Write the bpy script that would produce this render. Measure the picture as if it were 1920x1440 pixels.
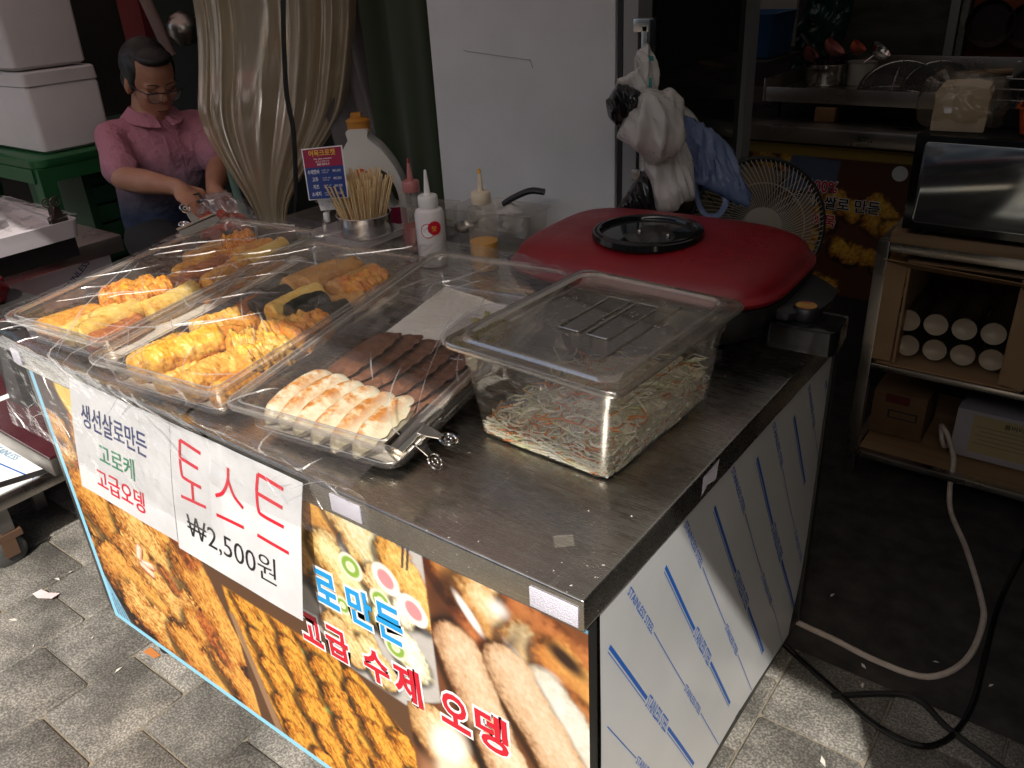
import bpy, bmesh, math, random
import numpy as np
from mathutils import Vector, Matrix, noise
random.seed(7); RNG = np.random.default_rng(7)
for o in list(bpy.data.objects): bpy.data.objects.remove(o)
scene = bpy.context.scene
COL = scene.collection
R = math.radians

# ---------------------------------------------------------------- camera
cam = bpy.data.cameras.new('camera'); camo = bpy.data.objects.new('camera', cam); COL.objects.link(camo)
cam.sensor_width = 36.0; cam.lens = 29.146; cam.clip_start = .02; cam.clip_end = 200
rt = Vector((.8005654, .5970057, -.05176126)); up = Vector((-.23620083, .39375882, .88834856)); fw = Vector((-.55073061, .69895507, -.45624293))
camo.matrix_world = Matrix(((rt.x, up.x, -fw.x, .3451), (rt.y, up.y, -fw.y, -.5324), (rt.z, up.z, -fw.z, 1.3113), (0, 0, 0, 1)))
scene.camera = camo
# ---------------------------------------------------------------- sky and sun
SUN = Vector((-.41, .77, -1.0)).normalized()          # direction the light travels
elev = math.asin(-SUN.z); az = math.atan2(-SUN.x, -SUN.y)
world = bpy.data.worlds.new('World'); scene.world = world; world.use_nodes = True
wn = world.node_tree; wn.nodes.clear()
sky = wn.nodes.new('ShaderNodeTexSky'); sky.sky_type = 'NISHITA'; sky.sun_disc = False
sky.sun_elevation = elev; sky.sun_rotation = az; sky.dust_density = 4.0; sky.ozone_density = .4
bg = wn.nodes.new('ShaderNodeBackground'); bg.inputs[1].default_value = .145
wo = wn.nodes.new('ShaderNodeOutputWorld')
wn.links.new(sky.outputs[0], bg.inputs[0]); wn.links.new(bg.outputs[0], wo.inputs[0])
sl = bpy.data.lights.new('sun', 'SUN'); sl.energy = 4.5; sl.angle = R(.53); sl.color = (1, .955, .88)
so = bpy.data.objects.new('sun', sl); COL.objects.link(so)
so.rotation_euler = SUN.to_track_quat('-Z', 'Y').to_euler(); so.location = (2, -4, 5)
# ---------------------------------------------------------------- exposure and render settings
vs = scene.view_settings; vs.view_transform = 'Standard'; vs.look = 'None'; vs.exposure = 0.36; vs.gamma = 1.0; vs.use_curve_mapping = False
cy = scene.cycles
cy.use_denoising = True; cy.max_bounces = 9; cy.diffuse_bounces = 4; cy.glossy_bounces = 5; cy.transmission_bounces = 6
cy.transparent_max_bounces = 28; cy.caustics_reflective = False; cy.caustics_refractive = False; cy.sample_clamp_indirect = 6

# ---------------------------------------------------------------- helpers
ROOT = {}
def rootloc(o):
    while o.parent: o = o.parent
    return ROOT.get(o.name, Vector((0, 0, 0)))
def tag(o, label=None, cat=None, group=None, kind=None):
    if label: o['label'] = label
    if cat: o['category'] = cat
    if group: o['group'] = group
    if kind: o['kind'] = kind
    return o
def thing(name, loc, label, cat, group=None):
    o = bpy.data.objects.new(name, None); COL.objects.link(o); o.location = loc; o.empty_display_size = .05
    ROOT[o.name] = Vector(loc); return tag(o, label, cat, group)
def mesh_of(name, v, f, m=None, smooth=40, bevel=0, seg=2, ang=30):
    me = bpy.data.meshes.new(name)
    if bevel:
        bm = bmesh.new(); bv = [bm.verts.new(p) for p in v]
        for q in f:
            try: bm.faces.new([bv[i] for i in q])
            except ValueError: pass
        bmesh.ops.recalc_face_normals(bm, faces=bm.faces)
        es = [e for e in bm.edges if len(e.link_faces) == 2 and e.calc_face_angle(0) > R(ang)]
        bmesh.ops.bevel(bm, geom=es, offset=bevel, segments=seg, affect='EDGES', profile=.6)
        bm.to_mesh(me); bm.free()
    else:
        me.from_pydata([tuple(p) for p in v], [], f); me.validate()
    if smooth:
        me.polygons.foreach_set('use_smooth', [True] * len(me.polygons))
        try: me.set_sharp_from_angle(angle=R(smooth))
        except Exception: pass
    if m: me.materials.append(m)
    me.update(); return me
def link(name, me, parent=None, M=None):
    o = bpy.data.objects.new(name, me); COL.objects.link(o)
    if parent: o.parent = parent
    if M is not None: o.matrix_world = M
    return o
class MB:
    def __init__(s): s.v = []; s.f = []
    def add(s, v, f):
        n = len(s.v); s.v += [Vector(p) for p in v]; s.f += [tuple(i + n for i in q) for q in f]; return s
    def box(s, c, d, rz=0, M=None):
        x, y, z = d[0] / 2, d[1] / 2, d[2] / 2
        v = [Vector((a * x, b * y, e * z)) for e in (-1, 1) for a, b in ((-1, -1), (1, -1), (1, 1), (-1, 1))]
        T = Matrix.Translation(c) @ (M.to_4x4() if M else Matrix.Rotation(rz, 4, 'Z'))
        return s.add([T @ p for p in v], [(3, 2, 1, 0), (4, 5, 6, 7), (0, 1, 5, 4), (1, 2, 6, 5), (2, 3, 7, 6), (3, 0, 4, 7)])
    def span(s, a, b): return s.box([(a[i] + b[i]) / 2 for i in range(3)], [abs(b[i] - a[i]) for i in range(3)])
    def loft(s, loops, cap0=False, cap1=False, closed=True):
        n = len(loops[0]); v = []; f = []
        for L in loops: v += list(L)
        for k in range(len(loops) - 1):
            for i in range(n if closed else n - 1):
                j = (i + 1) % n; f.append((k * n + i, k * n + j, (k + 1) * n + j, (k + 1) * n + i))
        if cap0: f.append(tuple(range(n - 1, -1, -1)))
        if cap1: f.append(tuple((len(loops) - 1) * n + i for i in range(n)))
        return s.add(v, f)
    def tube(s, pts, r, n=8, cap=True, flat=1.0):
        pts = [Vector(p) for p in pts]; loops = []; up0 = None
        for i, p in enumerate(pts):
            t = (pts[min(i + 1, len(pts) - 1)] - pts[max(i - 1, 0)]); t.normalize()
            if up0 is None:
                up0 = Vector((0, 0, 1)) if abs(t.z) < .9 else Vector((1, 0, 0))
            a = up0 - t * up0.dot(t)
            if a.length < 1e-6: a = t.orthogonal()
            a.normalize(); b = t.cross(a); up0 = a
            rr = r[i] if hasattr(r, '__len__') else r
            loops.append([p + rr * (math.cos(2 * math.pi * k / n) * b + flat * math.sin(2 * math.pi * k / n) * a) for k in range(n)])
        return s.loft(loops, cap, cap)
    def lathe(s, prof, c=(0, 0, 0), n=24, cap0=True, cap1=True, M=None, sx=1, sy=1):
        loops = []
        for r, z in prof:
            loops.append([Vector((sx * r * math.cos(2 * math.pi * k / n), sy * r * math.sin(2 * math.pi * k / n), z)) for k in range(n)])
        if M: loops = [[M @ p for p in L] for L in loops]
        loops = [[p + Vector(c) for p in L] for L in loops]
        return s.loft(loops, cap0, cap1)
    def prism(s, poly, z0, z1, M=None):
        lo = [Vector((x, y, z0)) for x, y in poly]; hi = [Vector((x, y, z1)) for x, y in poly]
        if M: lo = [M @ p for p in lo]; hi = [M @ p for p in hi]
        return s.loft([lo, hi], True, True)
    def grid(s, fn, nu, nv):
        v = [fn(i / nu, j / nv) for j in range(nv + 1) for i in range(nu + 1)]
        f = [(j * (nu + 1) + i, j * (nu + 1) + i + 1, (j + 1) * (nu + 1) + i + 1, (j + 1) * (nu + 1) + i) for j in range(nv) for i in range(nu)]
        return s.add(v, f)
    def build(s, name, m, parent=None, smooth=40, bevel=0, seg=2, ang=30):
        if parent: off = rootloc(parent)
        else:
            xs = [p.x for p in s.v]; ys = [p.y for p in s.v]; zs = [p.z for p in s.v]
            off = Vector(((min(xs) + max(xs)) / 2, (min(ys) + max(ys)) / 2, min(zs)))
        me = mesh_of(name, [p - off for p in s.v], s.f, m, smooth, bevel, seg, ang)
        o = link(name, me, parent)
        if not parent: o.location = off; ROOT[o.name] = off
        return o
def rrect(hx, hy, r, z, n=6, cx=0, cy_=0):
    out = []
    for sx, sy, a0 in ((1, 1, 0), (-1, 1, 90), (-1, -1, 180), (1, -1, 270)):
        for k in range(n + 1):
            a = R(a0 + 90 * k / n); out.append(Vector((cx + sx * (hx - r) + r * math.cos(a), cy_ + sy * (hy - r) + r * math.sin(a), z)))
    return out
def nz(x, y, z, s=1.0): return noise.noise(Vector((x * s, y * s, z * s)))
ROTN = Matrix.Rotation(.6, 3, 'X') @ Matrix.Rotation(.8, 3, 'Y') @ Matrix.Rotation(.4, 3, 'Z')
def fbm(p, s, o=4):
    t = 0; a = 1; p = ROTN @ Vector(p)
    for k in range(o): t += a * noise.noise(Vector(p) * s); s *= 2.03; a *= .5
    return t
def ridge(p, s, o=3):
    t = 0; a = 1; p = ROTN @ Vector(p)
    for k in range(o): t += a * (1 - 2 * abs(noise.noise(Vector(p) * s))); s *= 2.1; a *= .5
    return t
def smoothstep(a, b, x):
    t = min(1, max(0, (x - a) / (b - a))); return t * t * (3 - 2 * t)
def bez(pts, n=40):
    """Catmull-Rom through pts"""
    P = [Vector(p) for p in pts]; P = [2 * P[0] - P[1]] + P + [2 * P[-1] - P[-2]]; out = []
    m = len(P) - 3; per = max(2, n // m)
    for i in range(m):
        for k in range(per):
            t = k / per; a, b, c, d = P[i:i + 4]
            out.append(.5 * ((2 * b) + (c - a) * t + (2 * a - 5 * b + 4 * c - d) * t * t + (3 * b - a - 3 * c + d) * t ** 3))
    out.append(P[-2]); return out

# ---------------------------------------------------------------- materials
def newmat(name):
    m = bpy.data.materials.new(name); m.use_nodes = True; nt = m.node_tree; nt.nodes.clear()
    out = nt.nodes.new('ShaderNodeOutputMaterial'); return m, nt, out
def N(nt, t, **k):
    n = nt.nodes.new('ShaderNode' + t)
    for a, b in k.items():
        if a.startswith('i_'): n.inputs[a[2:].replace('_', ' ')].default_value = b
        else: setattr(n, a, b)
    return n
def c4(c): return (c[0], c[1], c[2], 1)
def coord(nt, scale=(1, 1, 1), kind='Object', rot=(0, 0, 0)):
    tc = N(nt, 'TexCoord'); mp = N(nt, 'Mapping'); mp.inputs['Scale'].default_value = scale; mp.inputs['Rotation'].default_value = rot
    nt.links.new(tc.outputs[kind], mp.inputs[0]); return mp.outputs[0]
def ramp(nt, src, stops):
    r = N(nt, 'ValToRGB'); e = r.color_ramp.elements
    while len(e) < len(stops): e.new(.5)
    for k, (p, c) in enumerate(stops): e[k].position = p; e[k].color = c4(c) if hasattr(c, '__len__') else (c, c, c, 1)
    nt.links.new(src, r.inputs[0]); return r.outputs[0]
def mixc(nt, f, a, b, mode='MIX'):
    n = N(nt, 'Mix', data_type='RGBA', blend_type=mode)
    for s, x in ((0, f), (6, a), (7, b)):
        if hasattr(x, 'is_linked'): nt.links.new(x, n.inputs[s])
        else: n.inputs[s].default_value = x if s == 0 else c4(x)
    return n.outputs[2]
def tex(nt, vec, scale, detail=4, rough=.55, kind='Noise'):
    n = N(nt, 'Tex' + kind); n.inputs['Scale'].default_value = scale
    if kind == 'Noise': n.inputs['Detail'].default_value = detail; n.inputs['Roughness'].default_value = rough
    nt.links.new(vec, n.inputs['Vector']); return n.outputs[0]
def bump(nt, h, st, dist=.002):
    b = N(nt, 'Bump'); b.inputs['Strength'].default_value = st; b.inputs['Distance'].default_value = dist
    nt.links.new(h, b.inputs['Height']); return b.outputs[0]
def MAT(name, col, rough=.5, metal=0, col2=None, vs=12, vd=5, bs=0, bsc=80, spec=.5, sub=0, lo=.35, hi=.7, stretch=(1, 1, 1), rvar=0, emit=None, sheen=0, coat=0, trans=0, alpha=1):
    m, nt, out = newmat(name); p = N(nt, 'BsdfPrincipled'); nt.links.new(p.outputs[0], out.inputs[0])
    p.inputs['Base Color'].default_value = c4(col); p.inputs['Roughness'].default_value = rough; p.inputs['Metallic'].default_value = metal
    p.inputs['Specular IOR Level'].default_value = spec; p.inputs['Coat Weight'].default_value = coat; p.inputs['Sheen Weight'].default_value = sheen
    p.inputs['Transmission Weight'].default_value = trans; p.inputs['Alpha'].default_value = alpha
    if sub: p.inputs['Subsurface Weight'].default_value = sub; p.inputs['Subsurface Radius'].default_value = (.01, .005, .002); p.inputs['Subsurface Scale'].default_value = .5
    if col2 or bs or rvar:
        vec = coord(nt, stretch)
        if col2 or rvar:
            t = tex(nt, vec, vs, vd)
            if col2: nt.links.new(ramp(nt, t, ((lo, col), (hi, col2))), p.inputs['Base Color'])
            if rvar: nt.links.new(ramp(nt, t, ((lo, max(.03, rough - rvar)), (hi, min(1, rough + rvar)))), p.inputs['Roughness'])
        if bs: nt.links.new(bump(nt, tex(nt, vec, bsc, 4), bs), p.inputs['Normal'])
    if emit: p.inputs['Emission Color'].default_value = c4(emit[0]); p.inputs['Emission Strength'].default_value = emit[1]
    return m
def CLEAR(name, tint=(.97, .97, .97), rough=.05, gloss=1.0, haze=.03, hazecol=(.8, .8, .8), ior=1.48, patch=None, bs=0, bsc=40, bdist=.002, stretch=(1, 1, 1), translucent=0):
    """thin clear plastic: straight-through transparency + Fresnel gloss + a little cloudiness"""
    m, nt, out = newmat(name); tr = N(nt, 'BsdfTransparent'); tr.inputs[0].default_value = c4(tint)
    gl = N(nt, 'BsdfGlossy'); gl.inputs['Roughness'].default_value = rough; gl.inputs[0].default_value = (1, 1, 1, 1)
    df = N(nt, 'BsdfTranslucent' if translucent else 'BsdfDiffuse'); df.inputs[0].default_value = c4(hazecol)
    m1 = N(nt, 'MixShader'); nt.links.new(tr.outputs[0], m1.inputs[1])
    if translucent:
        d2 = N(nt, 'BsdfDiffuse'); d2.inputs[0].default_value = c4(hazecol); mm = N(nt, 'MixShader'); mm.inputs[0].default_value = translucent
        nt.links.new(d2.outputs[0], mm.inputs[1]); nt.links.new(df.outputs[0], mm.inputs[2]); nt.links.new(mm.outputs[0], m1.inputs[2])
    else: nt.links.new(df.outputs[0], m1.inputs[2])
    vec = coord(nt, stretch)
    if patch:
        t = tex(nt, vec, patch[0], 6, .65); nt.links.new(ramp(nt, t, ((patch[1], haze), (patch[2], patch[3]))), m1.inputs[0])
    else: m1.inputs[0].default_value = haze
    f0 = ((ior - 1) / (ior + 1)) ** 2 * 1.6 * gloss; lw = N(nt, 'LayerWeight'); lw.inputs[0].default_value = .5
    pw = N(nt, 'Math', operation='POWER'); pw.inputs[1].default_value = 5; nt.links.new(lw.outputs['Facing'], pw.inputs[0])
    ml = N(nt, 'Math', operation='MULTIPLY_ADD'); ml.inputs[1].default_value = (1 - f0) * .8; ml.inputs[2].default_value = f0; ml.use_clamp = True; nt.links.new(pw.outputs[0], ml.inputs[0])
    m2 = N(nt, 'MixShader'); nt.links.new(ml.outputs[0], m2.inputs[0]); nt.links.new(m1.outputs[0], m2.inputs[1]); nt.links.new(gl.outputs[0], m2.inputs[2])
    if bs:
        b = bump(nt, tex(nt, vec, bsc, 3), bs, bdist); nt.links.new(b, gl.inputs['Normal']); nt.links.new(b, lw.inputs['Normal'])
    nt.links.new(m2.outputs[0], out.inputs[0]); return m
# ---------------------------------------------------------------- lettering (flat print)
def text_geo(s, bold=0.0, shear=0):
    cu = bpy.data.curves.new('t', 'FONT'); cu.body = s; cu.size = 1; cu.offset = bold; cu.shear = shear; cu.resolution_u = 3; cu.fill_mode = 'FRONT'
    o = bpy.data.objects.new('t', cu); COL.objects.link(o)
    dg = bpy.context.evaluated_depsgraph_get(); me = o.evaluated_get(dg).to_mesh()
    v = [p.co.copy() for p in me.vertices]; f = [tuple(p.vertices) for p in me.polygons]
    o.evaluated_get(dg).to_mesh_clear(); bpy.data.objects.remove(o); bpy.data.curves.remove(cu); return v, f
def lettering(s, name, m, parent, place, w, h=None, bold=0.0, base=0.0, shear=0):
    """place(u, v) -> world point; text box is w wide and h high, origin lower left; base = the bold value that sets the fit"""
    v0, _ = text_geo(s, base, shear); xs = [p.x for p in v0]; ys = [p.y for p in v0]
    sx = w / (max(xs) - min(xs)); sy = h / (max(ys) - min(ys)) if h else sx
    v, f = (text_geo(s, bold, shear))
    b = MB(); b.add([place((p.x - min(xs)) * sx, (p.y - min(ys)) * sy) for p in v], f)
    return b.build(name, m, parent, smooth=0)
# ================================================================ shared materials
m_black = MAT('black_plastic', (.012, .012, .012), .42, bs=.1, bsc=300)
m_blackg = MAT('black_gloss', (.008, .008, .008), .12)
m_white = MAT('white_plastic', (.78, .77, .75), .4)
m_steel = MAT('steel', (.62, .6, .57), .3, 1, col2=(.5, .48, .45), vs=6, bs=.05, bsc=200, stretch=(1, 8, 8), rvar=.1)
m_steel_dark = MAT('steel_dull', (.3, .29, .28), .42, 1, col2=(.2, .19, .18), vs=9, rvar=.12)
m_chrome = MAT('chrome', (.8, .78, .74), .1, 1)
m_rope = MAT('white_rope', (.6, .56, .5), .8, bs=.5, bsc=400)
m_card = MAT('cardboard', (.36, .22, .11), .85, col2=(.29, .17, .085), vs=10, bs=.1, bsc=60)
m_card_dk = MAT('cardboard_dark', (.17, .1, .045), .85, col2=(.11, .06, .03), vs=12)
m_wood = MAT('plywood', (.3, .19, .1), .6, col2=(.22, .13, .06), vs=4, stretch=(1, 12, 12))
m_paper = MAT('paper', (.8, .8, .79), .6, col2=(.74, .74, .73), vs=5)
m_textblue = MAT('print_blue', (.01, .1, .42), .45); m_red = MAT('print_red', (.6, .01, .03), .4); m_navy = MAT('print_navy', (.02, .03, .12), .5)
m_green_t = MAT('print_green', (.02, .2, .09), .5); m_blk_t = MAT('print_black', (.012, .012, .012), .5); m_wht_t = MAT('print_white', (.85, .85, .85), .4)
m_cyan = MAT('print_cyan', (.01, .32, .72), .35)
m_yel_t = MAT('print_yellow', (.85, .55, .05), .4)

# ================================================================ ground: sheet + square granite pavers laid half-bond
def paver_mat():
    m, nt, out = newmat('granite_paver'); p = N(nt, 'BsdfPrincipled'); nt.links.new(p.outputs[0], out.inputs[0])
    tc = N(nt, 'TexCoord'); geo = N(nt, 'NewGeometry'); oi = N(nt, 'ObjectInfo')
    v = geo.outputs['Position']
    sp = tex(nt, v, 230, 2, .5); big = tex(nt, v, 7, 5, .6); med = tex(nt, v, 30, 4, .6)
    grain = ramp(nt, sp, ((.34, (.115, .106, .092)), (.5, (.19, .178, .155)), (.64, (.33, .305, .265))))
    dirt = ramp(nt, big, ((.38, .42), (.62, 1.0)))
    c = mixc(nt, 1.0, grain, dirt, 'MULTIPLY')
    rnd = ramp(nt, oi.outputs['Random'], ((0, .78), (1, 1.12)))
    c = mixc(nt, 1.0, c, rnd, 'MULTIPLY')
    c = mixc(nt, ramp(nt, med, ((.6, 0.0), (.72, .5))), c, (.05, .045, .04))
    nt.links.new(c, p.inputs['Base Color']); p.inputs['Roughness'].default_value = .8
    nt.links.new(bump(nt, sp, .5, .002), p.inputs['Normal']); return m
m_paver = paver_mat()
m_joint = MAT('joint_sand', (.15, .125, .09), .95, col2=(.25, .215, .16), vs=60, bs=.6, bsc=300)
g = MB(); g.add([(-40, -40, 0), (40, -40, 0), (40, 40, 0), (-40, 40, 0)], [(0, 1, 2, 3)])
ground = g.build('ground', m_joint, smooth=0); ground.location = (0, 0, .0045); tag(ground, 'grey granite paving laid in half-bond squares', None, kind='structure')
ROOT[ground.name] = Vector((0, 0, .0045))
def paver_mesh(k):
    h = .0952 + .0006 * (k % 3)
    b = MB(); J = .0004
    def L(hx, z): return [p + Vector((random.uniform(-J, J), random.uniform(-J, J), 0)) for p in rrect(hx, hx + .0025, .006, z, 1)]
    top = L(h - .003, .006); b.loft([L(h, -.004), L(h, .003), top], False, True)
    return mesh_of('paver', b.v, b.f, m_paver, 60)
PM = [paver_mesh(k) for k in range(6)]
for ci in range(-15, 13):
    x0 = ci * .195; xc = x0 + .0975
    off = .605 if ci % 2 == 0 else .505
    for rj in range(-10, 9):
        yc = off + rj * .2 + .1
        if not (-.75 < yc < .95): continue
        if xc < -1.3 and yc > 1.2: continue
        if xc > .65 or (xc > -.5 and yc < .35): continue
        if (-1.1 < xc < -.1) and .25 < yc: continue
        o = link('paver', PM[(ci * 7 + rj * 3) % 6], ground)
        o.location = (xc, yc, -.0012 + random.uniform(-.0005, .0005)); o.rotation_euler = (random.uniform(-.0015, .0015), random.uniform(-.0015, .0015), math.pi * random.randint(0, 1))
gf = MB()   # flat paved sheet around the built slabs
for a, b_ in (((-40, -40), (40, -.78)), ((-40, -.78), (-3.05, 40)), ((.7, -.78), (40, 40))):
    gf.add([(a[0], a[1], .009), (b_[0], a[1], .009), (b_[0], b_[1], .009), (a[0], b_[1], .009)], [(0, 1, 2, 3)])
o = gf.build('street_paving', m_paver, smooth=0); tag(o, 'grey granite paved street around the stall', None, kind='structure')

fl=MB(); fl.add([(-1.2,.80,.011),(3,.80,.011),(3,3.0,.011),(-1.2,3.0,.011)],[(0,1,2,3)]); tag(fl.build('floor', MAT('floor_shade_black',(.012,.011,.010),.8,col2=(.045,.041,.036),vs=16,bs=.3,bsc=60),smooth=0),'floor behind the counter, painted near-black for the shade',kind='structure')  # near-black sheet over the pavers; awning shade put into its colour
# ================================================================ shop interior: walls and awning (roof out of the picture)
m_dark = MAT('dark_wall', (.018, .017, .016), .8, col2=(.03, .028, .025), vs=3)
m_darkg = MAT('dark_green_wall', (.012, .02, .018), .85)
w = MB(); w.span((-6, 3.0, 0), (2.2, 3.1, 2.6)); tag(w.build('wall_back', m_dark, smooth=0), 'dark shop back wall', kind='structure')
w = MB(); w.span((.95, -.25, 0), (1.05, 3.0, 2.36)); tag(w.build('wall_right', m_dark, smooth=0), 'unseen dark side wall of the shop, front part added to cut sky light', kind='structure')  # front stretch of this unseen wall added to cut sky light
w = MB(); w.span((-3.9, 1.95, 0), (-1.75, 2.05, 2.6)); tag(w.build('wall_partition', m_darkg, smooth=0), 'dark partition behind the seated man', kind='structure')
w = MB(); w.span((-5.2, -.2, 0), (-5.1, 3.0, 2.6)); tag(w.build('wall_left', m_dark, smooth=0), 'dark wall beyond the neighbouring stall', kind='structure')
def awn_mat(name, col, tr):
    m, nt, out = newmat(name); d = N(nt, 'BsdfDiffuse'); d.inputs[0].default_value = c4(col); t = N(nt, 'BsdfTranslucent'); t.inputs[0].default_value = c4(tr)
    a = N(nt, 'AddShader'); nt.links.new(d.outputs[0], a.inputs[0]); nt.links.new(t.outputs[0], a.inputs[1]); nt.links.new(a.outputs[0], out.inputs[0]); return m
# front edge placed so that its shadow falls across the trays
def ed(x): return -1.00 - .10 * (x - .06)
aw = MB(); aw.add([(-5.2, ed(-5.2), 2.36), (-.9, ed(-.9), 2.36), (-.9, 3.1, 2.62), (-5.2, 3.1, 2.62)], [(0, 1, 2, 3)])
aw.add([(-5.2, ed(-5.2), 2.36), (-.9, ed(-.9), 2.36), (-.9, ed(-.9) + .004, 2.34), (-5.2, ed(-5.2) + .004, 2.34)], [(0, 1, 2, 3)])
tag(aw.build('awning', awn_mat('red_awning', (.31, .26, .255), (.105, .078, .074)), smooth=0), 'red fabric awning over the stall', 'awning')
aw = MB(); aw.add([(-.9, ed(-.9), 2.36), (3.2, ed(3.2), 2.36), (3.2, 3.1, 2.62), (-.9, 3.1, 2.62)], [(0, 1, 2, 3)])
tag(aw.build('awning', awn_mat('grey_awning', (.27, .265, .255), (.065, .062, .058)), smooth=0), 'dark grey awning over the shop entrance', 'awning')
# unseen building across the street, added to block low sky light
bd = thing('building_sky_blocker', (-1, -8, 0), 'plain two-storey building across the street, added unseen to block sky light', 'building'); m_fac = MAT('facade', (.30, .26, .21), .85, col2=(.24, .2, .16), vs=2)
b = MB(); b.span((-9, -9.2, .01), (7, -7.6, 5.4)); b.build('wall', m_fac, bd)
for i in range(6):
    x = -8 + 2.5 * i
    b = MB(); b.span((x, -7.598, .05), (x + 1.9, -7.56, 2.3)); b.build('shopfront', MAT('shopfront', (.05, .05, .05), .2), bd)
    b = MB(); b.span((x + .3, -7.598, 3.2), (x + 1.5, -7.57, 4.5)); b.build('window', MAT('upper_window', (.06, .07, .08), .1), bd)
# unseen panel standing in for the photographer, added to end the sunny patch
sb = thing('sun_blocker', (1.05, -.31, 0), 'unseen tall board added right of the stall to shade the ground', 'sun blocker')
b = MB(); b.span((.70, -.33, .12), (1.5, -.30, 2.1)); b.build('panel', m_dark, sb, bevel=.004)
b = MB(); b.span((.76, -.4, 0), (.80, -.22, .12)); b.build('foot', m_black, sb); b = MB(); b.span((1.38, -.4, 0), (1.42, -.22, .12)); b.build('foot', m_black, sb)

# ================================================================ the counter
H = .74; LIP = .042; XL = -1.225; DY = .845
def steel_top_mat():
    m, nt, out = newmat('brushed_steel_top'); p = N(nt, 'BsdfPrincipled'); nt.links.new(p.outputs[0], out.inputs[0])
    v1 = coord(nt, (3, 60, 60)); v2 = coord(nt, (1, 1, 1)); v3 = coord(nt, (70, 1.6, 70), rot=(0, 0, .6)); v4 = coord(nt, (2.2, 90, 90), rot=(0, 0, .25))
    br = tex(nt, v1, 9, 3); cl = tex(nt, v2, 5, 6, .6); sc = tex(nt, v3, 4, 2, .5); fine = tex(nt, v2, 190, 2, .5)
    c = ramp(nt, cl, ((.3, (.46, .43, .39)), (.7, (.68, .65, .59))))
    smu = ramp(nt, fine, ((.735, 0.0), (.77, .7))); c = mixc(nt, smu, c, (.75, .72, .66))
    sc2 = tex(nt, v4, 5, 3, .6); scr = mixc(nt, 1.0, ramp(nt, sc, ((.62, 0.0), (.68, .5))), ramp(nt, sc2, ((.60, 0.0), (.68, .45))), 'ADD'); c = mixc(nt, scr, c, (.8, .77, .7))
    nt.links.new(c, p.inputs['Base Color'])
    mm = N(nt, 'Math', operation='SUBTRACT'); mm.inputs[0].default_value = .99; mm.use_clamp = True; nt.links.new(smu, mm.inputs[1]); nt.links.new(mm.outputs[0], p.inputs['Metallic'])
    rr = ramp(nt, br, ((.3, .17), (.7, .34))); r2 = mixc(nt, ramp(nt, cl, ((.45, 0.0), (.7, .3))), rr, (.45, .45, .45)); nt.links.new(r2, p.inputs['Roughness'])
    nt.links.new(bump(nt, br, .12, .001), p.inputs['Normal']); return m
m_top = steel_top_mat()
ct = thing('stall_counter', (-.6, .42, 0), 'stainless steel street food counter with film-covered side panel', 'counter')
b = MB(); b.span((XL, 0, H - LIP), (0, DY, H)); b.build('worktop', m_top, ct, bevel=.004, seg=3)
b = MB(); b.span((XL + .004, .012, .105), (-.030, .03, H - LIP - .001)); b.build('front_panel', m_steel_dark, ct)
b = MB(); b.span((XL + .004, .032, .105), (XL + .02, DY - .03, H - LIP - .001)); b.build('side_panel', m_steel_dark, ct)
m_post = MAT('dark_frame', (.02, .019, .018), .45, 0, bs=.1, bsc=90)
for x, y in ((-.016, .02), (-.016, DY - .03), (XL + .02, DY - .03)):
    b = MB(); b.span((x - .012, y - .012, .08), (x + .012, y + .012, H - LIP - .001)); b.build('post', m_post, ct, bevel=.002)
b = MB(); b.span((-.028, .034, .078), (-.006, DY - .044, .104)); b.build('bottom_rail', m_post, ct, bevel=.002)
for x, y in ((-1.12, .07), (-.1, .07), (-.1, .76), (-1.12, .76)):
    b = MB(); b.lathe([(.02, .0), (.026, .004), (.027, .03), (.02, .034), (.016, .036), (.016, .104)], (x, y, 0), 20); b.build('foot', m_black, ct)
# film-covered side panel: gently buckled sheet
def buck(y, z):
    return .0022 * math.sin(9 * y + 2 * z) + .0025 * math.exp(-((z - .22) / .07) ** 2) * smoothstep(.3, .8, y) + .0012 * nz(y * 5, z * 5, 1)
def PX(y, z, d=0): return Vector((-.0035 + buck(y, z) + d, y, z))
def film_mat():
    m, nt, out = newmat('white_protective_film'); p = N(nt, 'BsdfPrincipled'); nt.links.new(p.outputs[0], out.inputs[0])
    v = coord(nt); t = tex(nt, v, 4, 5); s = tex(nt, v, 60, 3)
    c = ramp(nt, t, ((.3, (.62, .63, .64)), (.7, (.72, .725, .73)))); nt.links.new(mixc(nt, ramp(nt, s, ((.74, 0.0), (.78, .5))), c, (.3, .28, .26)), p.inputs['Base Color'])
    p.inputs['Roughness'].default_value = .28; p.inputs['Metallic'].default_value = .25
    nt.links.new(bump(nt, tex(nt, v, 14, 4), .12, .004), p.inputs['Normal']); return m
m_film = film_mat()
PE = lambda z: .775 - .035 * smoothstep(.35, .1, z)      # buckled rear edge
b = MB(); b.grid(lambda u, v: PX(.036 + u * (PE(.1 + v * .594) - .036), .1 + v * .594), 40, 26)
b.grid(lambda u, v: PX(.036 + u * (PE(.1 + v * .594) - .036), .1 + v * .594, -.0015), 40, 26)
film = b.build('film_panel', m_film, ct)
tag(film, 'white film-covered steel side panel printed with blue STAINLESS STEEL lines')
dirv = Vector((.49, -.872)); perp = Vector((.872, .49))
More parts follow.
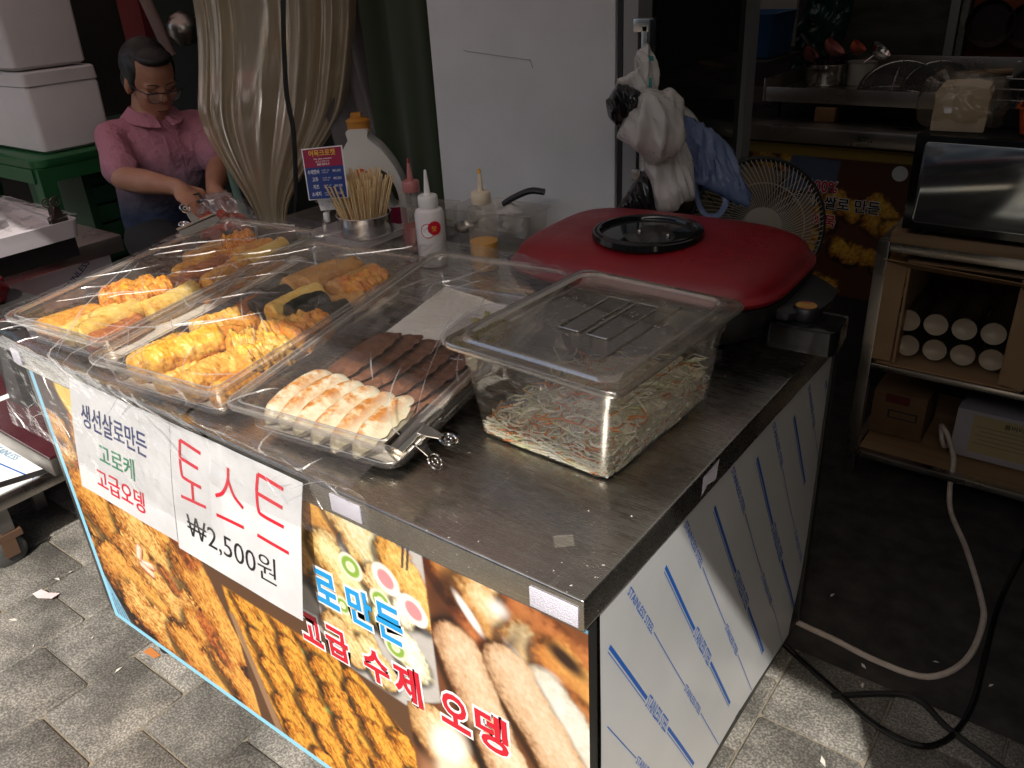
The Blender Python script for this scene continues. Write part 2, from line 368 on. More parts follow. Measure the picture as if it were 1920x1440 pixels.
def LINE(s0, s1, a, wd, bb=None):
    bb = MB(); n = max(2, int((s1 - s0) / .02)); pts = []
    for k in range(n + 1):
        q = a + dirv * (s0 + (s1 - s0) * k / n); pts.append((q - perp * wd / 2, q + perp * wd / 2))
    for k in range(n):
        quad = [pts[k][0], pts[k][1], pts[k + 1][1], pts[k + 1][0]]
        if all(.04 < q.x < PE(q.y) - .004 and .104 < q.y < .69 for q in quad): bb.add([PX(q.x, q.y, .0011) for q in quad], [(0, 1, 2, 3)])
    if bb.v: bb.build('printed_line', m_textblue, film, smooth=0)
txt = []
for k in range(-7, 6):
    a = Vector((.041 + .1425 * k, .656 + .0))
    for r_ in range(0, 4):
        s0 = r_ * .345 - .0
        LINE(s0, s0 + .21, a, .0052); LINE(s0 + .003, s0 + .21, a - perp * .0055, .0012); txt.append((a, s0 + .215, .125, .017))
        LINE(s0 + .015 + .08, s0 + .015 + .29, a + Vector((.070, .0)), .0014); txt.append((a + Vector((.07, 0)), s0 - .05 + .015, .125, .010))
tv, tf = text_geo('STAINLESS STEEL', .012); tx = [p.x for p in tv]; ty = [p.y for p in tv]
for a, s0, ww, hh in txt:
    def pl(p):
        q = a + dirv * (s0 + (p.x - min(tx)) / (max(tx) - min(tx)) * ww) + perp * (hh * ((p.y - min(ty)) / (max(ty) - min(ty))) - hh * .5)
        return q
    qs = [pl(p) for p in tv]
    if all(.045 < q.x < PE(q.y) - .006 and .108 < q.y < .688 for q in qs): tb = MB(); tb.add([PX(q.x, q.y, .0011) for q in qs], tf); tb.build('printed_lettering', m_textblue, film, smooth=0)
# hook-and-loop patches on the lip, tape remains
m_velcro = MAT('velcro', (.62, .6, .68), .95, bs=.8, bsc=500)
for x0, x1, z0, z1 in ((-.372, -.318, .707, .733), (-.066, -.006, .704, .73), (-1.222, -1.19, .705, .733)):
    b = MB(); b.box(((x0 + x1) / 2, -.0012, (z0 + z1) / 2), (x1 - x0, .0022, z1 - z0)); b.build('velcro_patch', m_velcro, ct, bevel=.0006)
b = MB(); b.add([PX_ for PX_ in (Vector((.0012, .27, .735)), Vector((.0012, .318, .737)), Vector((.0012, .31, .71)), Vector((.0012, .285, .716)), Vector((.0012, .268, .708)))], [(0, 1, 2, 3, 4)])
b.build('tape_remnant', m_velcro, ct, smooth=0)
m_tape = CLEAR('old_tape', haze=.08, hazecol=(.5, .46, .38), rough=.3)
for (x, y, a, l_) in ((-.07, .07, .7, .022),):
    b = MB(); b.box((x, y, H + .0006), (l_, .018, .0006), a); b.build('tape_remnant', m_tape, ct, smooth=0)
# a narrow table behind the counter that carries the jug and tubs
bt = thing('back_table', (-1.05, .95, 0), 'narrow dark table behind the counter carrying jug and tubs', 'table')
b = MB(); b.span((-1.5, .86, .70), (-.62, .99, .72)); b.build('table_top', m_steel_dark, bt)
for x, y in ((-1.47, .88), (-.65, .88), (-1.47, .97), (-.65, .97)):
    b = MB(); b.span((x - .012, y - .012, 0), (x + .012, y + .012, .70)); b.build('leg', m_post, bt)
# ================================================================ printed food banner (flat print painted into a colour attribute)
BW, BH = 1.197, .592; NX, NY = 600, 298
BX0, BZ0 = -1.197, .104
def vnoise(x, y, seed):
    r = np.random.default_rng(seed); G_ = r.random((64, 64)); xi = np.floor(x).astype(int); yi = np.floor(y).astype(int); fx = x - xi; fy = y - yi
    fx = fx * fx * (3 - 2 * fx); fy = fy * fy * (3 - 2 * fy); a = G_[yi % 64, xi % 64]; b_ = G_[yi % 64, (xi + 1) % 64]; c_ = G_[(yi + 1) % 64, xi % 64]; d_ = G_[(yi + 1) % 64, (xi + 1) % 64]
    return (a * (1 - fx) + b_ * fx) * (1 - fy) + (c_ * (1 - fx) + d_ * fx) * fy
def fnoise(x, y, seed, o=4):
    t = 0; a = .5
    for k in range(o): t = t + a * vnoise(x * 2 ** k, y * 2 ** k, seed + k); a *= .5
    return t / (1 - .5 ** o)
def sst(a, b_, x): t = np.clip((x - a) / (b_ - a), 0, 1); return t * t * (3 - 2 * t)
class Paint:
    def __init__(s, x0, z0, w_, h_, nx, ny):
        s.x, s.z = np.meshgrid(np.linspace(x0, x0 + w_, nx + 1), np.linspace(z0, z0 + h_, ny + 1)); s.c = np.zeros(s.x.shape + (3,)); s.k = 0
    def fill(s, mask, col): s.c = s.c * (1 - mask[..., None]) + np.array(col) * mask[..., None]
    def poly(s, pts, soft=.002):
        d = np.full(s.x.shape, 1e9)                       # convex polygon, counter-clockwise
        for i in range(len(pts)):
            (ax, az), (bx, bz) = pts[i], pts[(i + 1) % len(pts)]; L = math.hypot(bx - ax, bz - az)
            d = np.minimum(d, ((bx - ax) * (s.z - az) - (bz - az) * (s.x - ax)) / L)
        return sst(-soft, soft, d)
    def piece(s, cx, cz, L, W, ang, hi, mid, lo, clip=None, **k_):
        rad = L / 2 + W * 2; z_, x_ = s.z[:, 0], s.x[0]; j0, j1 = np.searchsorted(z_, (cz - rad, cz + rad)); i0, i1 = np.searchsorted(x_, (cx - rad, cx + rad))
        if j1 <= j0 or i1 <= i0: s.k += 1; return
        q = Paint.__new__(Paint); sl_ = (slice(j0, j1), slice(i0, i1)); q.x, q.z, q.c, q.k = s.x[sl_], s.z[sl_], s.c[sl_], s.k
        q._piece(cx, cz, L, W, ang, hi, mid, lo, None if clip is None else clip[sl_], **k_); s.c[sl_] = q.c; s.k = q.k
    def _piece(s, cx, cz, L, W, ang, hi, mid, lo, clip=None, fib=1.0, rough=.35, soft=.004, taper=.0, fs=(90, 420)):
        s.k += 1; sd = 100 + 17 * s.k; ca, sa = math.cos(ang), math.sin(ang); dx, dz = s.x - cx, s.z - cz
        a = dx * ca + dz * sa; b_ = -dx * sa + dz * ca
        wob = (fnoise(a * 38 + 5, b_ * 38 + 9, sd) - .5) * rough * W * 2 + (fnoise(a * 160, b_ * 160, sd + 7, 2) - .5) * rough * W * .9
        Wl = W * (1 - taper * (a / L + .5)); al = np.maximum(np.abs(a) - (L / 2 - W), 0)
        d = np.sqrt(al ** 2 + b_ ** 2) + wob; q = np.clip(d / Wl, 0, 1.3)
        m_ = 1 - sst(1 - soft / W, 1 + soft / W, d / Wl)
        if clip is not None: m_ = m_ * clip
        hgt = np.sqrt(np.clip(1 - q ** 2, 0, 1)); lite = .62 * hgt ** 1.3 + .42 * np.clip(b_ / Wl * .7 + .45, 0, 1) - .05
        f = fnoise(a * fs[0] + 3, b_ * fs[1] + 8, sd + 3, 3) - .5; g_ = fnoise(a * 60, b_ * 60, sd + 5, 3) - .5
        t = np.clip(lite * 1.05 + fib * (f * .85 + g_ * .34 + (fnoise(a * 210 + 2, b_ * 330 + 4, sd + 11, 2) - .5) * .8), 0, 1)[..., None]
        hi, mid, lo = (np.array(c_) for c_ in (hi, mid, lo))
        col = np.where(t > .5, mid + (hi - mid) * (t - .5) * 2, lo + (mid - lo) * t * 2)
        sh = np.clip(1 - sst(1.0, 1.35, np.sqrt(al ** 2 + (b_ + W * .18) ** 2) / Wl), 0, 1) * .8
        if clip is not None: sh = sh * clip
        s.c = s.c * (1 - sh[..., None]); s.c = s.c * (1 - m_[..., None]) + col * m_[..., None]
    def disc(s, cx, cz, rx, rz, ang, col, soft=.002, ring=0):
        ca, sa = math.cos(ang), math.sin(ang); dx, dz = s.x - cx, s.z - cz; d = np.hypot((dx * ca + dz * sa) / rx, (-dx * sa + dz * ca) / rz)
        m_ = 1 - sst(1 - soft / rx, 1 + soft / rx, d)
        if ring: m_ = m_ * sst(1 - ring - .15, 1 - ring, d)
        s.fill(m_, col)
def to_grid(pt, place, name, m, parent=None, thick=.0015):
    ny, nx = pt.x.shape; b_ = MB(); b_.v = [place(float(x), float(z)) for x, z in zip(pt.x.ravel(), pt.z.ravel())]
    b_.f = [(j * nx + i, j * nx + i + 1, (j + 1) * nx + i + 1, (j + 1) * nx + i) for j in range(ny - 1) for i in range(nx - 1)]
    o_ = b_.build(name, m, parent, smooth=0); at = o_.data.color_attributes.new('print', 'FLOAT_COLOR', 'POINT')
    rgba = np.ones((ny * nx, 4), np.float32); rgba[:, :3] = np.clip(pt.c.reshape(-1, 3), 0, 1); at.data.foreach_set('color', rgba.ravel()); return o_
def print_mat(name, rough=.35, gain=1.0):
    m, nt, out = newmat(name); p = N(nt, 'BsdfPrincipled'); nt.links.new(p.outputs[0], out.inputs[0]); a = N(nt, 'Attribute'); a.attribute_name = 'print'
    nt.links.new(a.outputs['Color'], p.inputs['Base Color']); p.inputs['Roughness'].default_value = rough; return m
m_print = print_mat('vinyl_print', .38)
pt = Paint(BX0, BZ0, BW, BH, NX, NY)
one = np.ones(pt.x.shape)
pt.fill(one, (.10, .045, .02))
GH, GM, GL = (.80, .43, .09), (.50, .17, .02), (.075, .014, .003)
# region 1: fried shrimp, left
r1 = pt.poly([(-1.2, .08), (-.62, .08), (-.706, .30), (-.712, .49), (-.76, .72), (-1.2, .72)], .003)
pt.fill(r1, (.07, .025, .012))
sh = [(-1.05, .67, .2, .05, -.7), (-1.13, .55, .17, .045, -.9), (-1.02, .56, .2, .05, -.6), (-1.12, .47, .2, .05, -.75), (-.90, .52, .26, .055, -.7), (-.80, .47, .2, .045, -.75), (-1.13, .36, .2, .05, -.9),
      (-1.07, .41, .26, .068, -.6), (-.84, .43, .27, .06, -.75), (-.93, .385, .26, .055, -.7), (-1.14, .25, .18, .05, -.8), (-.77, .34, .24, .06, -1.0), (-.93, .29, .30, .07, -.55), (-1.05, .24, .26, .075, -.5), (-.80, .21, .2, .05, -.8),
      (-1.0, .17, .27, .065, -.35), (-.86, .15, .22, .055, -.6), (-.72, .15, .24, .05, -.75)]
for i, (x, z, L, W, a) in enumerate(sh): pt.piece(x, z, L, W * 1.05, a, GH if i % 3 else (.86, .56, .17), GM, GL, r1, fib=1.15, rough=.46, fs=(70, 330))
for x, z, L, W, a in ((-.82, .46, .11, .018, -.9), (-.90, .34, .07, .014, -.9), (-.79, .25, .11, .018, -1.1), (-.89, .57, .07, .02, -.9), (-.95, .53, .07, .018, -.7), (-1.1, .5, .06, .014, -.8)):
    pt.piece(x, z, L, W, a, (.60, .20, .035), (.38, .075, .014), (.12, .015, .004), r1, fib=1.6, rough=1.3, soft=.016)
for x, z, L, W, a in ((-.985, .365, .05, .009, 1.1), (-.965, .345, .045, .008, .15), (-.975, .33, .05, .009, -.3)):
    pt.piece(x, z, L, W, a, (1, .85, .7), (.85, .42, .25), (.5, .1, .03), r1, fib=.4, rough=.3)
# region 2: fried sticks, middle bottom
r2 = pt.poly([(-.62, .08), (-.28, .08), (-.295, .405), (-.405, .408), (-.50, .49), (-.56, .72), (-.712, .72), (-.706, .30)], .003) 
r2 = np.maximum(pt.poly([(-.615, .08), (-.285, .08), (-.296, .405), (-.405, .408), (-.52, .50), (-.72, .50), (-.704, .30)], .003), pt.poly([(-.72, .49), (-.52, .49), (-.56, .72), (-.72, .72)], .003))
pt.fill(r2, (.09, .03, .01))
rr = random.Random(3); k = 0
for row in range(9):
    for cI in range(6):
        x = -.74 + cI * .085 + row * .012 + rr.uniform(-.012, .012); z = .60 - row * .062 - cI * .02 + rr.uniform(-.008, .008)
        pt.piece(x, z, .2 + rr.uniform(-.02, .05), .026 + rr.uniform(0, .008), -.95 + rr.uniform(-.12, .12), (.80, .40, .05), (.48, .155, .012), (.075, .018, .002), r2, fib=1.35, rough=.42, fs=(70, 330))
        k += 1
        if k % 3 == 0:
            gx, gz = x + rr.uniform(-.03, .03), z + rr.uniform(-.03, .03); mk = r2
            c0 = pt.c.copy(); pt.disc(gx, gz, .011, .008, .4, (.35, .42, .08)); pt.disc(gx, gz, .006, .004, .4, (.65, .6, .2)); pt.c = c0 * (1 - r2[..., None]) + pt.c * r2[..., None]
pt.fill(pt.poly([(-.715, .36), (-.70, .36), (-.628, .08), (-.652, .08)][::-1], .003), (.3, .17, .09))
# region 3: sliced rolls on a grey cloth
r3 = np.clip(pt.poly([(-.405, .408), (-.30, .40), (-.228, .45), (-.23, .72), (-.58, .72), (-.52, .49)], .003), 0, 1)
cl = .46 + .1 * fnoise(pt.x * 60, pt.z * 400, 900, 2); pt.c = pt.c * (1 - r3[..., None]) + (cl[..., None] * np.array((1, .93, .86))) * r3[..., None]
for x, z, L, W, a, hi, mid, lo in ((-.43, .67, .1, .05, -.6, GH, GM, GL), (-.47, .60, .12, .05, -.9, (.9, .6, .25), (.6, .28, .07), GL), (-.34, .665, .16, .034, -.95, (.96, .9, .62), (.85, .6, .22), (.4, .16, .03)), (-.385, .585, .16, .036, -.85, (.9, .82, .5), (.72, .5, .18), (.3, .12, .02)), (-.40, .51, .15, .035, -.85, (.85, .66, .3), (.6, .35, .1), (.25, .1, .02)),
                                  (-.26, .63, .14, .032, -1.0, (.9, .6, .2), (.66, .32, .06), GL), (-.31, .60, .08, .032, -.9, (.95, .85, .6), (.8, .5, .2), GL), (-.29, .52, .13, .03, -.9, (.93, .93, .82), (.75, .72, .5), (.45, .35, .1)), (-.27, .585, .05, .034, -.9, (.95, .95, .88), (.85, .83, .7), (.5, .4, .2)), (-.35, .45, .1, .03, -.8, (.9, .75, .4), (.6, .4, .15), GL), (-.41, .46, .1, .03, -.8, (.9, .7, .35), (.6, .35, .12), GL)):
    pt.piece(x, z, L, W, a, hi, mid, lo, r3, fib=.8, rough=.35)
def cdisc(clip, *a_, **k_):
    c0 = pt.c.copy(); pt.disc(*a_, **k_); pt.c = c0 * (1 - clip[..., None]) + pt.c * clip[..., None]
for x, z, r_ in ((-.368, .612, .017), (-.318, .578, .015), (-.303, .505, .016), (-.40, .53, .012)):
    cdisc(r3, x, z, r_ * 1.35, r_ * 1.25, -.6, (.8, .8, .62)); cdisc(r3, x, z, r_, r_, 0, (.25, .42, .05), ring=.42); cdisc(r3, x, z, r_ * .3, r_ * .3, 0, (.75, .72, .4))
for x, z in ((-.302, .622), (-.258, .592)):
    cdisc(r3, x, z, .026, .021, -.8, (.88, .86, .76)); cdisc(r3, x, z, .0155, .013, -.8, (.72, .28, .3))
for d_ in (0, .008):
    pt.fill(pt.poly([(-.262 + d_, .70), (-.270 + d_, .655), (-.266 + d_, .655), (-.257 + d_, .70)], .0008) * r3, (.08, .05, .04))
# region 4: blurred browns above, cream rolls below, right
r4 = np.maximum(pt.poly([(-.23, .05), (.01, .05), (.01, .72), (-.23, .72)], .002), pt.poly([(-.296, .05), (-.22, .05), (-.22, .45), (-.296, .41)], .002))
pt.fill(r4, (.17, .055, .018))
for x, z, L, W, a, hi, mid, lo in ((-.185, .675, .09, .03, -.9, (.8, .4, .12), (.5, .18, .04), (.15, .03, .01)), (-.13, .655, .12, .045, -.7, (.95, .8, .5), (.62, .32, .1), (.2, .06, .02)), (-.05, .66, .14, .03, -.5, (.55, .2, .06), (.35, .1, .03), (.1, .02, .01)), (-.075, .615, .10, .035, -.6, (.9, .75, .45), (.6, .28, .07), (.2, .05, .02)),
                                  (-.02, .61, .12, .035, -.7, (.75, .38, .1), (.5, .18, .04), (.15, .03, .01)), (-.17, .60, .05, .02, -.9, (.7, .25, .08), (.5, .12, .04), (.2, .03, .01)), (-.01, .56, .08, .03, -.6, (.5, .2, .06), (.3, .08, .02), (.1, .02, .01))):
    pt.piece(x, z, L, W, a, hi, mid, lo, r4, fib=.35, rough=.5, soft=.02, fs=(30, 60))
for x, z, rx, rz, a in ((-.165, .635, .03, .007, -.9), (-.095, .605, .022, .006, -.8), (-.12, .665, .012, .01, 0), (-.055, .60, .014, .008, 0)): cdisc(r4, x, z, rx, rz, a, (.92, .85, .78), soft=.012)
for x, z, rx, rz in ((-.205, .66, .01, .03), (-.20, .60, .02, .03), (-.03, .64, .03, .012), (-.105, .62, .008, .03)): cdisc(r4, x, z, rx, rz, -.5, (.03, .012, .008), soft=.018)
for x, z, L, W, a, hi, mid, lo in ((-.235, .36, .16, .05, -.9, (.9, .72, .45), (.6, .35, .14), (.2, .07, .02)), (.03, .46, .36, .042, -.85, (.76, .75, .68), (.64, .58, .46), (.34, .24, .14)), (-.022, .44, .40, .040, -.98, (.78, .60, .42), (.62, .40, .23), (.24, .10, .035)), (-.137, .425, .38, .040, -1.22, (.78, .60, .41), (.61, .38, .21), (.24, .09, .035)), (-.075, .30, .34, .042, -1.12, (.88, .72, .52), (.72, .48, .28), (.3, .12, .04))):
    pt.piece(x, z, L, W, a, hi, mid, lo, r4, fib=.55, rough=.10, fs=(120, 160))
cdisc(r4, -.225, .37, .03, .045, -.5, (.93, .88, .74), soft=.012)
cdisc(r4, -.23, .30, .028, .035, -.4, (.85, .74, .55), soft=.012); cdisc(r4, -.26, .25, .028, .06, .1, (.42, .2, .1), soft=.015)
# top-left dark corner and light blue border
pt.fill(pt.poly([(-1.2, .62), (-1.09, .60), (-1.1, .71), (-1.2, .71)], .004) * .85, (.06, .035, .03))
pt.disc(-1.06, .66, .055, .032, -.7, (.95, .62, .12), soft=.008)
pt.fill(pt.poly([(-1.2, .10), (-1.12, .10), (-1.2, .26)], .003), (.20, .42, .58))
for k in range(7): pt.fill(pt.poly([(-1.19 + .012 * k, .115), (-1.187 + .012 * k, .115), (-1.197 + .012 * k, .2 - .012 * k), (-1.2 + .012 * k, .2 - .012 * k)], .0008), (.05, .07, .09))
bord = np.maximum(1 - sst(.0135, .015, pt.x - BX0), 1 - sst(.0115, .013, pt.z - BZ0)); pt.fill(bord, (.27, .62, .82))
pt.fill(1 - sst(.004, .005, BZ0 + BH - pt.z), (.12, .3, .42))
bn = thing('food_banner', (-.6, .008, BZ0), 'large printed banner of fried foods with blue border on the counter front', 'banner')
bpr = to_grid(pt, lambda x, z: Vector((x, .0075, z)), 'printed_sheet', m_print, bn)
b = MB(); b.span((BX0, .0082, BZ0), (0 - .030, .0115, BZ0 + BH)); b.build('backing', m_white, bn)
def onb(x, z, dx, dz, d):
    """baseline from (x,z) running (dx,dz) per unit"""
    L = math.hypot(dx, dz); ux, uz = dx / L, dz / L
    return lambda u, v: Vector((x + ux * u - 0 * uz * v, .0075 - d, z + uz * u + v))
def sticker(s, x, z, wd, hh, col, bold=.03):
    nm = 'banner_lettering'
    lettering(s, nm, m_wht_t, bn, onb(x, z, 1, .012, .0008), wd, hh, bold + .055, bold); lettering(s, nm, col, bn, onb(x, z, 1, .012, .0016), wd, hh, bold, bold)
sticker('만', -.386, .512, .048, .066, m_cyan); sticker('든', -.331, .514, .048, .064, m_cyan)
sticker('로', -.452, .515, .046, .062, m_cyan); sticker('살', -1.088, .515, .046, .062, m_cyan)
sticker('고', -.508, .413, .046, .060, m_red); sticker('급', -.452, .413, .047, .061, m_red)
sticker('수', -.374, .413, .05, .062, m_red); sticker('제', -.314, .413, .05, .068, m_red)
sticker('오', -.230, .417, .05, .062, m_red); sticker('뎅', -.170, .417, .052, .068, m_red)
# ---------------------------------------------------------------- two paper signs hung from the lip
def hang(x, s): 
    """s metres down from the top of a sheet"""
    return Vector((x, -.0045 - .19 * s + .25 * s * s + .002 * nz(x * 9, s * 9, 3), .7325 - s * .985))
m_sheet = MAT('laminated_sheet', (.66, .66, .67), .35, col2=(.57, .57, .58), vs=14, vd=8, lo=.38, hi=.64)
def sheet(name, x0, x1, hgt, label, slant):
    t = thing(name, ((x0 + x1) / 2, -.02, .52), label, 'sign')
    b_ = MB(); b_.grid(lambda u, v: hang(x0 + u * (x1 - x0), (1 - v) * hgt) + Vector((slant * (1 - v), 0, 0)), 24, 18)
    b_.grid(lambda u, v: hang(x0 + u * (x1 - x0), (1 - v) * hgt) + Vector((slant * (1 - v), .0006, 0)), 24, 18)
    b_.build('sheet', m_sheet, t); return t
s1 = sheet('paper_sign', -1.005, -.7135, .212, 'white sheet with navy, green and red Korean words hung from the counter edge', -.02)
def on_s(x, s, d=.0009): return lambda u, v: hang(x + u, s - v) + Vector((-.02 * (s - v) / .212, -d, 0))
lettering('생선살로만든', 'lettering', m_navy, s1, on_s(-.972, .081), .195, .044, .012, .012)
lettering('고로케', 'lettering', m_green_t, s1, on_s(-.925, .137), .105, .040, .012, .012)
lettering('고급오뎅', 'lettering', m_red, s1, on_s(-.945, .192), .148, .042, .012, .012)
s2 = sheet('paper_sign', -.7125, -.418, .222, 'white sheet with red toast lettering and black price of 2,500 won', -.02)
def strokes(parent, segs, x, s, wd, hh, th, m):
    b_ = MB()
    for seg in segs:
        pts = bez([(p[0], p[1], 0) for p in seg], 14) if len(seg) > 2 else [Vector((seg[0][0], seg[0][1], 0)).lerp(Vector((seg[1][0], seg[1][1], 0)), k / 8) for k in range(9)]
        prev = None; L = []
        for i, p in enumerate(pts):
            t_ = pts[min(i + 1, len(pts) - 1)] - pts[max(i - 1, 0)]; t_.x *= wd; t_.y *= hh; n_ = Vector((-t_.y, t_.x, 0)).normalized() * th / 2
            q = Vector((p.x * wd, p.y * hh, 0)); L.append((q + n_, q - n_))
        pl = on_s(x, s)
        for i in range(len(L) - 1): b_.add([pl(q.x, q.y) for q in (L[i][0], L[i][1], L[i + 1][1], L[i + 1][0])], [(0, 1, 2, 3)])
    return b_.build('lettering', m, parent, smooth=0)
E1 = [[(.05, 1), (.85, .93)], [(.05, 1), (0.03, .72), (.08, .45), (.2, .38), (.85, .36)], [(.03, .70), (.75, .66)]]
strokes(s2, E1 + [[(.5, .36), (.5, .06)], [(.0, .02), (1, .05)]], -.690, .118, .062, .098, .0058, m_red)
strokes(s2, [[(.5, 1), (.48, .75), (.3, .5), (.05, .38)], [(.5, .78), (.7, .55), (1, .42)], [(.05, .02), (1, .06)]], -.606, .118, .068, .09, .0058, m_red)
strokes(s2, [[(.05, 1), (.9, .95)], [(.05, 1), (.03, .75), (.1, .48), (.25, .42), (.95, .4)], [(.03, .72), (.9, .68)], [(.05, .06), (1.1, .02)]], -.510, .118, .062, .102, .0058, m_red)
lettering('₩2,500원', 'lettering', m_blk_t, s2, on_s(-.682, .189), .212, .05, -.004, 0)
# tape holding the two sheets together, mounted on the banner side
# ================================================================ food pans
m_pan = CLEAR('clear_polycarbonate', (.94, .93, .91), rough=.06, gloss=1.6, haze=.06, hazecol=(.75, .72, .68), ior=1.55, bs=.05, bsc=9, bdist=.01)
m_film_wrap = CLEAR('cling_film', (.985, .985, .985), rough=.07, gloss=1.6, haze=.022, hazecol=(.85, .83, .83), ior=1.45, bs=.5, bsc=22, bdist=.008, stretch=(1, 3, 3))
PAN = {}
m_panrim = CLEAR('pan_rim', (.86, .83, .78), rough=.10, gloss=3.0, haze=.22, hazecol=(.72, .68, .62), ior=1.55)
def pan(key, o, yaw, tilt, label, W=.285, L=.515, dep=.058):
    T = Matrix.Translation(o) @ Matrix.Rotation(yaw, 4, 'Z') @ Matrix.Rotation(tilt, 4, 'X'); PAN[key] = T
    c = (W / 2, L / 2)
    def rr_(i, r, z): return rrect(W / 2 - i, L / 2 - i, r, z, 6, *c)
    loops = [rr_(.0, .022, -.008), rr_(-.0005, .022, -.001), rr_(.001, .021, 0.0), rr_(.0105, .02, .0005), rr_(.0125, .02, -.0015), rr_(.014, .022, -.010), rr_(.019, .024, -dep + .008), rr_(.022, .024, -dep + .002), rr_(.028, .024, -dep)]
    b = MB(); b.loft(loops, False, True); me = mesh_of('food_pan', b.v, b.f, m_pan, 50); ob = link('food_pan', me, None, T)
    tag(ob, label, 'food pan', 'clear food pans on the counter')
    b = MB(); b.loft([rr_(.0, .022, -.007), rr_(-.0012, .022, -.004), rr_(-.0012, .022, .0005), rr_(.001, .021, .0018), rr_(.003, .021, .0012)]); b.loft([rr_(.0100, .02, .0010), rr_(.0112, .02, .0022), rr_(.0132, .02, .0012), rr_(.0138, .02, -.003)])
    b.loft([rr_(.0175, .024, -.040), rr_(.0170, .024, -.0405), rr_(.0172, .024, -.042)]); link('rim', mesh_of('rim', b.v, b.f, m_panrim, 50), ob); return T
T_L = pan('L', (-1.190, -.009, .804), .09, .075, 'clear plastic food pan of plain fish cake rolls farthest from the salad box')
T_M = pan('M', (-.881, -.025, .804), .112, .066, 'clear plastic food pan of speckled fritters between the other two pans')
T_R = pan('R', (-.568, -.002, .804), .122, .104, 'clear plastic food pan of dumplings beside the salad box')
b = MB(); b.box((-.77, .455, H + .0165), (.86, .03, .032), .1); o = b.build('riser_bar', m_steel, bevel=.002); tag(o, 'steel bar propping up the rear ends of the three food pans', 'bar')
# paper liners
m_liner = MAT('greaseproof_paper', (.78, .76, .72), .6, col2=(.70, .66, .58), vs=14, sub=.0)
def liner(T, poly, label):
    n = 26; xs = [p[0] for p in poly]; ys = [p[1] for p in poly]; x0, x1, y0, y1 = min(xs), max(xs), min(ys), max(ys)
    def clampx(v):
        # row-wise extent of the convex outline
        y = y0 + v * (y1 - y0); hit = []
        for i in range(len(poly)):
            (ax, ay), (bx, by) = poly[i], poly[(i + 1) % len(poly)]
            if abs(by - ay) > 1e-9 and min(ay, by) - 1e-6 <= y <= max(ay, by) + 1e-6: hit.append(ax + (bx - ax) * (y - ay) / (by - ay))
        return y, min(hit), max(hit)
    def fn(u, v):
        y, a, c = clampx(v); x = a + (c - a) * u
        return Vector((x, y, -.0555 + .0012 * (1 + nz(x * 30, y * 30, 2)) + .004 * smoothstep(.03, 0, min(u, 1 - u, v, 1 - v))))
    b = MB(); b.grid(fn, n, n); me = mesh_of('paper_liner', b.v, b.f, m_liner); tag(link('paper_liner', me, None, T), label, 'paper')
liner(T_R, [(.03, .03), (.255, .03), (.255, .42), (.14, .462), (.034, .484)], 'white paper lining the dumpling pan')
liner(T_M, [(.03, .03), (.255, .03), (.255, .46), (.22, .485), (.1, .485), (.03, .47)], 'white paper lining the pan of speckled fritters')
liner(T_L, [(.03, .03), (.255, .03), (.255, .485), (.03, .485)], 'white paper lining the pan of plain fish cake rolls')

# ================================================================ fried food
def fried_mat(name, dk, md, lt, scale=38, green=0, bsx=.6, gl=.42):
    m, nt, out = newmat(name); p = N(nt, 'BsdfPrincipled'); nt.links.new(p.outputs[0], out.inputs[0])
    v = coord(nt); oi = N(nt, 'ObjectInfo'); ad = N(nt, 'VectorMath', operation='ADD'); nt.links.new(v, ad.inputs[0])
    cb = N(nt, 'CombineXYZ'); mu = N(nt, 'Math', operation='MULTIPLY'); mu.inputs[1].default_value = 7; nt.links.new(oi.outputs['Random'], mu.inputs[0])
    for k in range(3): nt.links.new(mu.outputs[0], cb.inputs[k])
    nt.links.new(cb.outputs[0], ad.inputs[1]); vv = ad.outputs[0]
    t = tex(nt, vv, scale, 7, .62); f = tex(nt, vv, scale * 6, 3, .6)
    tt = mixc(nt, .3, t, f)
    c = ramp(nt, tt, ((.33, dk), (.47, md), (.64, lt)))
    if green:
        vo = N(nt, 'TexVoronoi'); vo.inputs['Scale'].default_value = 75; nt.links.new(vv, vo.inputs['Vector'])
        gm = ramp(nt, vo.outputs['Distance'], ((.16, .8), (.26, 0.0))); sel = ramp(nt, tex(nt, vv, 60, 1), ((.52, 0.0), (.58, green)))
        c = mixc(nt, mixc(nt, 1.0, gm, sel, 'MULTIPLY'), c, (.16, .17, .025))
    nt.links.new(c, p.inputs['Base Color']); p.inputs['Roughness'].default_value = gl
    p.inputs['Subsurface Weight'].default_value = .12; p.inputs['Subsurface Radius'].default_value = (.012, .006, .002); p.inputs['Subsurface Scale'].default_value = .4
    nt.links.new(bump(nt, tt, bsx, .004), p.inputs['Normal']); return m
f_gold = fried_mat('fried_gold', (.42, .11, .010), (.70, .28, .024), (.83, .47, .08))
f_pale = fried_mat('fried_pale', (.58, .25, .03), (.80, .50, .10), (.88, .66, .22), 24, gl=.5)
f_oran = fried_mat('fried_orange', (.42, .09, .008), (.72, .25, .02), (.84, .45, .06), 55, bsx=.9)
f_spec = fried_mat('fried_speckled', (.46, .15, .014), (.70, .35, .045), (.84, .54, .13), 34, green=.75)
f_brown = fried_mat('fried_brown', (.17, .035, .008), (.36, .10, .018), (.52, .2, .045), 40)
f_tan = fried_mat('fried_tan', (.36, .14, .03), (.52, .25, .06), (.62, .34, .10), 26)
f_sea = fried_mat('seaweed_wrap', (.008, .010, .007), (.018, .02, .014), (.035, .037, .025), 60, gl=.35)
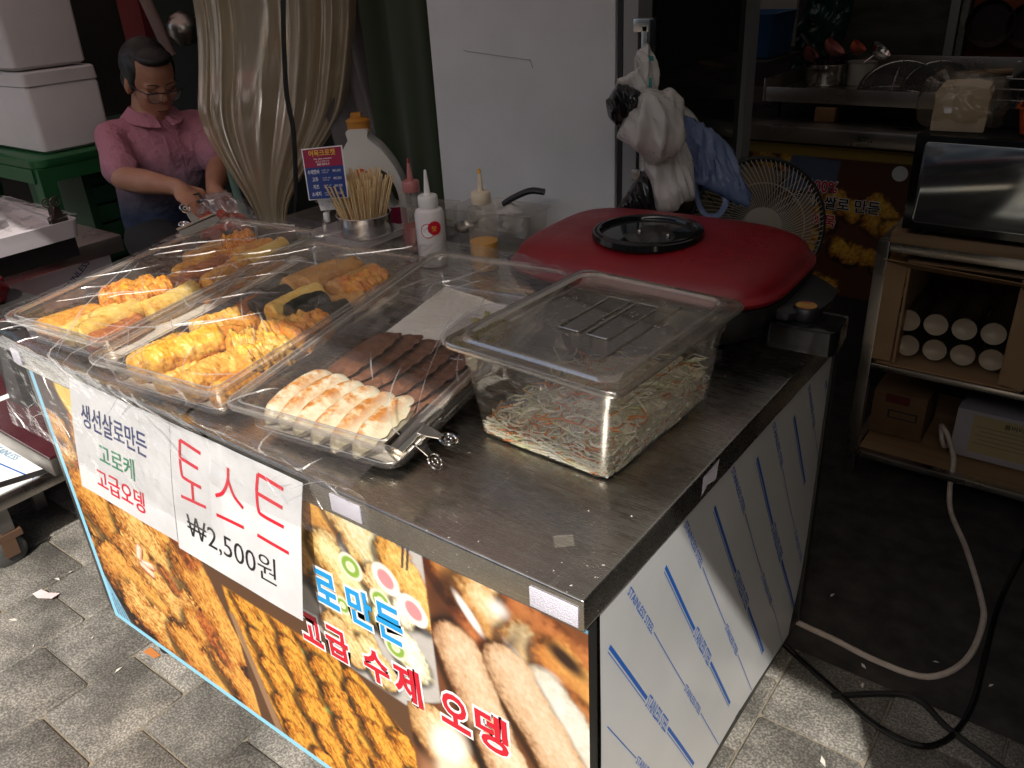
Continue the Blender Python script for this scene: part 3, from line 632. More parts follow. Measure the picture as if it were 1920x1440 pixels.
def roll_mesh(name, L, r, seed, m, lump=.12, fine=.05, taper=.15, ends=.6, nu=72, nv=46, flat=1.0):
    b = MB(); loops = []
    for i in range(nu + 1):
        t = -1 + 2 * i / nu; e = max(0, (abs(t) - (1 - ends * .35)) / (ends * .35)); rad = r * math.sqrt(max(0, 1 - e ** 2.6)) if e > 0 else r
        rad = max(rad, r * .02) * (1 - taper * t * .5); x = t * L / 2; lp = []
        for k in range(nv):
            a = 2 * math.pi * k / nv; d = Vector((x * 28 + seed * 3.1, math.cos(a) * .9, math.sin(a) * .9))
            q = 1 + lump * fbm(d, 1.3, 3) + 1.5 * fine * (.5 * ridge(Vector((x * 60 + seed, math.cos(a) * 1.3 + x * 20, math.sin(a) * 1.3)), 1.2, 1) + 1.2 * fbm(Vector((x * 85 + math.sin(a) * .8, math.cos(a) * 1.7 + seed, math.sin(a) * 1.7)), 1.3, 3))
            lp.append(Vector((x + .06 * r * fbm(d, 2.1, 2), rad * q * math.cos(a), rad * q * math.sin(a) * flat)))
        bend = .008 * (t * t) * math.sin(seed); loops.append([p + Vector((0, bend, 0)) for p in lp])
    b.loft(loops, True, True); return mesh_of(name, b.v, b.f, m, 70)
FM = {}
def fmesh(kind, k):
    key = (kind, k)
    if key not in FM:
        P = dict(gold=(f_gold, .115, .0165, .10, .05, .15, .6, 1), pale=(f_pale, .125, .0165, .05, .02, .05, .25, 1), orange=(f_oran, .105, .026, .25, .13, .1, .9, .8), speck=(f_spec, .12, .021, .12, .07, .12, .8, .95),
                 brown=(f_brown, .11, .016, .12, .06, .1, .7, 1), tan=(f_tan, .13, .020, .08, .04, .1, .5, .7), sea=(f_sea, .07, .0185, .06, .03, .05, .3, 1), shag=(f_spec, .10, .027, .28, .16, .15, 1.0, .75), leaf=(f_gold, .12, .02, .08, .04, .7, 1.0, .55))[kind]
        m, L, r, lump, fine, tp, en, fl = P; FM[key] = (roll_mesh('fried_roll', L, r, 1.7 * k + len(kind), m, lump, fine, tp, en, flat=fl), L, r)
    return FM[key]
cnt = [0]
def food(T, kind, a, c, w, label, name='fish_cake_roll', cat='fish cake', group=None, roll=0, sc=1.18):
    cnt[0] += 1; me, L, r = fmesh(kind, cnt[0] % 3); a = Vector(a); c = Vector(c); d = c - a
    s = max(.6, d.length / L); mid = (a + c) / 2; mid.x = min(.285 - .022 - r * sc, max(.022 + r * sc, mid.x))
    M = T @ Matrix.Translation((mid.x, mid.y, w)) @ Matrix.Rotation(math.atan2(d.y, d.x), 4, 'Z') @ Matrix.Rotation(roll, 4, 'X') @ Matrix.Diagonal((s, sc, sc, 1))
    return tag(link(name, me, None, M), label, cat, group)
GL_ = 'plain fish cakes in the pan farthest from the salad box'; GM_ = 'fritters in the middle pan'
for kind, a, c, w, lab in (
    ('leaf', (.035, .028), (.05, .145), -.036, 'flat golden leaf-shaped fish cake at the front corner of the far pan'),
    ('gold', (.096, .025), (.101, .13), -.036, 'golden fish cake stick lying second from the front corner of the far pan'),
    ('pale', (.128, .026), (.13, .135), -.030, 'slim pale fish cake stick between golden and thick pale sticks'),
    ('pale', (.172, .022), (.168, .152), -.022, 'thick pale yellow square-ended fish cake stick at the front of the far pan'),
    ('brown', (.200, .024), (.208, .135), -.036, 'scorched brown fish cake stick against the side wall of the far pan'),
    ('orange', (.06, .145), (.12, .235), -.028, 'shaggy bright orange fritter half in sunlight in the far pan'),
    ('orange', (.125, .15), (.16, .24), -.024, 'second shaggy orange fritter beside the pale roll in the far pan'),
    ('pale', (.20, .145), (.208, .255), -.026, 'pale yellow roll lying along the side wall in the far pan'),
    ('brown', (.12, .24), (.165, .28), -.034, 'short brown fritter end behind the orange fritters'),
    ('gold', (.095, .285), (.092, .42), -.034, 'long golden roll in shade at the middle of the far pan'),
    ('brown', (.148, .27), (.150, .38), -.028, 'dark reddish brown roll in shade in the far pan'),
    ('gold', (.208, .262), (.188, .385), -.028, 'golden brown roll resting by the side wall in shade'),
    ('gold', (.135, .395), (.158, .49), -.034, 'golden roll nearest the rear rim of the far pan'),
    ('pale', (.196, .385), (.204, .488), -.030, 'pale shaded roll in the rear corner of the far pan'),
    ('tan', (.045, .36), (.05, .46), -.036, 'tan flat fish cake along the outer wall in the far pan'),
    ('sea', (.06, .45), (.095, .475), -.024, 'dark seaweed-wrapped roll at the rear of the far pan'),
    ('orange', (.09, .42), (.125, .48), -.026, 'small orange fritter beside the seaweed roll in the far pan')):
    food(T_L, kind, a, c, w, lab, group=GL_)
for kind, a, c, w, lab in (
    ('speck', (.045, .035), (.06, .15), -.032, 'speckled fritter at the outer front corner of the middle pan'),
    ('speck', (.105, .030), (.143, .150), -.008, 'big glossy golden fritter lying on top at the front of the middle pan'),
    ('speck', (.118, .028), (.150, .135), -.040, 'pale green-flecked fritter under the big glossy one'),
    ('speck', (.178, .026), (.200, .135), -.030, 'pale speckled fritter second from the inner wall of the middle pan'),
    ('gold', (.235, .03), (.243, .14), -.036, 'golden fritter pressed against the inner side wall at the front'),
    ('shag', (.165, .13), (.215, .185), -.024, 'ragged pale fritter at the sunlit centre of the middle pan'),
    ('shag', (.225, .10), (.243, .185), -.022, 'ragged light fritter by the inner wall of the middle pan'),
    ('speck', (.05, .16), (.08, .245), -.032, 'speckled fritter by the outer wall halfway along the middle pan'),
    ('gold', (.10, .15), (.115, .25), -.034, 'golden fritter half shaded halfway along the middle pan'),
    ('shag', (.175, .19), (.215, .275), -.030, 'shaded speckled fritter with reddish end in the middle pan'),
    ('orange', (.235, .20), (.246, .285), -.030, 'reddish orange fritter by the inner wall in shade'),
    ('sea', (.085, .265), (.095, .345), -.028, 'dark seaweed roll by the outer side of the middle pan'),
    ('pale', (.135, .25), (.150, .36), -.020, 'pale stick lying between two seaweed rolls'),
    ('sea', (.175, .255), (.195, .325), -.016, 'broad dark seaweed roll lying on the pale stick'),
    ('sea', (.225, .275), (.245, .33), -.028, 'small dark seaweed roll close to the inner wall'),
    ('brown', (.05, .25), (.06, .33), -.036, 'brown fritter against the outer wall of the middle pan'),
    ('tan', (.065, .355), (.10, .485), -.026, 'flat tan fish cake slab at the outer rear of the middle pan'),
    ('tan', (.115, .36), (.140, .49), -.020, 'flat tan fish cake slab in the rear centre of the middle pan'),
    ('tan', (.165, .375), (.185, .485), -.026, 'flat tan fish cake slab by the inner rear of the middle pan'),
    ('orange', (.20, .38), (.215, .47), -.030, 'orange-tinted fritter at the inner rear corner'),
    ('tan', (.185, .33), (.24, .385), -.034, 'tan fish cake piece just behind the seaweed rolls')):
    food(T_M, kind, a, c, w, lab, 'fritter', 'fritter', GM_)
for T, lab, g_ in ((T_L, 'fish cake lying in the bottom layer of the far pan', GL_), (T_M, 'fritter lying in the bottom layer of the middle pan', GM_)):
    for i in range(3):
        for j in range(2):
            food(T, ('gold', 'speck')[T is T_M], (.075 + .068 * i, .05 + .11 * j + .2), (.082 + .068 * i, .15 + .11 * j + .2), -.045, lab, 'fish_cake_roll' if T is T_L else 'fritter', 'fish cake', g_, sc=.75)
# ---------------------------------------------------------------- dumplings and dark brown folded pancakes
def dump_mat():
    m, nt, out = newmat('dumpling_skin'); p = N(nt, 'BsdfPrincipled'); nt.links.new(p.outputs[0], out.inputs[0]); v = coord(nt); oi = N(nt, 'ObjectInfo')
    ad = N(nt, 'VectorMath', operation='ADD'); cb = N(nt, 'CombineXYZ'); mu = N(nt, 'Math', operation='MULTIPLY'); mu.inputs[1].default_value = 9; nt.links.new(oi.outputs['Random'], mu.inputs[0])
    for k in range(3): nt.links.new(mu.outputs[0], cb.inputs[k])
    nt.links.new(v, ad.inputs[0]); nt.links.new(cb.outputs[0], ad.inputs[1])
    t = tex(nt, ad.outputs[0], 45, 5, .65); sx = N(nt, 'SeparateXYZ'); nt.links.new(v, sx.inputs[0])
    top = ramp(nt, N_map(nt, sx.outputs[2], .012, .028), ((0, 0.0), (1, 1.0))); br = mixc(nt, 1.0, ramp(nt, t, ((.41, 0.0), (.54, 1.0))), top, 'MULTIPLY')
    skin = ramp(nt, tex(nt, v, 25, 3), ((.3, (.60, .52, .33)), (.7, (.70, .65, .49)))); c = mixc(nt, br, skin, ramp(nt, t, ((.45, (.66, .27, .035)), (.7, (.33, .09, .01)))))
    nt.links.new(c, p.inputs['Base Color']); p.inputs['Roughness'].default_value = .35; p.inputs['Subsurface Weight'].default_value = .15; p.inputs['Subsurface Radius'].default_value = (.01, .007, .004); p.inputs['Subsurface Scale'].default_value = .4
    nt.links.new(bump(nt, tex(nt, v, 90, 4), .25, .003), p.inputs['Normal']); return m
def N_map(nt, src, a, b_):
    n = N(nt, 'MapRange'); n.inputs['From Min'].default_value = a; n.inputs['From Max'].default_value = b_; nt.links.new(src, n.inputs[0]); return n.outputs[0]
m_dump = dump_mat()
m_brownsk = fried_mat('dark_brown_pancake', (.075, .026, .012), (.14, .055, .026), (.20, .085, .04), 70, bsx=.5, gl=.5)
def halfmoon(name, L, W, h, m, seed, crimp=.0):
    ns, nt_ = 36, 20; b = MB()
    def fn(u, v):
        s = -1 + 2 * u; t = v; prof = math.sqrt(max(0, 1 - abs(s) ** 2.3)); x = W * (t - .4) * prof ** .75
        hh = h * prof ** .8 * max(0, math.sin(math.pi * min(1, t / .8))) ** .75 if t < .8 else 0
        z = hh + .0016 + (crimp * math.sin(s * 20 + seed) * (t - .8) / .2 + .012 * (t - .8) / .2 * prof if t > .8 else 0)
        z += .0012 * fbm((s * 3 + seed, t * 3, seed), 1.5, 3)
        return Vector((x, s * L / 2, z))
    b.grid(fn, ns, nt_); b.grid(lambda u, v: (lambda p: Vector((p.x, p.y, 0.0 if v < .8 else max(0, p.z - .0018))))(fn(u, v)), ns, nt_)
    return mesh_of(name, b.v, b.f, m, 70)
DM = [halfmoon('dumpling', .132, .056, .030, m_dump, k, .0016) for k in range(3)]
for k, (u, v, a) in enumerate(((.040, .100, -.03), (.073, .096, -.05), (.103, .092, -.06), (.138, .086, -.02), (.170, .084, .02), (.205, .084, .06))):
    M = T_R @ Matrix.Translation((u, v, -.049 + .002 * (k % 2))) @ Matrix.Rotation(a - .05, 4, 'Z') @ Matrix.Rotation(-.30, 4, 'Y')
    ordn = ('against the outer wall of its pan', 'second from the outer wall', 'third from the outer wall', 'fourth from the outer wall, with broad brown patch', 'second from the bulldog clip', 'nearest the bulldog clip')[k]
    tag(link('dumpling', DM[k % 3], None, M), 'pan-fried half-moon dumpling ' + ordn, 'dumpling', 'pan-fried dumplings')
BM_ = [halfmoon('brown_pancake', .17, .095, .011, m_brownsk, 5 + k, .001) for k in range(2)]
for k, (u, v, a) in enumerate(((.045, .222, .0), (.080, .226, -.08), (.118, .222, -.1), (.155, .208, -.05), (.190, .198, -.06), (.222, .188, -.02))):
    M = T_R @ Matrix.Translation((u, v, -.050 + .003 * k * .5)) @ Matrix.Rotation(a, 4, 'Z') @ Matrix.Rotation(-.20, 4, 'Y')
    ordn = ('against the outer wall of the dumpling pan', 'second from the outer wall of the dumpling pan', 'third from the outer wall', 'fourth from the outer wall', 'second from the salad box', 'nearest the salad box')[k]
    tag(link('brown_pancake', BM_[k % 2], None, M), 'dark brown folded pancake ' + ordn, 'pancake', 'dark brown folded pancakes behind the dumplings')
# small dish of pickles behind them
ds = thing('pickle_dish', T_R @ Vector((.212, .335, -.05)), 'small milky plastic dish of green chili pickles half under the salad box', 'dish')
m_milk = CLEAR('milky_plastic', (.85, .84, .84), rough=.2, haze=.55, hazecol=(.7, .66, .66))
b = MB(); b.loft([[T_R @ p for p in rrect(hx, hy, r_, z, 6, .208, .335)] for hx, hy, r_, z in ((.052, .072, .04, -.022), (.050, .070, .04, -.020), (.047, .067, .04, -.022), (.040, .06, .035, -.048), (.03, .05, .03, -.05))], False, True); b.build('dish', m_milk, ds)
m_pick = MAT('green_chili', (.20, .2, .03), .35, col2=(.4, .3, .05), vs=60); b = MB()
for k in range(60):
    x, y = .208 + random.uniform(-.03, .03), .335 + random.uniform(-.05, .05); a = random.uniform(0, 3.1)
    b.tube([T_R @ Vector((x, y, -.042 + random.uniform(0, .012))), T_R @ Vector((x + .012 * math.cos(a), y + .012 * math.sin(a), -.040 + random.uniform(0, .012)))], .003, 6)
o = b.build('chopped_pickles', m_pick, ds); o['kind'] = 'stuff'
# ================================================================ cling film over the pans, hanging over the front edge
def filmfn(x0, x1, back, drop, seed):
    def fn(u, v):
        x = x0 + (x1 - x0) * u; tl = .073 + .031 * smoothstep(-.7, -.5, x)
        if v < .66:
            t = v / .66; y = back * (1 - t) + (-.042) * t; z = .8065 + tl * y; xx = x - .11 * y
            wr = (.0026 + .005 * max(0, nz(xx * 4, y * 4, seed + 9))) * max(0, ridge(Vector((xx * 1.2 + seed, y * 1.2 + xx * 2.2, seed)), 6, 3)) + .002 * fbm((xx, y, seed), 14, 3)
            sag = -.004 * math.sin(math.pi * t); return Vector((xx, y, z + wr * .7 + sag + .001))
        t = (v - .66) / .34; z1 = .8035; dd = drop + .02 * nz(x * 5, 0, seed + 4); y1 = -.042
        zz = z1 + (.8065 + tl * y1 - z1) * (1 - t) - dd * t * 1.0; s = max(0, .7325 - zz)
        y = y1 + .022 * smoothstep(0, .28, t) - .19 * s + .25 * s * s - (.004 + .006 * t) + .004 * fbm((x * 9, t * 3, seed), 2, 3)
        return Vector((x - .11 * y1 + .0 * t, y, zz))
    return fn
b = MB(); b.grid(filmfn(-1.205, -.592, .53, .2, 3), 150, 120); o = b.build('cling_film', m_film_wrap, smooth=80)
tag(o, 'wrinkled clear film stretched over the two fish cake pans and hanging over the signs', 'plastic film', 'clear films over the food pans')
b = MB(); b.grid(filmfn(-.585, -.278, .545, .11, 11), 90, 120); o = b.build('cling_film', m_film_wrap, smooth=80)
tag(o, 'clear film stretched over the dumpling pan and held by the bulldog clip', 'plastic film', 'clear films over the food pans')
# folds built as hazy strips to imitate glints on the wrinkled film
m_glint = CLEAR('film_fold', (.9, .9, .9), rough=.12, gloss=3.0, haze=.24, hazecol=(.86, .84, .84))
def folds(fn, parent, n, seed, vr=(0.02, .98), ur=(.02, .98)):
    rr_ = random.Random(seed); b = MB()
    for k in range(n):
        u, v = rr_.uniform(*ur), rr_.uniform(*vr); L = rr_.uniform(.05, .26) * (1 if rr_.random() < .75 else 2.4); a = rr_.choice((.5, .62, .75, -.5, 1.2, 2.6)) + rr_.uniform(-.25, .25); h_ = rr_.uniform(.0006, .0020); pr = None; cv = rr_.uniform(-.5, .5)
        P = []
        for i in range(9):
            t_ = i / 8 - .5; uu_, vv_ = u + t_ * L * math.cos(a + cv * t_), v + t_ * L * math.sin(a + cv * t_)
            if not (0 <= uu_ <= 1 and 0 <= vv_ <= 1): continue
            P.append(fn(uu_, vv_) + Vector((0, -.0006 if vv_ > .66 else 0, .0006)))
        if len(P) < 4: continue
        for i in range(len(P) - 1):
            w0 = h_ * math.sin(math.pi * (i + .2) / len(P)); w1 = h_ * math.sin(math.pi * (i + 1.2) / len(P)); d_ = (P[i + 1] - P[i]); s_ = d_.cross(Vector((0, -.6, .8))); s_ = s_.normalized() if s_.length > 1e-9 else Vector((1, 0, 0)); n_ = Vector((0, -.4, .8))
            b.add([P[i] - s_ * w0, P[i] + n_ * w0 * .9, P[i] + s_ * w0, P[i + 1] - s_ * w1, P[i + 1] + n_ * w1 * .9, P[i + 1] + s_ * w1], [(0, 1, 4, 3), (1, 2, 5, 4)])
    o_ = b.build('fold_glints', m_glint, parent, 70); o_['kind'] = 'stuff'
folds(filmfn(-1.205, -.592, .53, .2, 3), bpy.data.objects['cling_film'], 70, 5, (.02, .64)); folds(filmfn(-1.205, -.592, .53, .2, 3), bpy.data.objects['cling_film'], 16, 8, (.66, .99)); folds(filmfn(-.585, -.278, .545, .11, 11), bpy.data.objects['cling_film.001'], 26, 6, (.02, .9))
# ================================================================ bulldog clips
def bulldog(M, L, label, m=m_chrome, s=1.0):
    t = bpy.data.objects.new('bulldog_clip', None); COL.objects.link(t); t.matrix_world = M; ROOT[t.name] = Vector((0, 0, 0)); tag(t, label, 'clip'); t.empty_display_size = .02
    def sub(b, name): me = mesh_of(name, b.v, b.f, m, 40); ob = link(name, me, t); return ob
    for sg in (1, -1):
        b = MB(); pr = [(-.012, .0012 * sg), (-.006, .005 * sg), (.004, .0085 * sg), (.012, .0095 * sg), (.014, .0085 * sg), (.012, .0082 * sg), (.004, .0072 * sg), (-.006, .0037 * sg), (-.012, .0002 * sg)]
        b.loft([[Vector((x, y * s, z * s)) for y, z in pr] for x in (-L / 2, -L / 6, L / 6, L / 2)], True, True); sub(b, 'jaw')
        b = MB(); rg = []
        y0 = .014
        b.loft([[Vector((x * s, y * s, (z + dz) * s)) for x, dz in ((-wd, -.0006), (wd, -.0006), (wd, .0006), (-wd, .0006))] for y, z, wd in ((.008, .0088 * sg, .011), (.02, .012 * sg, .009), (.03, .016 * sg, .006), (.034, .0175 * sg, .005))], True, True)
        cx, cz = .043, .021 * sg
        for rr_, tt in ((.0105, .0018), (.0045, .0015)):
            ring = [Vector((rr_ * math.cos(q) * s, (cx + rr_ * math.sin(q) * .95) * s, (cz + rr_ * math.sin(q) * .3 * sg) * s)) for q in np.linspace(0, 2 * math.pi, 21)]; b.tube(ring, tt * s, 6, False)
        sub(b, 'handle')
    b = MB(); b.tube([(-.012 * s, .013 * s, 0), (.012 * s, .013 * s, 0)], .0065 * s, 12); sub(b, 'spring'); return t
bulldog(Matrix.Translation((-.296, .082, .806)) @ Matrix.Rotation(R(-90 + 13), 4, 'Z') @ Matrix.Rotation(-.55, 4, 'X'), .105, 'chrome bulldog clip on the near rim of the dumpling pan')
# ================================================================ salad box with lid
bx = thing('salad_box', (-.181, .323, H), 'clear lidded box of shredded cabbage and carrot standing on the steel top', 'food box')
TB = Matrix.Translation((-.181, .323, H + .0015)) @ Matrix.Rotation(-.046, 4, 'Z')
m_boxw = CLEAR('fogged_box_wall', (.93, .92, .89), rough=.05, gloss=1.5, haze=.03, hazecol=(.8, .76, .68), ior=1.55, patch=(60, .50, .68, .34))
def LP(hx, hy, r, z): return [TB @ p for p in rrect(hx, hy, r, z, 7)]
b = MB(); b.loft([LP(.131, .157, .018, .1335), LP(.1315, .1575, .018, .1365), LP(.122, .148, .018, .1365), LP(.1205, .1465, .018, .133), LP(.118, .1445, .018, .110), LP(.1150, .1415, .018, .1085), LP(.105, .133, .020, .010), LP(.101, .129, .020, .003), LP(.094, .122, .020, 0)], False, True)
b.build('box', m_boxw, bx)
m_lid = CLEAR('lid_polycarbonate', (.70, .67, .61), rough=.08, gloss=2.0, haze=.10, hazecol=(.55, .5, .43), ior=1.55, patch=(6, .4, .7, .26))  # brown tint stands in for the dark awning reflection and some grime
m_lidrim = CLEAR('lid_rim', (.85, .83, .78), rough=.10, gloss=3.0, haze=.25, hazecol=(.66, .62, .56), ior=1.55)
b = MB(); b.loft([LP(.1335, .160, .02, .1355), LP(.1345, .161, .02, .1375), LP(.1345, .161, .02, .1415), LP(.133, .1595, .02, .1435), LP(.119, .1455, .02, .144), LP(.117, .1435, .024, .1475), LP(.113, .1395, .024, .148), LP(.110, .1365, .024, .145), LP(.107, .1335, .024, .138), LP(.104, .1305, .022, .1365)], False, True)
lid = b.build('lid', m_lid, bx)
for xo in (-.024, .020):
    b = MB(); b.loft([[TB @ p for p in rrect(hx, hy, .003, z, 2, xo, .03)] for hx, hy, z in ((.0165, .062, .1375), (.0155, .061, .1375), (.0135, .056, .110), (.012, .054, .109))], False, True); b.build('grip_recess', CLEAR('grip_recess', (.22, .2, .17), rough=.1, gloss=2.5, haze=.3, hazecol=(.16, .14, .11)), lid)  # depth shade painted in: recess plastic much darker than the lid
for xo in (-.024, .020):
    b = MB(); b.tube([TB @ (p_ + Vector((0, 0, .0005))) for p_ in rrect(.0168, .0625, .003, .1378, 2, xo, .03)] + [TB @ Vector((xo + .0168, .0895, .1383))], .0009, 5, False); b.build('grip_edge', m_lidrim, lid)
b = MB(); b.loft([LP(.1337, .1602, .02, .1352), LP(.1350, .1615, .02, .1375), LP(.1350, .1615, .02, .1415), LP(.1335, .160, .02, .1440)]); b.loft([LP(.1192, .1457, .02, .1445), LP(.1170, .1435, .024, .1482), LP(.113, .1395, .024, .1487), LP(.1098, .1363, .024, .1455)]); b.build('lid_edge', m_lidrim, lid)
b = MB(); b.box(TB @ Vector((.062, .01, .1375)), (.0016, .2, .0012), -.046); b.build('rib', m_lid, lid)
dr = MB(); rnd = random.Random(5)
ico = [Vector(p) for p in ((0, 0, 1), (.89, 0, .45), (.28, .85, .45), (-.72, .53, .45), (-.72, -.53, .45), (.28, -.85, .45))]; icf = [(0, 1, 2), (0, 2, 3), (0, 3, 4), (0, 4, 5), (0, 5, 1)]
for k in range(560):
    x, y = rnd.uniform(-.1, .1), rnd.uniform(-.125, .125); r_ = .0007 + .0018 * rnd.random() ** 3
    if nz(x * 14, y * 14, 4) < -.15: continue
    c = TB @ Vector((x, y, .1366)); dr.add([c + Vector((p.x * r_, p.y * r_, max(0, p.z) * r_ * .8)) for p in ico], icf)
m_drop = CLEAR('water', (.97, .97, .97), rough=.02, gloss=5.0, haze=.3, hazecol=(.9, .9, .9), ior=1.6); o = dr.build('water_droplets', m_drop, lid, 80); o['kind'] = 'stuff'
m_cab = MAT('cabbage', (.88, .83, .62), .35, col2=(.92, .90, .80), vs=30, sub=.2); m_cgr = MAT('green_cabbage', (.66, .67, .36), .35, col2=(.74, .74, .5), vs=30, sub=.2); m_car = MAT('carrot', (.72, .20, .025), .4, col2=(.8, .28, .04), vs=30, sub=.15)
def shred(name, m, n, seed, wd, Lr, zl):
    rr_ = random.Random(seed); b = MB()
    for k in range(n):
        x, y = rr_.uniform(-.095, .095), rr_.uniform(-.125, .125); prof = .012 + .034 * smoothstep(-.05, .12, x + .55 * y) + .014 * (rr_.random() ** 2)
        if rr_.random() < .5:
            if rr_.random() < .5: x = math.copysign(.096 - rr_.random() * .006, rr_.choice((1, 1, -1)))
            else: y = math.copysign(.124 - rr_.random() * .006, -1)
        z = .004 + rr_.random() * prof * 1.25 * zl
        L = rr_.uniform(*Lr); a = rr_.uniform(0, 6.28); tl = rr_.uniform(-.3, .35); cv = rr_.choice((-1, 1)) * rr_.uniform(10, 75); pts = []; rr_z = rr_.uniform(-8, 7)
        for i in range(6):
            s = (i / 5 - .5) * L; aa = a + cv * s
            q = Vector((x + s * math.cos(aa), y + s * math.sin(aa), max(.003, z + s * tl + rr_z * s * s)))
            lim = .0975 + .09 * q.z; q.x = max(-lim, min(lim, q.x)); lim = .125 + .09 * q.z; q.y = max(-lim, min(lim, q.y)); pts.append(TB @ q)
        up_ = Vector((rr_.uniform(-1, 1), rr_.uniform(-1, 1), rr_.uniform(.2, 1))).normalized(); L0 = []; w_ = rr_.uniform(*wd)
        for i, p in enumerate(pts):
            t_ = (pts[min(i + 1, 5)] - pts[max(i - 1, 0)]).normalized(); s_ = t_.cross(up_); s_ = s_.normalized() if s_.length > .01 else Vector((1, 0, 0)); n_ = s_.cross(t_) * .0006
            w2 = w_ * (1 - .5 * abs(i / 2.5 - 1)); L0.append([p + s_ * w2 + n_, p - s_ * w2 + n_, p - s_ * w2 - n_, p + s_ * w2 - n_])
        b.loft(L0, True, True)
    o = b.build(name, m, bx, 60); o['kind'] = 'stuff'; return o
def mound():
    b = MB(); n = 40
    def hgt(x, y): return .010 + .030 * smoothstep(-.06, .12, x + .55 * y) + .006 * fbm((x, y, 1), 30, 3) + .006 * max(0, ridge((x, y, 3), 45, 2))
    def xy(u, v): z = .02; return (u * 2 - 1) * .0965, (v * 2 - 1) * .124
    b.grid(lambda u, v: TB @ Vector((*xy(u, v), max(.004, hgt(*xy(u, v))))), n, n)
    for fn in (lambda t: (t, 0), lambda t: (1, t), lambda t: (1 - t, 1), lambda t: (0, 1 - t)):
        b.grid(lambda u, v: TB @ Vector((*xy(*fn(u)), .003 + (max(.004, hgt(*xy(*fn(u)))) - .003) * v)), n, 3)
    m, nt, out = newmat('cabbage_mass'); p_ = N(nt, 'BsdfPrincipled'); nt.links.new(p_.outputs[0], out.inputs[0]); v = coord(nt, (1, 1, 2)); w1 = tex(nt, coord(nt, (30, 140, 60), rot=(.3, .5, .7)), 1.5, 4); w2 = tex(nt, coord(nt, (150, 35, 60), rot=(.2, .1, -.6)), 1.3, 4); bl_ = tex(nt, v, 28, 3)
    c = mixc(nt, ramp(nt, bl_, ((.4, 0.0), (.6, 1.0))), ramp(nt, w1, ((.35, (.66, .58, .36)), (.6, (.9, .86, .72)))), ramp(nt, w2, ((.35, (.7, .63, .42)), (.6, (.92, .9, .8))))); 
    nt.links.new(c, p_.inputs['Base Color']); p_.inputs['Roughness'].default_value = .35; nt.links.new(bump(nt, w1, .8, .006), p_.inputs['Normal'])
    o_ = b.build('cabbage_mass', m, bx, 60); o_['kind'] = 'stuff'
mound()
shred('shredded_cabbage', m_cab, 420, 1, (.0008, .0026), (.035, .09), 1); shred('shredded_green_cabbage', m_cgr, 90, 2, (.0008, .0024), (.03, .08), 1); shred('shredded_carrot', m_car, 210, 3, (.0009, .0018), (.025, .06), 1.1)
# ================================================================ electric grill with red lid
gr = thing('electric_grill', (-.285, .69, H), 'electric grill pan with red domed lid and round glass window', 'grill')
m_redlid = MAT('red_lid', (.24, .008, .015), .38, col2=(.19, .007, .012), vs=9, bs=.3, bsc=900, spec=.5, rvar=.12)
GC = Vector((-.285, .695, 0)); TG = Matrix.Translation(GC) @ Matrix.Rotation(.04, 4, 'Z')
def GLp(hx, hy, r, z):
    e_ = .50 + .3 * (1 - min(1, r / .1)); return [TG @ Vector((hx * math.copysign(abs(math.cos(a)) ** e_, math.cos(a)), hy * math.copysign(abs(math.sin(a)) ** e_, math.sin(a)), z)) for a in (2 * math.pi * (k + .5) / 96 for k in range(96))]
b = MB(); b.loft([GLp(.236, .172, .10, .835), GLp(.240, .176, .10, .838), GLp(.241, .177, .10, .844), GLp(.237, .173, .10, .849), GLp(.233, .169, .10, .851), GLp(.231, .167, .10, .858), GLp(.226, .162, .10, .866), GLp(.217, .153, .10, .874), GLp(.203, .141, .097, .8805), GLp(.182, .124, .092, .8855), GLp(.15, .10, .08, .889), GLp(.09, .07, .06, .892), GLp(.03, .025, .03, .893)], False, True); ld = b.build('lid', m_redlid, gr, 50)
b = MB(); b.lathe([(.082, 0.8895), (.090, 0.8895), (.0925, 0.8935), (.091, 0.9015), (.088, 0.9025), (.086, 0.9005), (.084, 0.9035), (.080, 0.9045), (.077, 0.9015), (.076, 0.8965)], GC + Vector((-.005, -.035, 0)), 48, False, False); b.build('window_rim', m_blackg, ld)
b = MB(); b.lathe([(.0765, 0.8965), (.05, 0.8995), (.02, 0.9005), (.0005, 0.9005)], GC + Vector((-.005, -.035, 0)), 48, False, True); b.build('window_glass', MAT('dark_glass', (.012, .016, .015), .04, spec=.8), ld)
for dx in (-.012, .04):
    b = MB(); b.lathe([(.003, 0.8985), (.0035, 0.9025), (.002, 0.9045)], GC + Vector((dx, -.05, 0)), 10); b.build('rivet', m_chrome, ld)
for sx_ in (-1, 1):
    pts = bez([TG @ Vector((sx_ * .13 + .06 * math.cos(a), -.06 + .05 * math.sin(a), .884 - .006 * abs(math.sin(a)))) for a in np.linspace(3.3, 5.6, 6)], 24)
    b = MB(); b.tube(pts, .0016, 6); b.build('embossed_line', m_redlid, ld)
b = MB(); b.loft([GLp(.20, .15, .08, .765), GLp(.228, .172, .09, .80), GLp(.238, .180, .1, .825), GLp(.240, .182, .1, .834), GLp(.230, .172, .1, .834)], True, True); b.build('pan_body', m_black, gr)
b = MB(); b.loft([GLp(.17, .12, .05, .752), GLp(.18, .13, .05, .764)], True, True); b.build('heater_base', m_black, gr)
for sx_, sy_ in ((-1, -1), (1, -1), (1, 1), (-1, 1)):
    b = MB(); b.box(TG @ Vector((sx_ * .15, sy_ * .10, H + .006)), (.03, .03, .0125)); b.build('foot', m_black, gr)
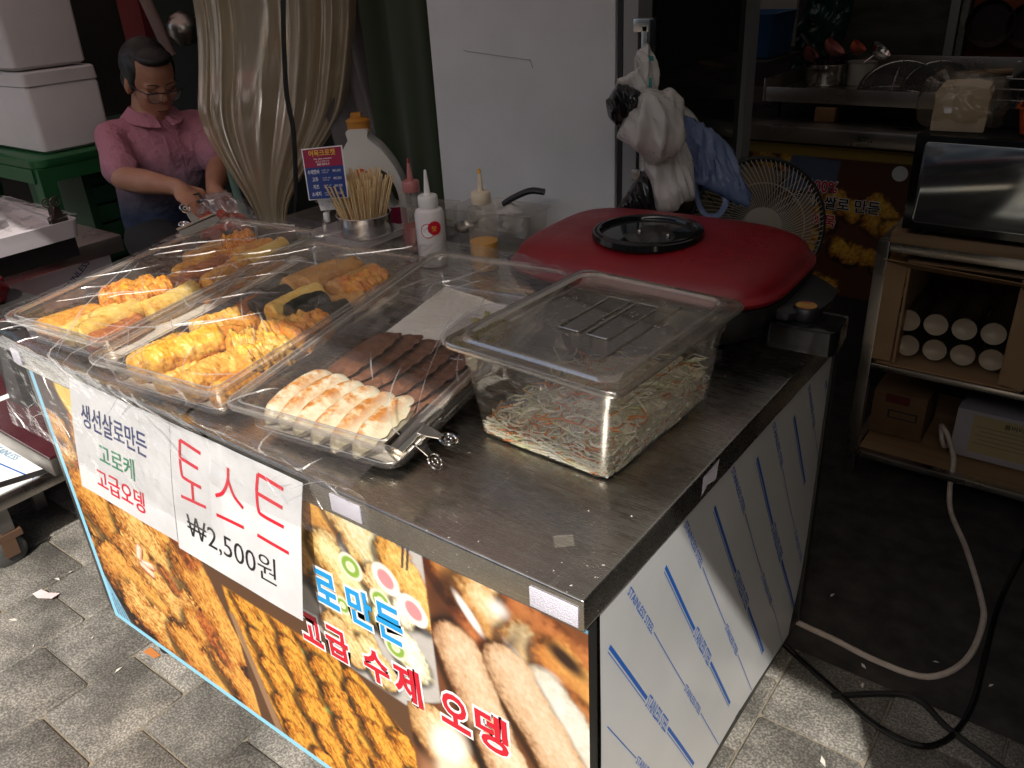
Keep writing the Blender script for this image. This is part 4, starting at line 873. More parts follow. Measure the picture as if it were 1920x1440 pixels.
for sx_ in (-1, 1):
    b = MB(); X_ = sx_ * .24
    b.loft([[TG @ Vector((X_ + sx_ * d, y, z)) for d, z in ((-.008, .805), (.004 + w_, .806), (.006 + w_, .818), (-.008, .826))] for y, w_ in ((-.085, .005), (-.05, .04), (0, .046), (.05, .04), (.085, .005))], True, True); b.build('side_handle', m_black, gr, bevel=.002)
cb = MB(); cb.loft([[TG @ (Vector((.272, -.06, 0)) + p) for p in rrect(.052, .036, .012, z, 4)] for z in (.765, .768, .800, .804)], True, True); cbx = cb.build('control_box', m_blackg, gr, bevel=.001)
b = MB(); b.lathe([(.020, .8045), (.021, .808), (.019, .822), (.017, .824), (.0005, .8245)], TG @ Vector((.268, -.055, 0)), 28, True, True); kb = b.build('dial_knob', m_black, cbx)
b = MB(); b.lathe([(.0155, .8247), (.0005, .8252)], TG @ Vector((.268, -.055, 0)), 24, False, True); b.build('dial_face', MAT('dial_face', (.35, .08, .05), .4, col2=(.4, .3, .05), vs=60), cbx)
# ================================================================ squeeze bottles
m_ldpe = CLEAR('milky_bottle', (.92, .9, .87), rough=.22, gloss=.9, haze=.11, hazecol=(.72, .69, .64))
def bottle(name, x, y, label, r, hb, capm, fillm, fill, capz, noz=.048, opaque=None, tip=None):
    t = thing(name, (x, y, H), label, 'squeeze bottle', 'squeeze bottles behind the pans'); z0 = H + .001
    pr = [(r * .9, 0), (r, .004), (r, hb * .55), (r * 1.0, hb * .9), (r * .9, hb * .97), (r * .62, hb * 1.0), (r * .6, hb + .006)]
    b = MB(); b.lathe([(a, z0 + c) for a, c in pr], (x, y, 0), 32, True, False); b.build('body', opaque or m_ldpe, t)
    if fillm:
        b = MB(); q = [(a * .985, z0 + .002 + c) for a, c in pr if c < fill] + [(r * .985, z0 + fill)]; b.lathe(q, (x, y, 0), 32); b.build('sauce', fillm, t)
    b = MB(); b.lathe([(r * .66, z0 + hb + .003), (r * .68, z0 + hb + .005), (r * .68, z0 + hb + .022), (r * .62, z0 + hb + .026), (r * .25, z0 + hb + .0275)], (x, y, 0), 28, True, True); cp = b.build('cap', capm, t)
    b = MB(); b.lathe([(r * .24, z0 + hb + .0265), (.0065, z0 + hb + .032), (.0026, z0 + hb + .026 + noz), (.0015, z0 + hb + .0275 + noz)], (x, y, 0), 14); b.build('nozzle', capm, t)
    if tip: b = MB(); b.lathe([(.0034, z0 + hb + .018 + noz), (.0031, z0 + hb + .0265 + noz), (.001, z0 + hb + .0295 + noz)], (x, y, 0), 10); b.build('sauce_drip', tip, cp); 
    return t
m_ketch = MAT('ketchup', (.32, .02, .015), .4, col2=(.22, .012, .01), vs=20); m_must = MAT('mustard', (.80, .38, .01), .4); m_pinkcap = CLEAR('pink_cap', (.7, .3, .3), rough=.3, haze=.8, hazecol=(.55, .2, .19)); m_creamcap = MAT('cream_cap', (.72, .62, .46), .4, sub=.1)
bottle('squeeze_bottle', -.705, .735, 'squeeze bottle a third full of yellow mustard', .0295, .135, m_creamcap, m_must, .060, 0, .042, tip=m_must)
bw = bottle('squeeze_bottle', -.822, .705, 'white squeeze bottle with round red stickers', .0305, .122, m_white, None, 0, 0, .05, opaque=MAT('white_sauce_bottle', (.74, .70, .69), .35, sub=.1))
bottle('squeeze_bottle', -.925, .765, 'ketchup-smeared squeeze bottle with pink cap', .028, .128, m_pinkcap, m_ketch, .055, 0, .045, tip=m_ketch)
def on_cyl(cx, cy_, r, a0, z0): return lambda u, v: Vector((cx + (r) * math.sin(a0 + u / r), cy_ - (r) * math.cos(a0 + u / r), z0 + v))
def cyl_disc(cx, cy_, r, a0, zc, rad, m, parent, name, lift=.0008, hole=0):
    P_ = on_cyl(cx, cy_, r + lift, a0, zc); b = MB()
    if hole: b.loft([[P_(q * math.cos(t_), q * math.sin(t_)) for t_ in np.linspace(0, 2 * math.pi, 28, False)] for q in (hole, rad)])
    else: b.add([P_(0, 0)] + [P_(rad * math.cos(t_), rad * math.sin(t_)) for t_ in np.linspace(0, 2 * math.pi, 28, False)], [(0, i + 1, (i + 1) % 28 + 1) for i in range(28)])
    return b.build(name, m, parent, smooth=60)
cyl_disc(-.822, .705, .0305, .55, H + .082, .0155, m_wht_t, bw, 'sticker', .0006); cyl_disc(-.822, .705, .0305, .55, H + .082, .0155, m_red, bw, 'sticker_ring', .001, .0138)
cyl_disc(-.822, .705, .0305, 1.02, H + .087, .0145, m_red, bw, 'sticker', .0014)
lettering('맛', 'sticker_lettering', m_yel_t, bw, on_cyl(-.822, .705, .0305 + .0019, .84, H + .081), .010, .011, .02, .02)
b = MB()
for k, q in enumerate(((.0, .0), (.004, .005), (-.004, .006), (.007, 0))): b.tube([on_cyl(-.822, .705, .0315, .55, H + .079)(q[0], q[1]), on_cyl(-.822, .705, .0315, .55, H + .079)(q[0] * .3 + .002, q[1] + .004)], .0004, 4)
b.build('sticker_drawing', m_blk_t, bw)
# ================================================================ steel cup of skewers on a clear tray, price cards
tr_ = MB(); tr_.loft([[Vector((-1.118, .770, 0)) + p for p in rrect(hx, hy, .012, z, 4)] for hx, hy, z in ((.098, .075, H + .020), (.096, .073, H + .020), (.090, .068, H + .002), (.08, .058, H + .001))], False, True)
o = tr_.build('shallow_tray', m_milk, smooth=50); tag(o, 'shallow milky plastic tray under the steel skewer cup', 'tray')
m_cup = MAT('polished_steel_cup', (.66, .62, .58), .2, 1, rvar=.05, vs=30)
CX, CY = -1.112, .788
cu = MB(); cu.lathe([(.0005, H + .003), (.057, H + .003), (.061, H + .006), (.063, H + .052), (.066, H + .053), (.0665, H + .0545), (.065, H + .056), (.0615, H + .0545), (.059, H + .008), (.001, H + .007)], (CX, CY, 0), 40, True, True)
o = cu.build('steel_cup', m_cup); tag(o, 'round stainless steel cup packed with wooden skewers', 'cup')
m_skew = MAT('bamboo', (.78, .58, .32), .6, col2=(.68, .47, .23), vs=20, stretch=(6, 6, 1)); sk = MB(); sk.lathe([(.0021, 0), (.0021, .135), (.0014, .137)], (0, 0, 0), 8); skm = mesh_of('wooden_skewer', sk.v, sk.f, m_skew)
rs = random.Random(4)
for k in range(110):
    a = rs.uniform(0, 6.283); q = math.sqrt(rs.random()) * .054
    if k < 14: a = math.pi + rs.uniform(-.5, .7); q = .054
    base = Vector((CX + q * .75 * math.cos(a), CY + q * .75 * math.sin(a), H + .009)); lean = Vector((q * .9 * math.cos(a) + rs.uniform(-.008, .008), q * .9 * math.sin(a) + rs.uniform(-.008, .008), .125))
    M = Matrix.Translation(base) @ lean.to_track_quat('Z', 'Y').to_matrix().to_4x4() @ Matrix.Diagonal((1, 1, rs.uniform(.92, 1.06), 1))
    tag(link('wooden_skewer', skm, None, M), 'plain wooden skewer standing in the steel cup', 'skewer', 'wooden skewers in the steel cup')
def card(name, corners, label, top, botm, split):
    """corners: TL, TR, BL world points"""
    TL, TR_, BL = map(Vector, corners); ux = (TR_ - TL); uy = (BL - TL); n_ = ux.cross(uy).normalized(); n_ = n_ if n_.y < 0 else -n_
    t = thing(name, (TL + ux * .5 + uy), label, 'price card')
    def at(u, v, d=0): return TL + ux * u + uy * v + n_ * d
    b = MB(); b.loft([[at(0, 0, -.001), at(1, 0, -.001), at(1, 1, -.001), at(0, 1, -.001)], [at(0, 0), at(1, 0), at(1, 1), at(0, 1)]], True, True); b.build('card', m_wht_t, t, smooth=0)
    for v0, v1, m in ((.02, split, top), (split, .985, botm)):
        if m: b = MB(); b.add([at(.03, v0, .0005), at(.97, v0, .0005), at(.97, v1, .0005), at(.03, v1, .0005)], [(0, 1, 2, 3)]); b.build('colour_field', m, t, smooth=0)
    return t, at
m_crim = MAT('card_crimson', (.33, .02, .07), .35); m_cardblue = MAT('card_blue', (.025, .055, .23), .35)
pc, at = card('price_card', ((-1.192, .70, .953), (-1.089, .731, .964), (-1.194, .70, .836)), 'crimson and blue price card in a clip stand before the skewers', m_crim, m_cardblue, .37)
def on_c(at, u, v, wd, hg): return lambda a, c: at(u + a / wd, v - c / hg, .0009)
WD, HG = .1076, .117
for s, u, v, w_, h_, m in (('어묵크로켓', .17, .165, .070, .0145, m_yel_t), ('Fish cake croquette', .28, .235, .047, .0045, m_wht_t), ('おでんコロッケ', .32, .285, .036, .0048, m_wht_t), ('鱼糕 油炸丸子', .34, .34, .034, .0052, m_wht_t),
                           ('수제핫바', .08, .50, .032, .0105, m_wht_t), ('고추', .17, .645, .016, .0105, m_wht_t), ('치즈', .17, .79, .016, .0105, m_wht_t), ('소세지', .11, .93, .025, .0105, m_wht_t)):
    lettering(s, 'lettering', m, pc, on_c(at, u, v, WD, HG), w_, h_, .018, .018)
for v in (.49, .635, .78, .925):
    lettering('₩3,000', 'lettering', m_wht_t, pc, on_c(at, .70, v, WD, HG), .021, .0068, 0, 0)
    for q in range(2): lettering('어묵 바', 'lettering', m_wht_t, pc, on_c(at, .43, v - .035 + .042 * q, WD, HG), .017 + .004 * (1 - q), .0036, 0, 0)
p2, at2 = card('price_card', ((-1.225, .726, .936), (-1.16, .757, .942), (-1.20, .735, .802)), 'glossy white and crimson card leaning behind the blue price card', m_crim, None, .62)
m_acr = CLEAR('acrylic_clip', (.93, .93, .93), rough=.04, gloss=1.6, haze=.06); hs = thing('card_holder', (-1.15, .705, H), 'clear acrylic clip stand holding the price card', 'card holder')
b = MB(); b.tube(bez([(-1.185, .69, H + .002), (-1.16, .70, H + .02), (-1.15, .70, H + .05), (-1.143, .708, H + .075), (-1.143, .712, H + .098)], 16), .006, 8); b.build('stem', m_acr, hs)
b = MB(); b.box((-1.142, .71, H + .099), (.06, .008, .010), .29); b.build('jaw', m_acr, hs, bevel=.002)
b = MB(); b.box((-1.165, .70, H + .004), (.07, .05, .006)); b.build('base', m_acr, hs, bevel=.002)
b = MB(); b.lathe([(.006, H + .05), (.0075, H + .052), (.0075, H + .07), (.006, H + .072)], (-1.146, .705, 0), 14); b.build('collar', m_white, hs)
# ================================================================ white jug with handle
jg = thing('liquid_jug', (-1.22, .915, .72), 'large white plastic jug with amber cap standing behind the skewers', 'jug')
m_jug = MAT('white_hdpe', (.66, .64, .60), .42, sub=.12, col2=(.60, .58, .54), vs=4)
JT = Matrix.Translation((-1.235, .925, 0)) @ Matrix.Rotation(.62, 4, 'Z')
outer = [(-.062, .721), (-.064, .80), (-.062, .86), (-.052, .895), (-.034, .925), (-.027, .935), (-.026, .958), (.022, .958), (.023, .938), (.05, .912), (.078, .87), (.094, .83), (.10, .79), (.102, .721)]
hole = [(.045, .862), (.062, .848), (.078, .815), (.083, .782), (.078, .768), (.066, .766), (.056, .785), (.046, .82), (.042, .85)]
def plate(b, pts, hw, inset=.012):
    cx_ = sum(p[0] for p in pts) / len(pts); cz_ = sum(p[1] for p in pts) / len(pts)
    return pts
bm = bmesh.new(); 
def ring_edges(pts): vs_ = [bm.verts.new(JT @ Vector((x, -.034, z)) - Vector((-1.22, .915, .72))) for x, z in pts]; return [bm.edges.new((vs_[i], vs_[(i + 1) % len(vs_)])) for i in range(len(vs_))]
ed_ = ring_edges([(p.x, p.z) for p in bez([(x, 0, z) for x, z in outer], 60)]); ed_ += ring_edges([(p.x, p.z) for p in bez([(x, 0, z) for x, z in hole + hole[:1]], 40)[:-1]])
bmesh.ops.triangle_fill(bm, use_beauty=True, edges=ed_)
ret = bmesh.ops.extrude_face_region(bm, geom=list(bm.faces)); dv = (JT.to_3x3() @ Vector((0, .068, 0)))
for e_ in ret['geom']:
    if isinstance(e_, bmesh.types.BMVert): e_.co += dv
bmesh.ops.recalc_face_normals(bm, faces=bm.faces)
es = [e_ for e_ in bm.edges if len(e_.link_faces) == 2 and e_.calc_face_angle(0) > R(50)]
bmesh.ops.bevel(bm, geom=es, offset=.014, segments=4, affect='EDGES', profile=.5, clamp_overlap=True)
me = bpy.data.meshes.new('jug_body'); bm.to_mesh(me); bm.free(); me.materials.append(m_jug); me.polygons.foreach_set('use_smooth', [True] * len(me.polygons)); me.set_sharp_from_angle(angle=R(50)); link('jug_body', me, jg)
m_amber = MAT('amber_cap', (.45, .19, .025), .4); b = MB(); cxx = JT @ Vector((-.002, 0, 0))
b.lathe([(.026, .952), (.028, .954), (.028, .972), (.030, .974), (.030, .978), (.022, .982), (.018, .984)], cxx, 28); cpj = b.build('cap', m_amber, jg)
b = MB(); b.box(cxx + Vector((-.004, 0, .988)), (.026, .02, .014), .62); b.build('spout_lid', m_amber, cpj, bevel=.003)
b = MB(); b.add([JT @ Vector((x, -.0352, z)) for x, z in ((.02, .722), (.100, .722), (.099, .765), (.02, .765))], [(0, 1, 2, 3)]); b.build('label_band', m_crim, jg, smooth=0)
b = MB(); b.add([JT @ Vector((-.005 + .021 * math.cos(t_), -.0352, .845 + .021 * math.sin(t_))) for t_ in np.linspace(0, 6.283, 24, False)], [tuple(range(24))]); b.build('label_dot', MAT('label_orange', (.6, .1, .02), .4), jg, smooth=0)
# ================================================================ clear tubs and ladle behind the bottles
m_tubc = CLEAR('clear_tub', (.9, .89, .86), rough=.1, gloss=1.6, haze=.16, hazecol=(.6, .57, .52))
def tub(name, c, hx, hy, z0, z1, rz, label, m=None):
    T = Matrix.Translation(c) @ Matrix.Rotation(rz, 4, 'Z'); b = MB(); b.loft([[T @ p for p in rrect(hx + a, hy + a, .012, z, 4)] for a, z in ((.006, z1 - .003), (.006, z1), (.001, z1), (0, z1 - .004), (-.008, z0 + .003), (-.014, z0))], False, True)
    o = b.build(name, m or m_pan, smooth=50); tag(o, label, 'tub'); return o
tub('plastic_tub', (-1.0, .905, 0), .055, .04, .721, .80, .25, 'clear plastic tub of chopped greens beside the white jug', m_tubc)
tub('plastic_tub', (-.80, .915, 0), .10, .05, .721, .815, .12, 'clear plastic tub with ladle behind the mustard bottle', m_tubc)
gb = MB(); rs = random.Random(9)
for k in range(60): c_ = Vector((-1.0 + rs.uniform(-.035, .035), .905 + rs.uniform(-.02, .02), .73 + rs.uniform(0, .035))); gb.tube([c_, c_ + Vector((rs.uniform(-.01, .01), rs.uniform(-.01, .01), rs.uniform(-.006, .006)))], .003, 5)
o = gb.build('chopped_greens', MAT('chopped_greens', (.12, .2, .03), .5, col2=(.3, .34, .08), vs=50)); tag(o, 'chopped green vegetables in the clear tub', None, kind='stuff')
la = thing('ladle', (-.84, .90, .73), 'ladle with black handle leaning out of a clear tub', 'ladle')
b = MB(); b.tube([(-.865, .885, .775), (-.80, .905, .812), (-.768, .915, .835)], .0035, 8); b.build('shaft', m_steel, la)
b = MB(); b.tube(bez([(-.785, .91, .824), (-.765, .916, .838), (-.725, .928, .856), (-.693, .938, .855)], 14), [.006, .007, .0085, .0095, .010, .0105, .0105, .0105, .0105, .0105, .011, .011, .010, .008, .006][:14] if 0 else .009, 10, flat=.8); b.build('handle', m_black, la)
b = MB(); b.lathe([(.028, .775), (.026, .765), (.018, .757), (.004, .753)], (-.875, .88, 0), 20, False, True); b.build('bowl', m_steel, la)
def pillow(poly, thick, o, ux, uy, m, name, parent=None, amp=.006, sc=16, rings=9, seed=0, ridge_=True, bulge=1.0, sub=8, fold=False):
    """closed soft volume from a star-shaped outline; ux, uy span its plane, thickness goes along their normal"""
    P = [Vector((p[0], p[1])) for p in poly]; Q = []
    for i in range(len(P)):
        for k in range(sub): Q.append(P[i].lerp(P[(i + 1) % len(P)], k / sub))
    for _ in range(2): Q = [(Q[i - 1] + 2 * Q[i] + Q[(i + 1) % len(Q)]) / 4 for i in range(len(Q))]
    c = sum(Q, Vector((0, 0))) / len(Q); ux, uy, o = Vector(ux), Vector(uy), Vector(o); n_ = ux.cross(uy).normalized(); loops = []
    def lp(t, sg):
        L = []; zz = o.z * 7 + seed
        for q in Q:
            w_ = c + (q - c) * t; h_ = thick * (1 - t ** 2.2) ** .6 * bulge; p = o + ux * w_.x + uy * w_.y + n_ * (h_ * sg)
            d = ((1.5 * abs(fbm(p + Vector((seed, 0, 0)), sc, 2)) ** .7 * 2 - 1 + .6 * abs(noise.noise((p + Vector((seed, 3, 0))) * sc * 2.6)) ) if ridge_ else fbm(p + Vector((seed, 0, 0)), sc, 3)) * amp * (1 if t < .98 else .4); d = d if not fold else amp * (1.6 * (1 - 2 * abs(noise.noise(Vector((w_.x * sc * 1.5 + seed, w_.y * sc * .30, sg * 2 + seed + .25 * w_.x * sc))))) + .8 * (1 - 2 * abs(noise.noise(Vector((w_.x * sc * 3.2 + w_.y * sc * 1.1, w_.y * sc * .9 + seed, sg + 5))))) - .6) * (1 if t < .98 else .5)
            L.append(p + n_ * d * sg + (ux * (w_ - c).x + uy * (w_ - c).y).normalized() * d * .5)
        return L
    ts = [(k + .35) / rings for k in range(rings)] + [1.0]
    loops = [lp(t, 1) for t in ts] + [lp(t, -1) for t in reversed(ts[:-1])]
    b = MB(); b.loft(loops, True, True); return b.build(name, m, parent, smooth=48)
m_bagw = CLEAR('white_bag', (.8, .78, .74), rough=.25, gloss=.8, haze=.74, hazecol=(.88, .85, .80), translucent=.35, bs=.9, bsc=55, bdist=.012)
o = pillow([(-.07, -.03), (.06, -.035), (.075, .02), (.02, .045), (-.05, .035)], .025, (-.81, .915, .79), (1, 0, 0), (0, .2, 1), m_bagw, 'plastic_bag', amp=.006, sc=40, seed=4); tag(o, 'crumpled clear bag lying in the tub behind the mustard', 'plastic bag')
# ================================================================ curtains
def curt(name, m, label, ctr, wid, z0, z1, pleats, amp, seed, nz_=60, tie=None, cols=140, th=.0):
    b = MB()
    def fn(u, v):
        z = z0 + (z1 - z0) * v; c = ctr(z); wx, wy = wid(z); s = u * 2 - 1; ph = u * pleats * 2 * math.pi + seed
        a = amp(z); off = a * (math.sin(ph) + .35 * math.sin(2.3 * ph + 1 + 1.5 * z) + .3 * nz(u * 9, z * 1.5, seed)); dx, dy = wx, wy; L = math.hypot(dx, dy) or 1
        x = c[0] + s * dx + off * (-dy / L) + .3 * a * math.cos(ph * 1.1); y = c[1] + s * dy + off * (dx / L)
        return Vector((x, y, z))
    b.grid(fn, cols, nz_); o = b.build(name, m, smooth=80); return o, fn
m_pvc = CLEAR('yellowed_vinyl', (.80, .72, .56), rough=.16, gloss=3.2, haze=.55, hazecol=(.96, .82, .55), ior=1.55, translucent=.45, bs=.2, bsc=14, bdist=.006)
cvec = Vector((.80, .60)); 
def pvc_c(z):
    k = smoothstep(.62, 1.3, z); return (-1.76 + .17 * k, 1.0 + .02 * k)
def pvc_w(z):
    k = .045 + .165 * smoothstep(.62, 1.0, z) + .05 * smoothstep(1.1, 2.2, z) if z > .645 else .045 + .16 * smoothstep(.645, .2, z); return (k * cvec.x, k * cvec.y)
pv = thing('vinyl_curtain', (-1.64, 1.0, .05), 'yellowed clear vinyl curtain gathered and tied with white rope', 'curtain')
def pvc_fn_build():
    b = MB()
    def fn(u, v):
        z = .06 + 2.24 * v; c = pvc_c(z); wx, wy = pvc_w(z); L = math.hypot(wx, wy); s = u * 2 - 1; ph = 2 * math.pi * (6.5 * u + .8 * math.sin(5 * u + 1)); am = .3 + 1.3 * abs(nz(u * 3.3, 0, 7)) + .3 * smoothstep(.5, 1, u)
        a = .005 + .020 * smoothstep(.64, 1.0, z) if z > .645 else .006 + .05 * smoothstep(.645, .3, z)
        off = a * am * (math.sin(ph + 1.2 * nz(u * 4, z, 2)) + .35 * math.sin(2.3 * ph + 1 + 1.2 * z) + .5 * math.sin(.37 * ph + 2) + .5 * nz(u * 14, z * 2.2, 5)) - .06 * (1 - s * s) * smoothstep(.6, 1.1, z)
        nx_, ny_ = -.6, .8; return Vector((c[0] + s * wx + nx_ * off + .25 * a * math.cos(ph) * .8, c[1] + s * wy + ny_ * off + .25 * a * math.cos(ph) * .6, z))
    b.grid(fn, 240, 90); b.build('vinyl_sheet', m_pvc, pv, smooth=80); return fn
pfn = pvc_fn_build()
zpts = bez([(-1.42, .93, 1.7), (-1.432, .925, 1.30), (-1.442, .92, 1.245), (-1.464, .92, 1.156), (-1.487, .92, 1.03), (-1.485, .92, .94), (-1.503, .92, .835), (-1.54, .925, .70)], 80)
b = MB(); b.tube(zpts, .006, 6, flat=.5); zp = b.build('zipper', m_black, pv)
b = MB()
for i in range(0, 170):
    q_ = 12 + 62 * i / 170; p = zpts[int(q_)].lerp(zpts[int(q_) + 1], q_ % 1) + Vector((.002, -.003, 0)); b.box(p, (.010, .004, .0022), .64)
o = b.build('zipper_teeth', m_black, zp, smooth=0); o['kind'] = 'stuff'
rp = bez([(-1.86, .93, .65), (-1.80, .94, .645), (-1.75, .935, .642), (-1.70, .95, .645), (-1.60, .98, .645), (-1.48, 1.0, .66), (-1.38, 1.0, .69)], 60); b = MB(); b.tube([p + Vector((.001 * math.sin(i * 2), 0, .001 * math.cos(i * 2))) for i, p in enumerate(rp)], .0045, 8); b.build('rope', m_rope, pv)
b = MB(); b.tube(bez([(-1.75, .935, .645), (-1.745, .925, .61), (-1.74, .93, .56)], 12), .005, 8); b.build('rope_knot', m_rope, pv)
m_gcl = MAT('grey_cloth', (.16, .14, .145), .9, col2=(.12, .105, .11), vs=6); m_ggr = MAT('green_cloth', (.022, .034, .014), .85, col2=(.03, .044, .018), vs=3, sheen=.2)
o, _ = curt('cloth_curtain', m_gcl, '', lambda z: (-1.46 + .10 * (1 - smoothstep(.7, 1.3, z)), 1.16), lambda z: (.19 - .06 * smoothstep(.9, 1.4, z), .05), .05, 2.3, 3.5, lambda z: .02, 2); tag(o, 'grey cloth curtain hanging behind the gathered vinyl', 'curtain')
o, _ = curt('cloth_curtain', m_ggr, '', lambda z: (-1.185, 1.12), lambda z: (.17, .03), .05, 2.3, 1.6, lambda z: .018, 6); tag(o, 'dark green cloth curtain hanging beside the grey fridge', 'curtain')
b = MB(); b.tube([(-1.352, 1.10, .05), (-1.352, 1.10, 2.3)], .009, 10); o = b.build('curtain_pole', m_blackg); tag(o, 'thin black pole between grey and green curtains', 'pole')
m_teal = MAT('teal_strap', (.16, .27, .23), .8); b = MB()
pts = bez([(-1.83, .95, .90), (-1.845, .95, .86), (-1.845, .95, .77), (-1.83, .95, .69), (-1.80, .95, .63)], 20); b.tube(pts, .013, 6, flat=.2); o = b.build('cloth_strap', m_teal); tag(o, 'pale teal cloth strap hanging by the vinyl curtain', 'strap')
# ================================================================ glass-door fridge
fr = thing('display_fridge', (-.8, 1.3, 0), 'tall grey fridge with bags hung on its door handle', 'fridge')
m_fri = MAT('grey_enamel', (.72, .73, .74), .42, col2=(.60, .61, .61), vs=3.5, bs=.05, bsc=60)
b = MB(); b.span((-1.045, 1.0, .06), (-.553, 1.62, 2.0)); b.build('cabinet', m_fri, fr, bevel=.004)
b = MB(); b.span((-.549, 1.003, .08), (-.538, 1.618, 1.98)); b.build('door_seal', m_black, fr)
b = MB()
for y0, y1, z0, z1 in ((1.004, 1.06, .09, 1.97), (1.56, 1.615, .09, 1.97), (1.06, 1.56, .09, .2), (1.06, 1.56, 1.85, 1.97)): b.span((-.537, y0, z0), (-.505, y1, z1))
b.build('door_frame', MAT('fridge_frame', (.3, .3, .29), .4), fr)
b = MB(); b.span((-.525, 1.061, .201), (-.518, 1.559, 1.849)); b.build('door_glass', MAT('dark_fridge_glass', (.02, .019, .017), .06), fr)
hd = MB(); 
for z in (1.185, .90): hd.span((-.505, .985, z - .012), (-.462, 1.008, z + .012))
hd.span((-.487, .985, .9), (-.474, 1.008, 1.185)); h_ = hd.build('handle', m_steel, fr, bevel=.002)
b = MB(); b.span((-.473, .983, .915), (-.455, 1.010, 1.197)); b.build('grip', m_blackg, h_, bevel=.005)
b = MB()
for (x0, z0, x1, z1) in ((-.945, 1.134, -.93, 1.13), (-.93, 1.131, -.76, 1.116), (-.762, 1.118, -.755, 1.10)): b.tube([(x0, .9988, z0), (x1, .9988, z1)], .0006, 4)
b.build('scratch', MAT('scratch', (.30, .29, .28), .7), fr)
for i, (x, y) in enumerate(((-1.0, 1.05), (-.6, 1.05), (-1.0, 1.57), (-.6, 1.57))): b = MB(); b.lathe([(.02, 0), (.02, .06)], (x, y, 0), 12); b.build('foot', m_black, fr)
# ================================================================ bags hanging on the handle
ur = Vector((.80, .60, -.05)); uu = Vector((-.236, .394, .888)); cc = Vector((-.45, .93, 1.03))
m_bagblk = MAT('black_bag', (.008, .008, .009), .22, bs=.5, bsc=60); m_bagblue = CLEAR('blue_bag', (.55, .65, .9), rough=.2, gloss=.9, haze=.66, hazecol=(.27, .37, .62), translucent=.4, bs=.9, bsc=55, bdist=.012)
k_ = 1 / 980.
def bag(px, dep, thick, m, label, amp=.006, sc=22, seed=0, name='plastic_bag'):
    """outline given in millimetre-like units about the handle centre (1190,220)"""
    poly = [((x - 1190) * k_, -(y - 220) * k_) for x, y in px]
    o = pillow(poly, thick, cc + Vector((-.55, .7, -.456)) * dep, ur, uu, m, name, amp=amp, sc=sc, seed=seed, rings=18, fold=True); return tag(o, label, 'plastic bag', 'carrier bags hung on the fridge handle')
bag([(1228, 140), (1270, 165), (1310, 195), (1338, 225), (1345, 255), (1330, 262), (1300, 235), (1250, 200), (1225, 175)], .10, .02, m_bagw, 'off-white carrier bag bulging out behind the blue one', seed=1)
bag([(1215, 172), (1245, 185), (1310, 225), (1370, 268), (1380, 320), (1405, 360), (1400, 384), (1372, 374), (1320, 345), (1285, 335), (1268, 290), (1245, 230)], .04, .016, m_bagblue, 'translucent blue carrier bag spread toward the fan', amp=.005, sc=26, seed=2)
b = MB(); b.tube(bez([cc + ur * ((x - 1190) * k_) - uu * ((y - 220) * k_) + Vector((-.55, .7, -.456)) * .05 for x, y in ((1298, 335), (1306, 375), (1322, 398), (1345, 395), (1358, 372), (1350, 350))], 24), .006, 6, flat=.4); o = b.build('bag_handle_loop', m_bagblue); tag(o, 'blue bag handle loop dangling in front of the fan', 'bag handle')
bag([(1192, 310), (1225, 300), (1260, 240), (1283, 300), (1290, 375), (1262, 382), (1255, 398), (1222, 400), (1205, 345)], .0, .022, m_bagw, 'long white carrier bag hanging lowest above the red lid', amp=.007, seed=3)
bag([(1195, 315), (1212, 330), (1218, 398), (1180, 398), (1140, 396), (1165, 360)], .03, .016, m_bagblk, 'black bag hanging below the white bags', seed=9)
bag([(1160, 215), (1195, 195), (1235, 190), (1252, 235), (1254, 280), (1235, 310), (1205, 318), (1170, 300), (1138, 268), (1150, 240)], -.05, .045, m_bagw, 'plump white carrier bag at the front of the bundle', amp=.010, sc=17, seed=5)
bag([(1128, 195), (1150, 185), (1172, 200), (1176, 225), (1155, 248), (1135, 258), (1118, 240), (1114, 215)], -.06, .03, m_bagblk, 'crumpled black bag poking out of the bundle', amp=.008, sc=30, seed=6)
bag([(1175, 108), (1195, 102), (1207, 120), (1212, 160), (1210, 190), (1190, 208), (1165, 206), (1160, 190), (1132, 182), (1140, 165), (1178, 150), (1170, 128)], -.03, .022, m_bagw, 'knotted white bag with teal print at the top of the bundle', amp=.007, sc=30, seed=7)
b = MB(); c_ = cc + Vector((-.55, .7, -.456)) * -.056
for x, y, w_, h_ in ((1192, 178, .012, .018), (1194, 134, .014, .010)): q = c_ + ur * ((x - 1190) * k_) - uu * ((y - 220) * k_); b.add([q + ur * a * w_ + uu * c2 * h_ for a, c2 in ((-.5, -.5), (.5, -.4), (.45, .5), (-.4, .45))], [(0, 1, 2, 3)])
o = b.build('printed_label', MAT('teal_print', (.01, .2, .19), .5), smooth=0); tag(o, 'teal printed patches on the knotted white bag', 'label')
# ================================================================ fan behind the grill
fa = thing('electric_fan', (-.33, 1.36, 0), 'round electric fan with white wire grille behind the red lid', 'fan')
m_cream = MAT('cream_plastic', (.38, .34, .28), .45); FT = Matrix.Translation((-.335, 1.27, .735)) @ Matrix.Rotation(R(38), 4, 'Z') @ Matrix.Rotation(R(78), 4, 'X')
RF = .152; b = MB()
for k in range(84):
    a = 2 * math.pi * k / 84; pts = []
    for t_ in np.linspace(0, 1, 8):
        r_ = .045 + (RF - .045) * t_; aa = a + .5 * t_ * (1 - .3 * t_); pts.append(FT @ Vector((r_ * math.cos(aa), r_ * math.sin(aa), .028 * (1 - t_ ** 2.5))))
    b.tube(pts, .0011, 4, False)
for rr_, z in ((.10, .022), (.046, .028)): b.tube([FT @ Vector((rr_ * math.cos(a), rr_ * math.sin(a), z)) for a in np.linspace(0, 6.2832, 41)], .0014, 5, False)
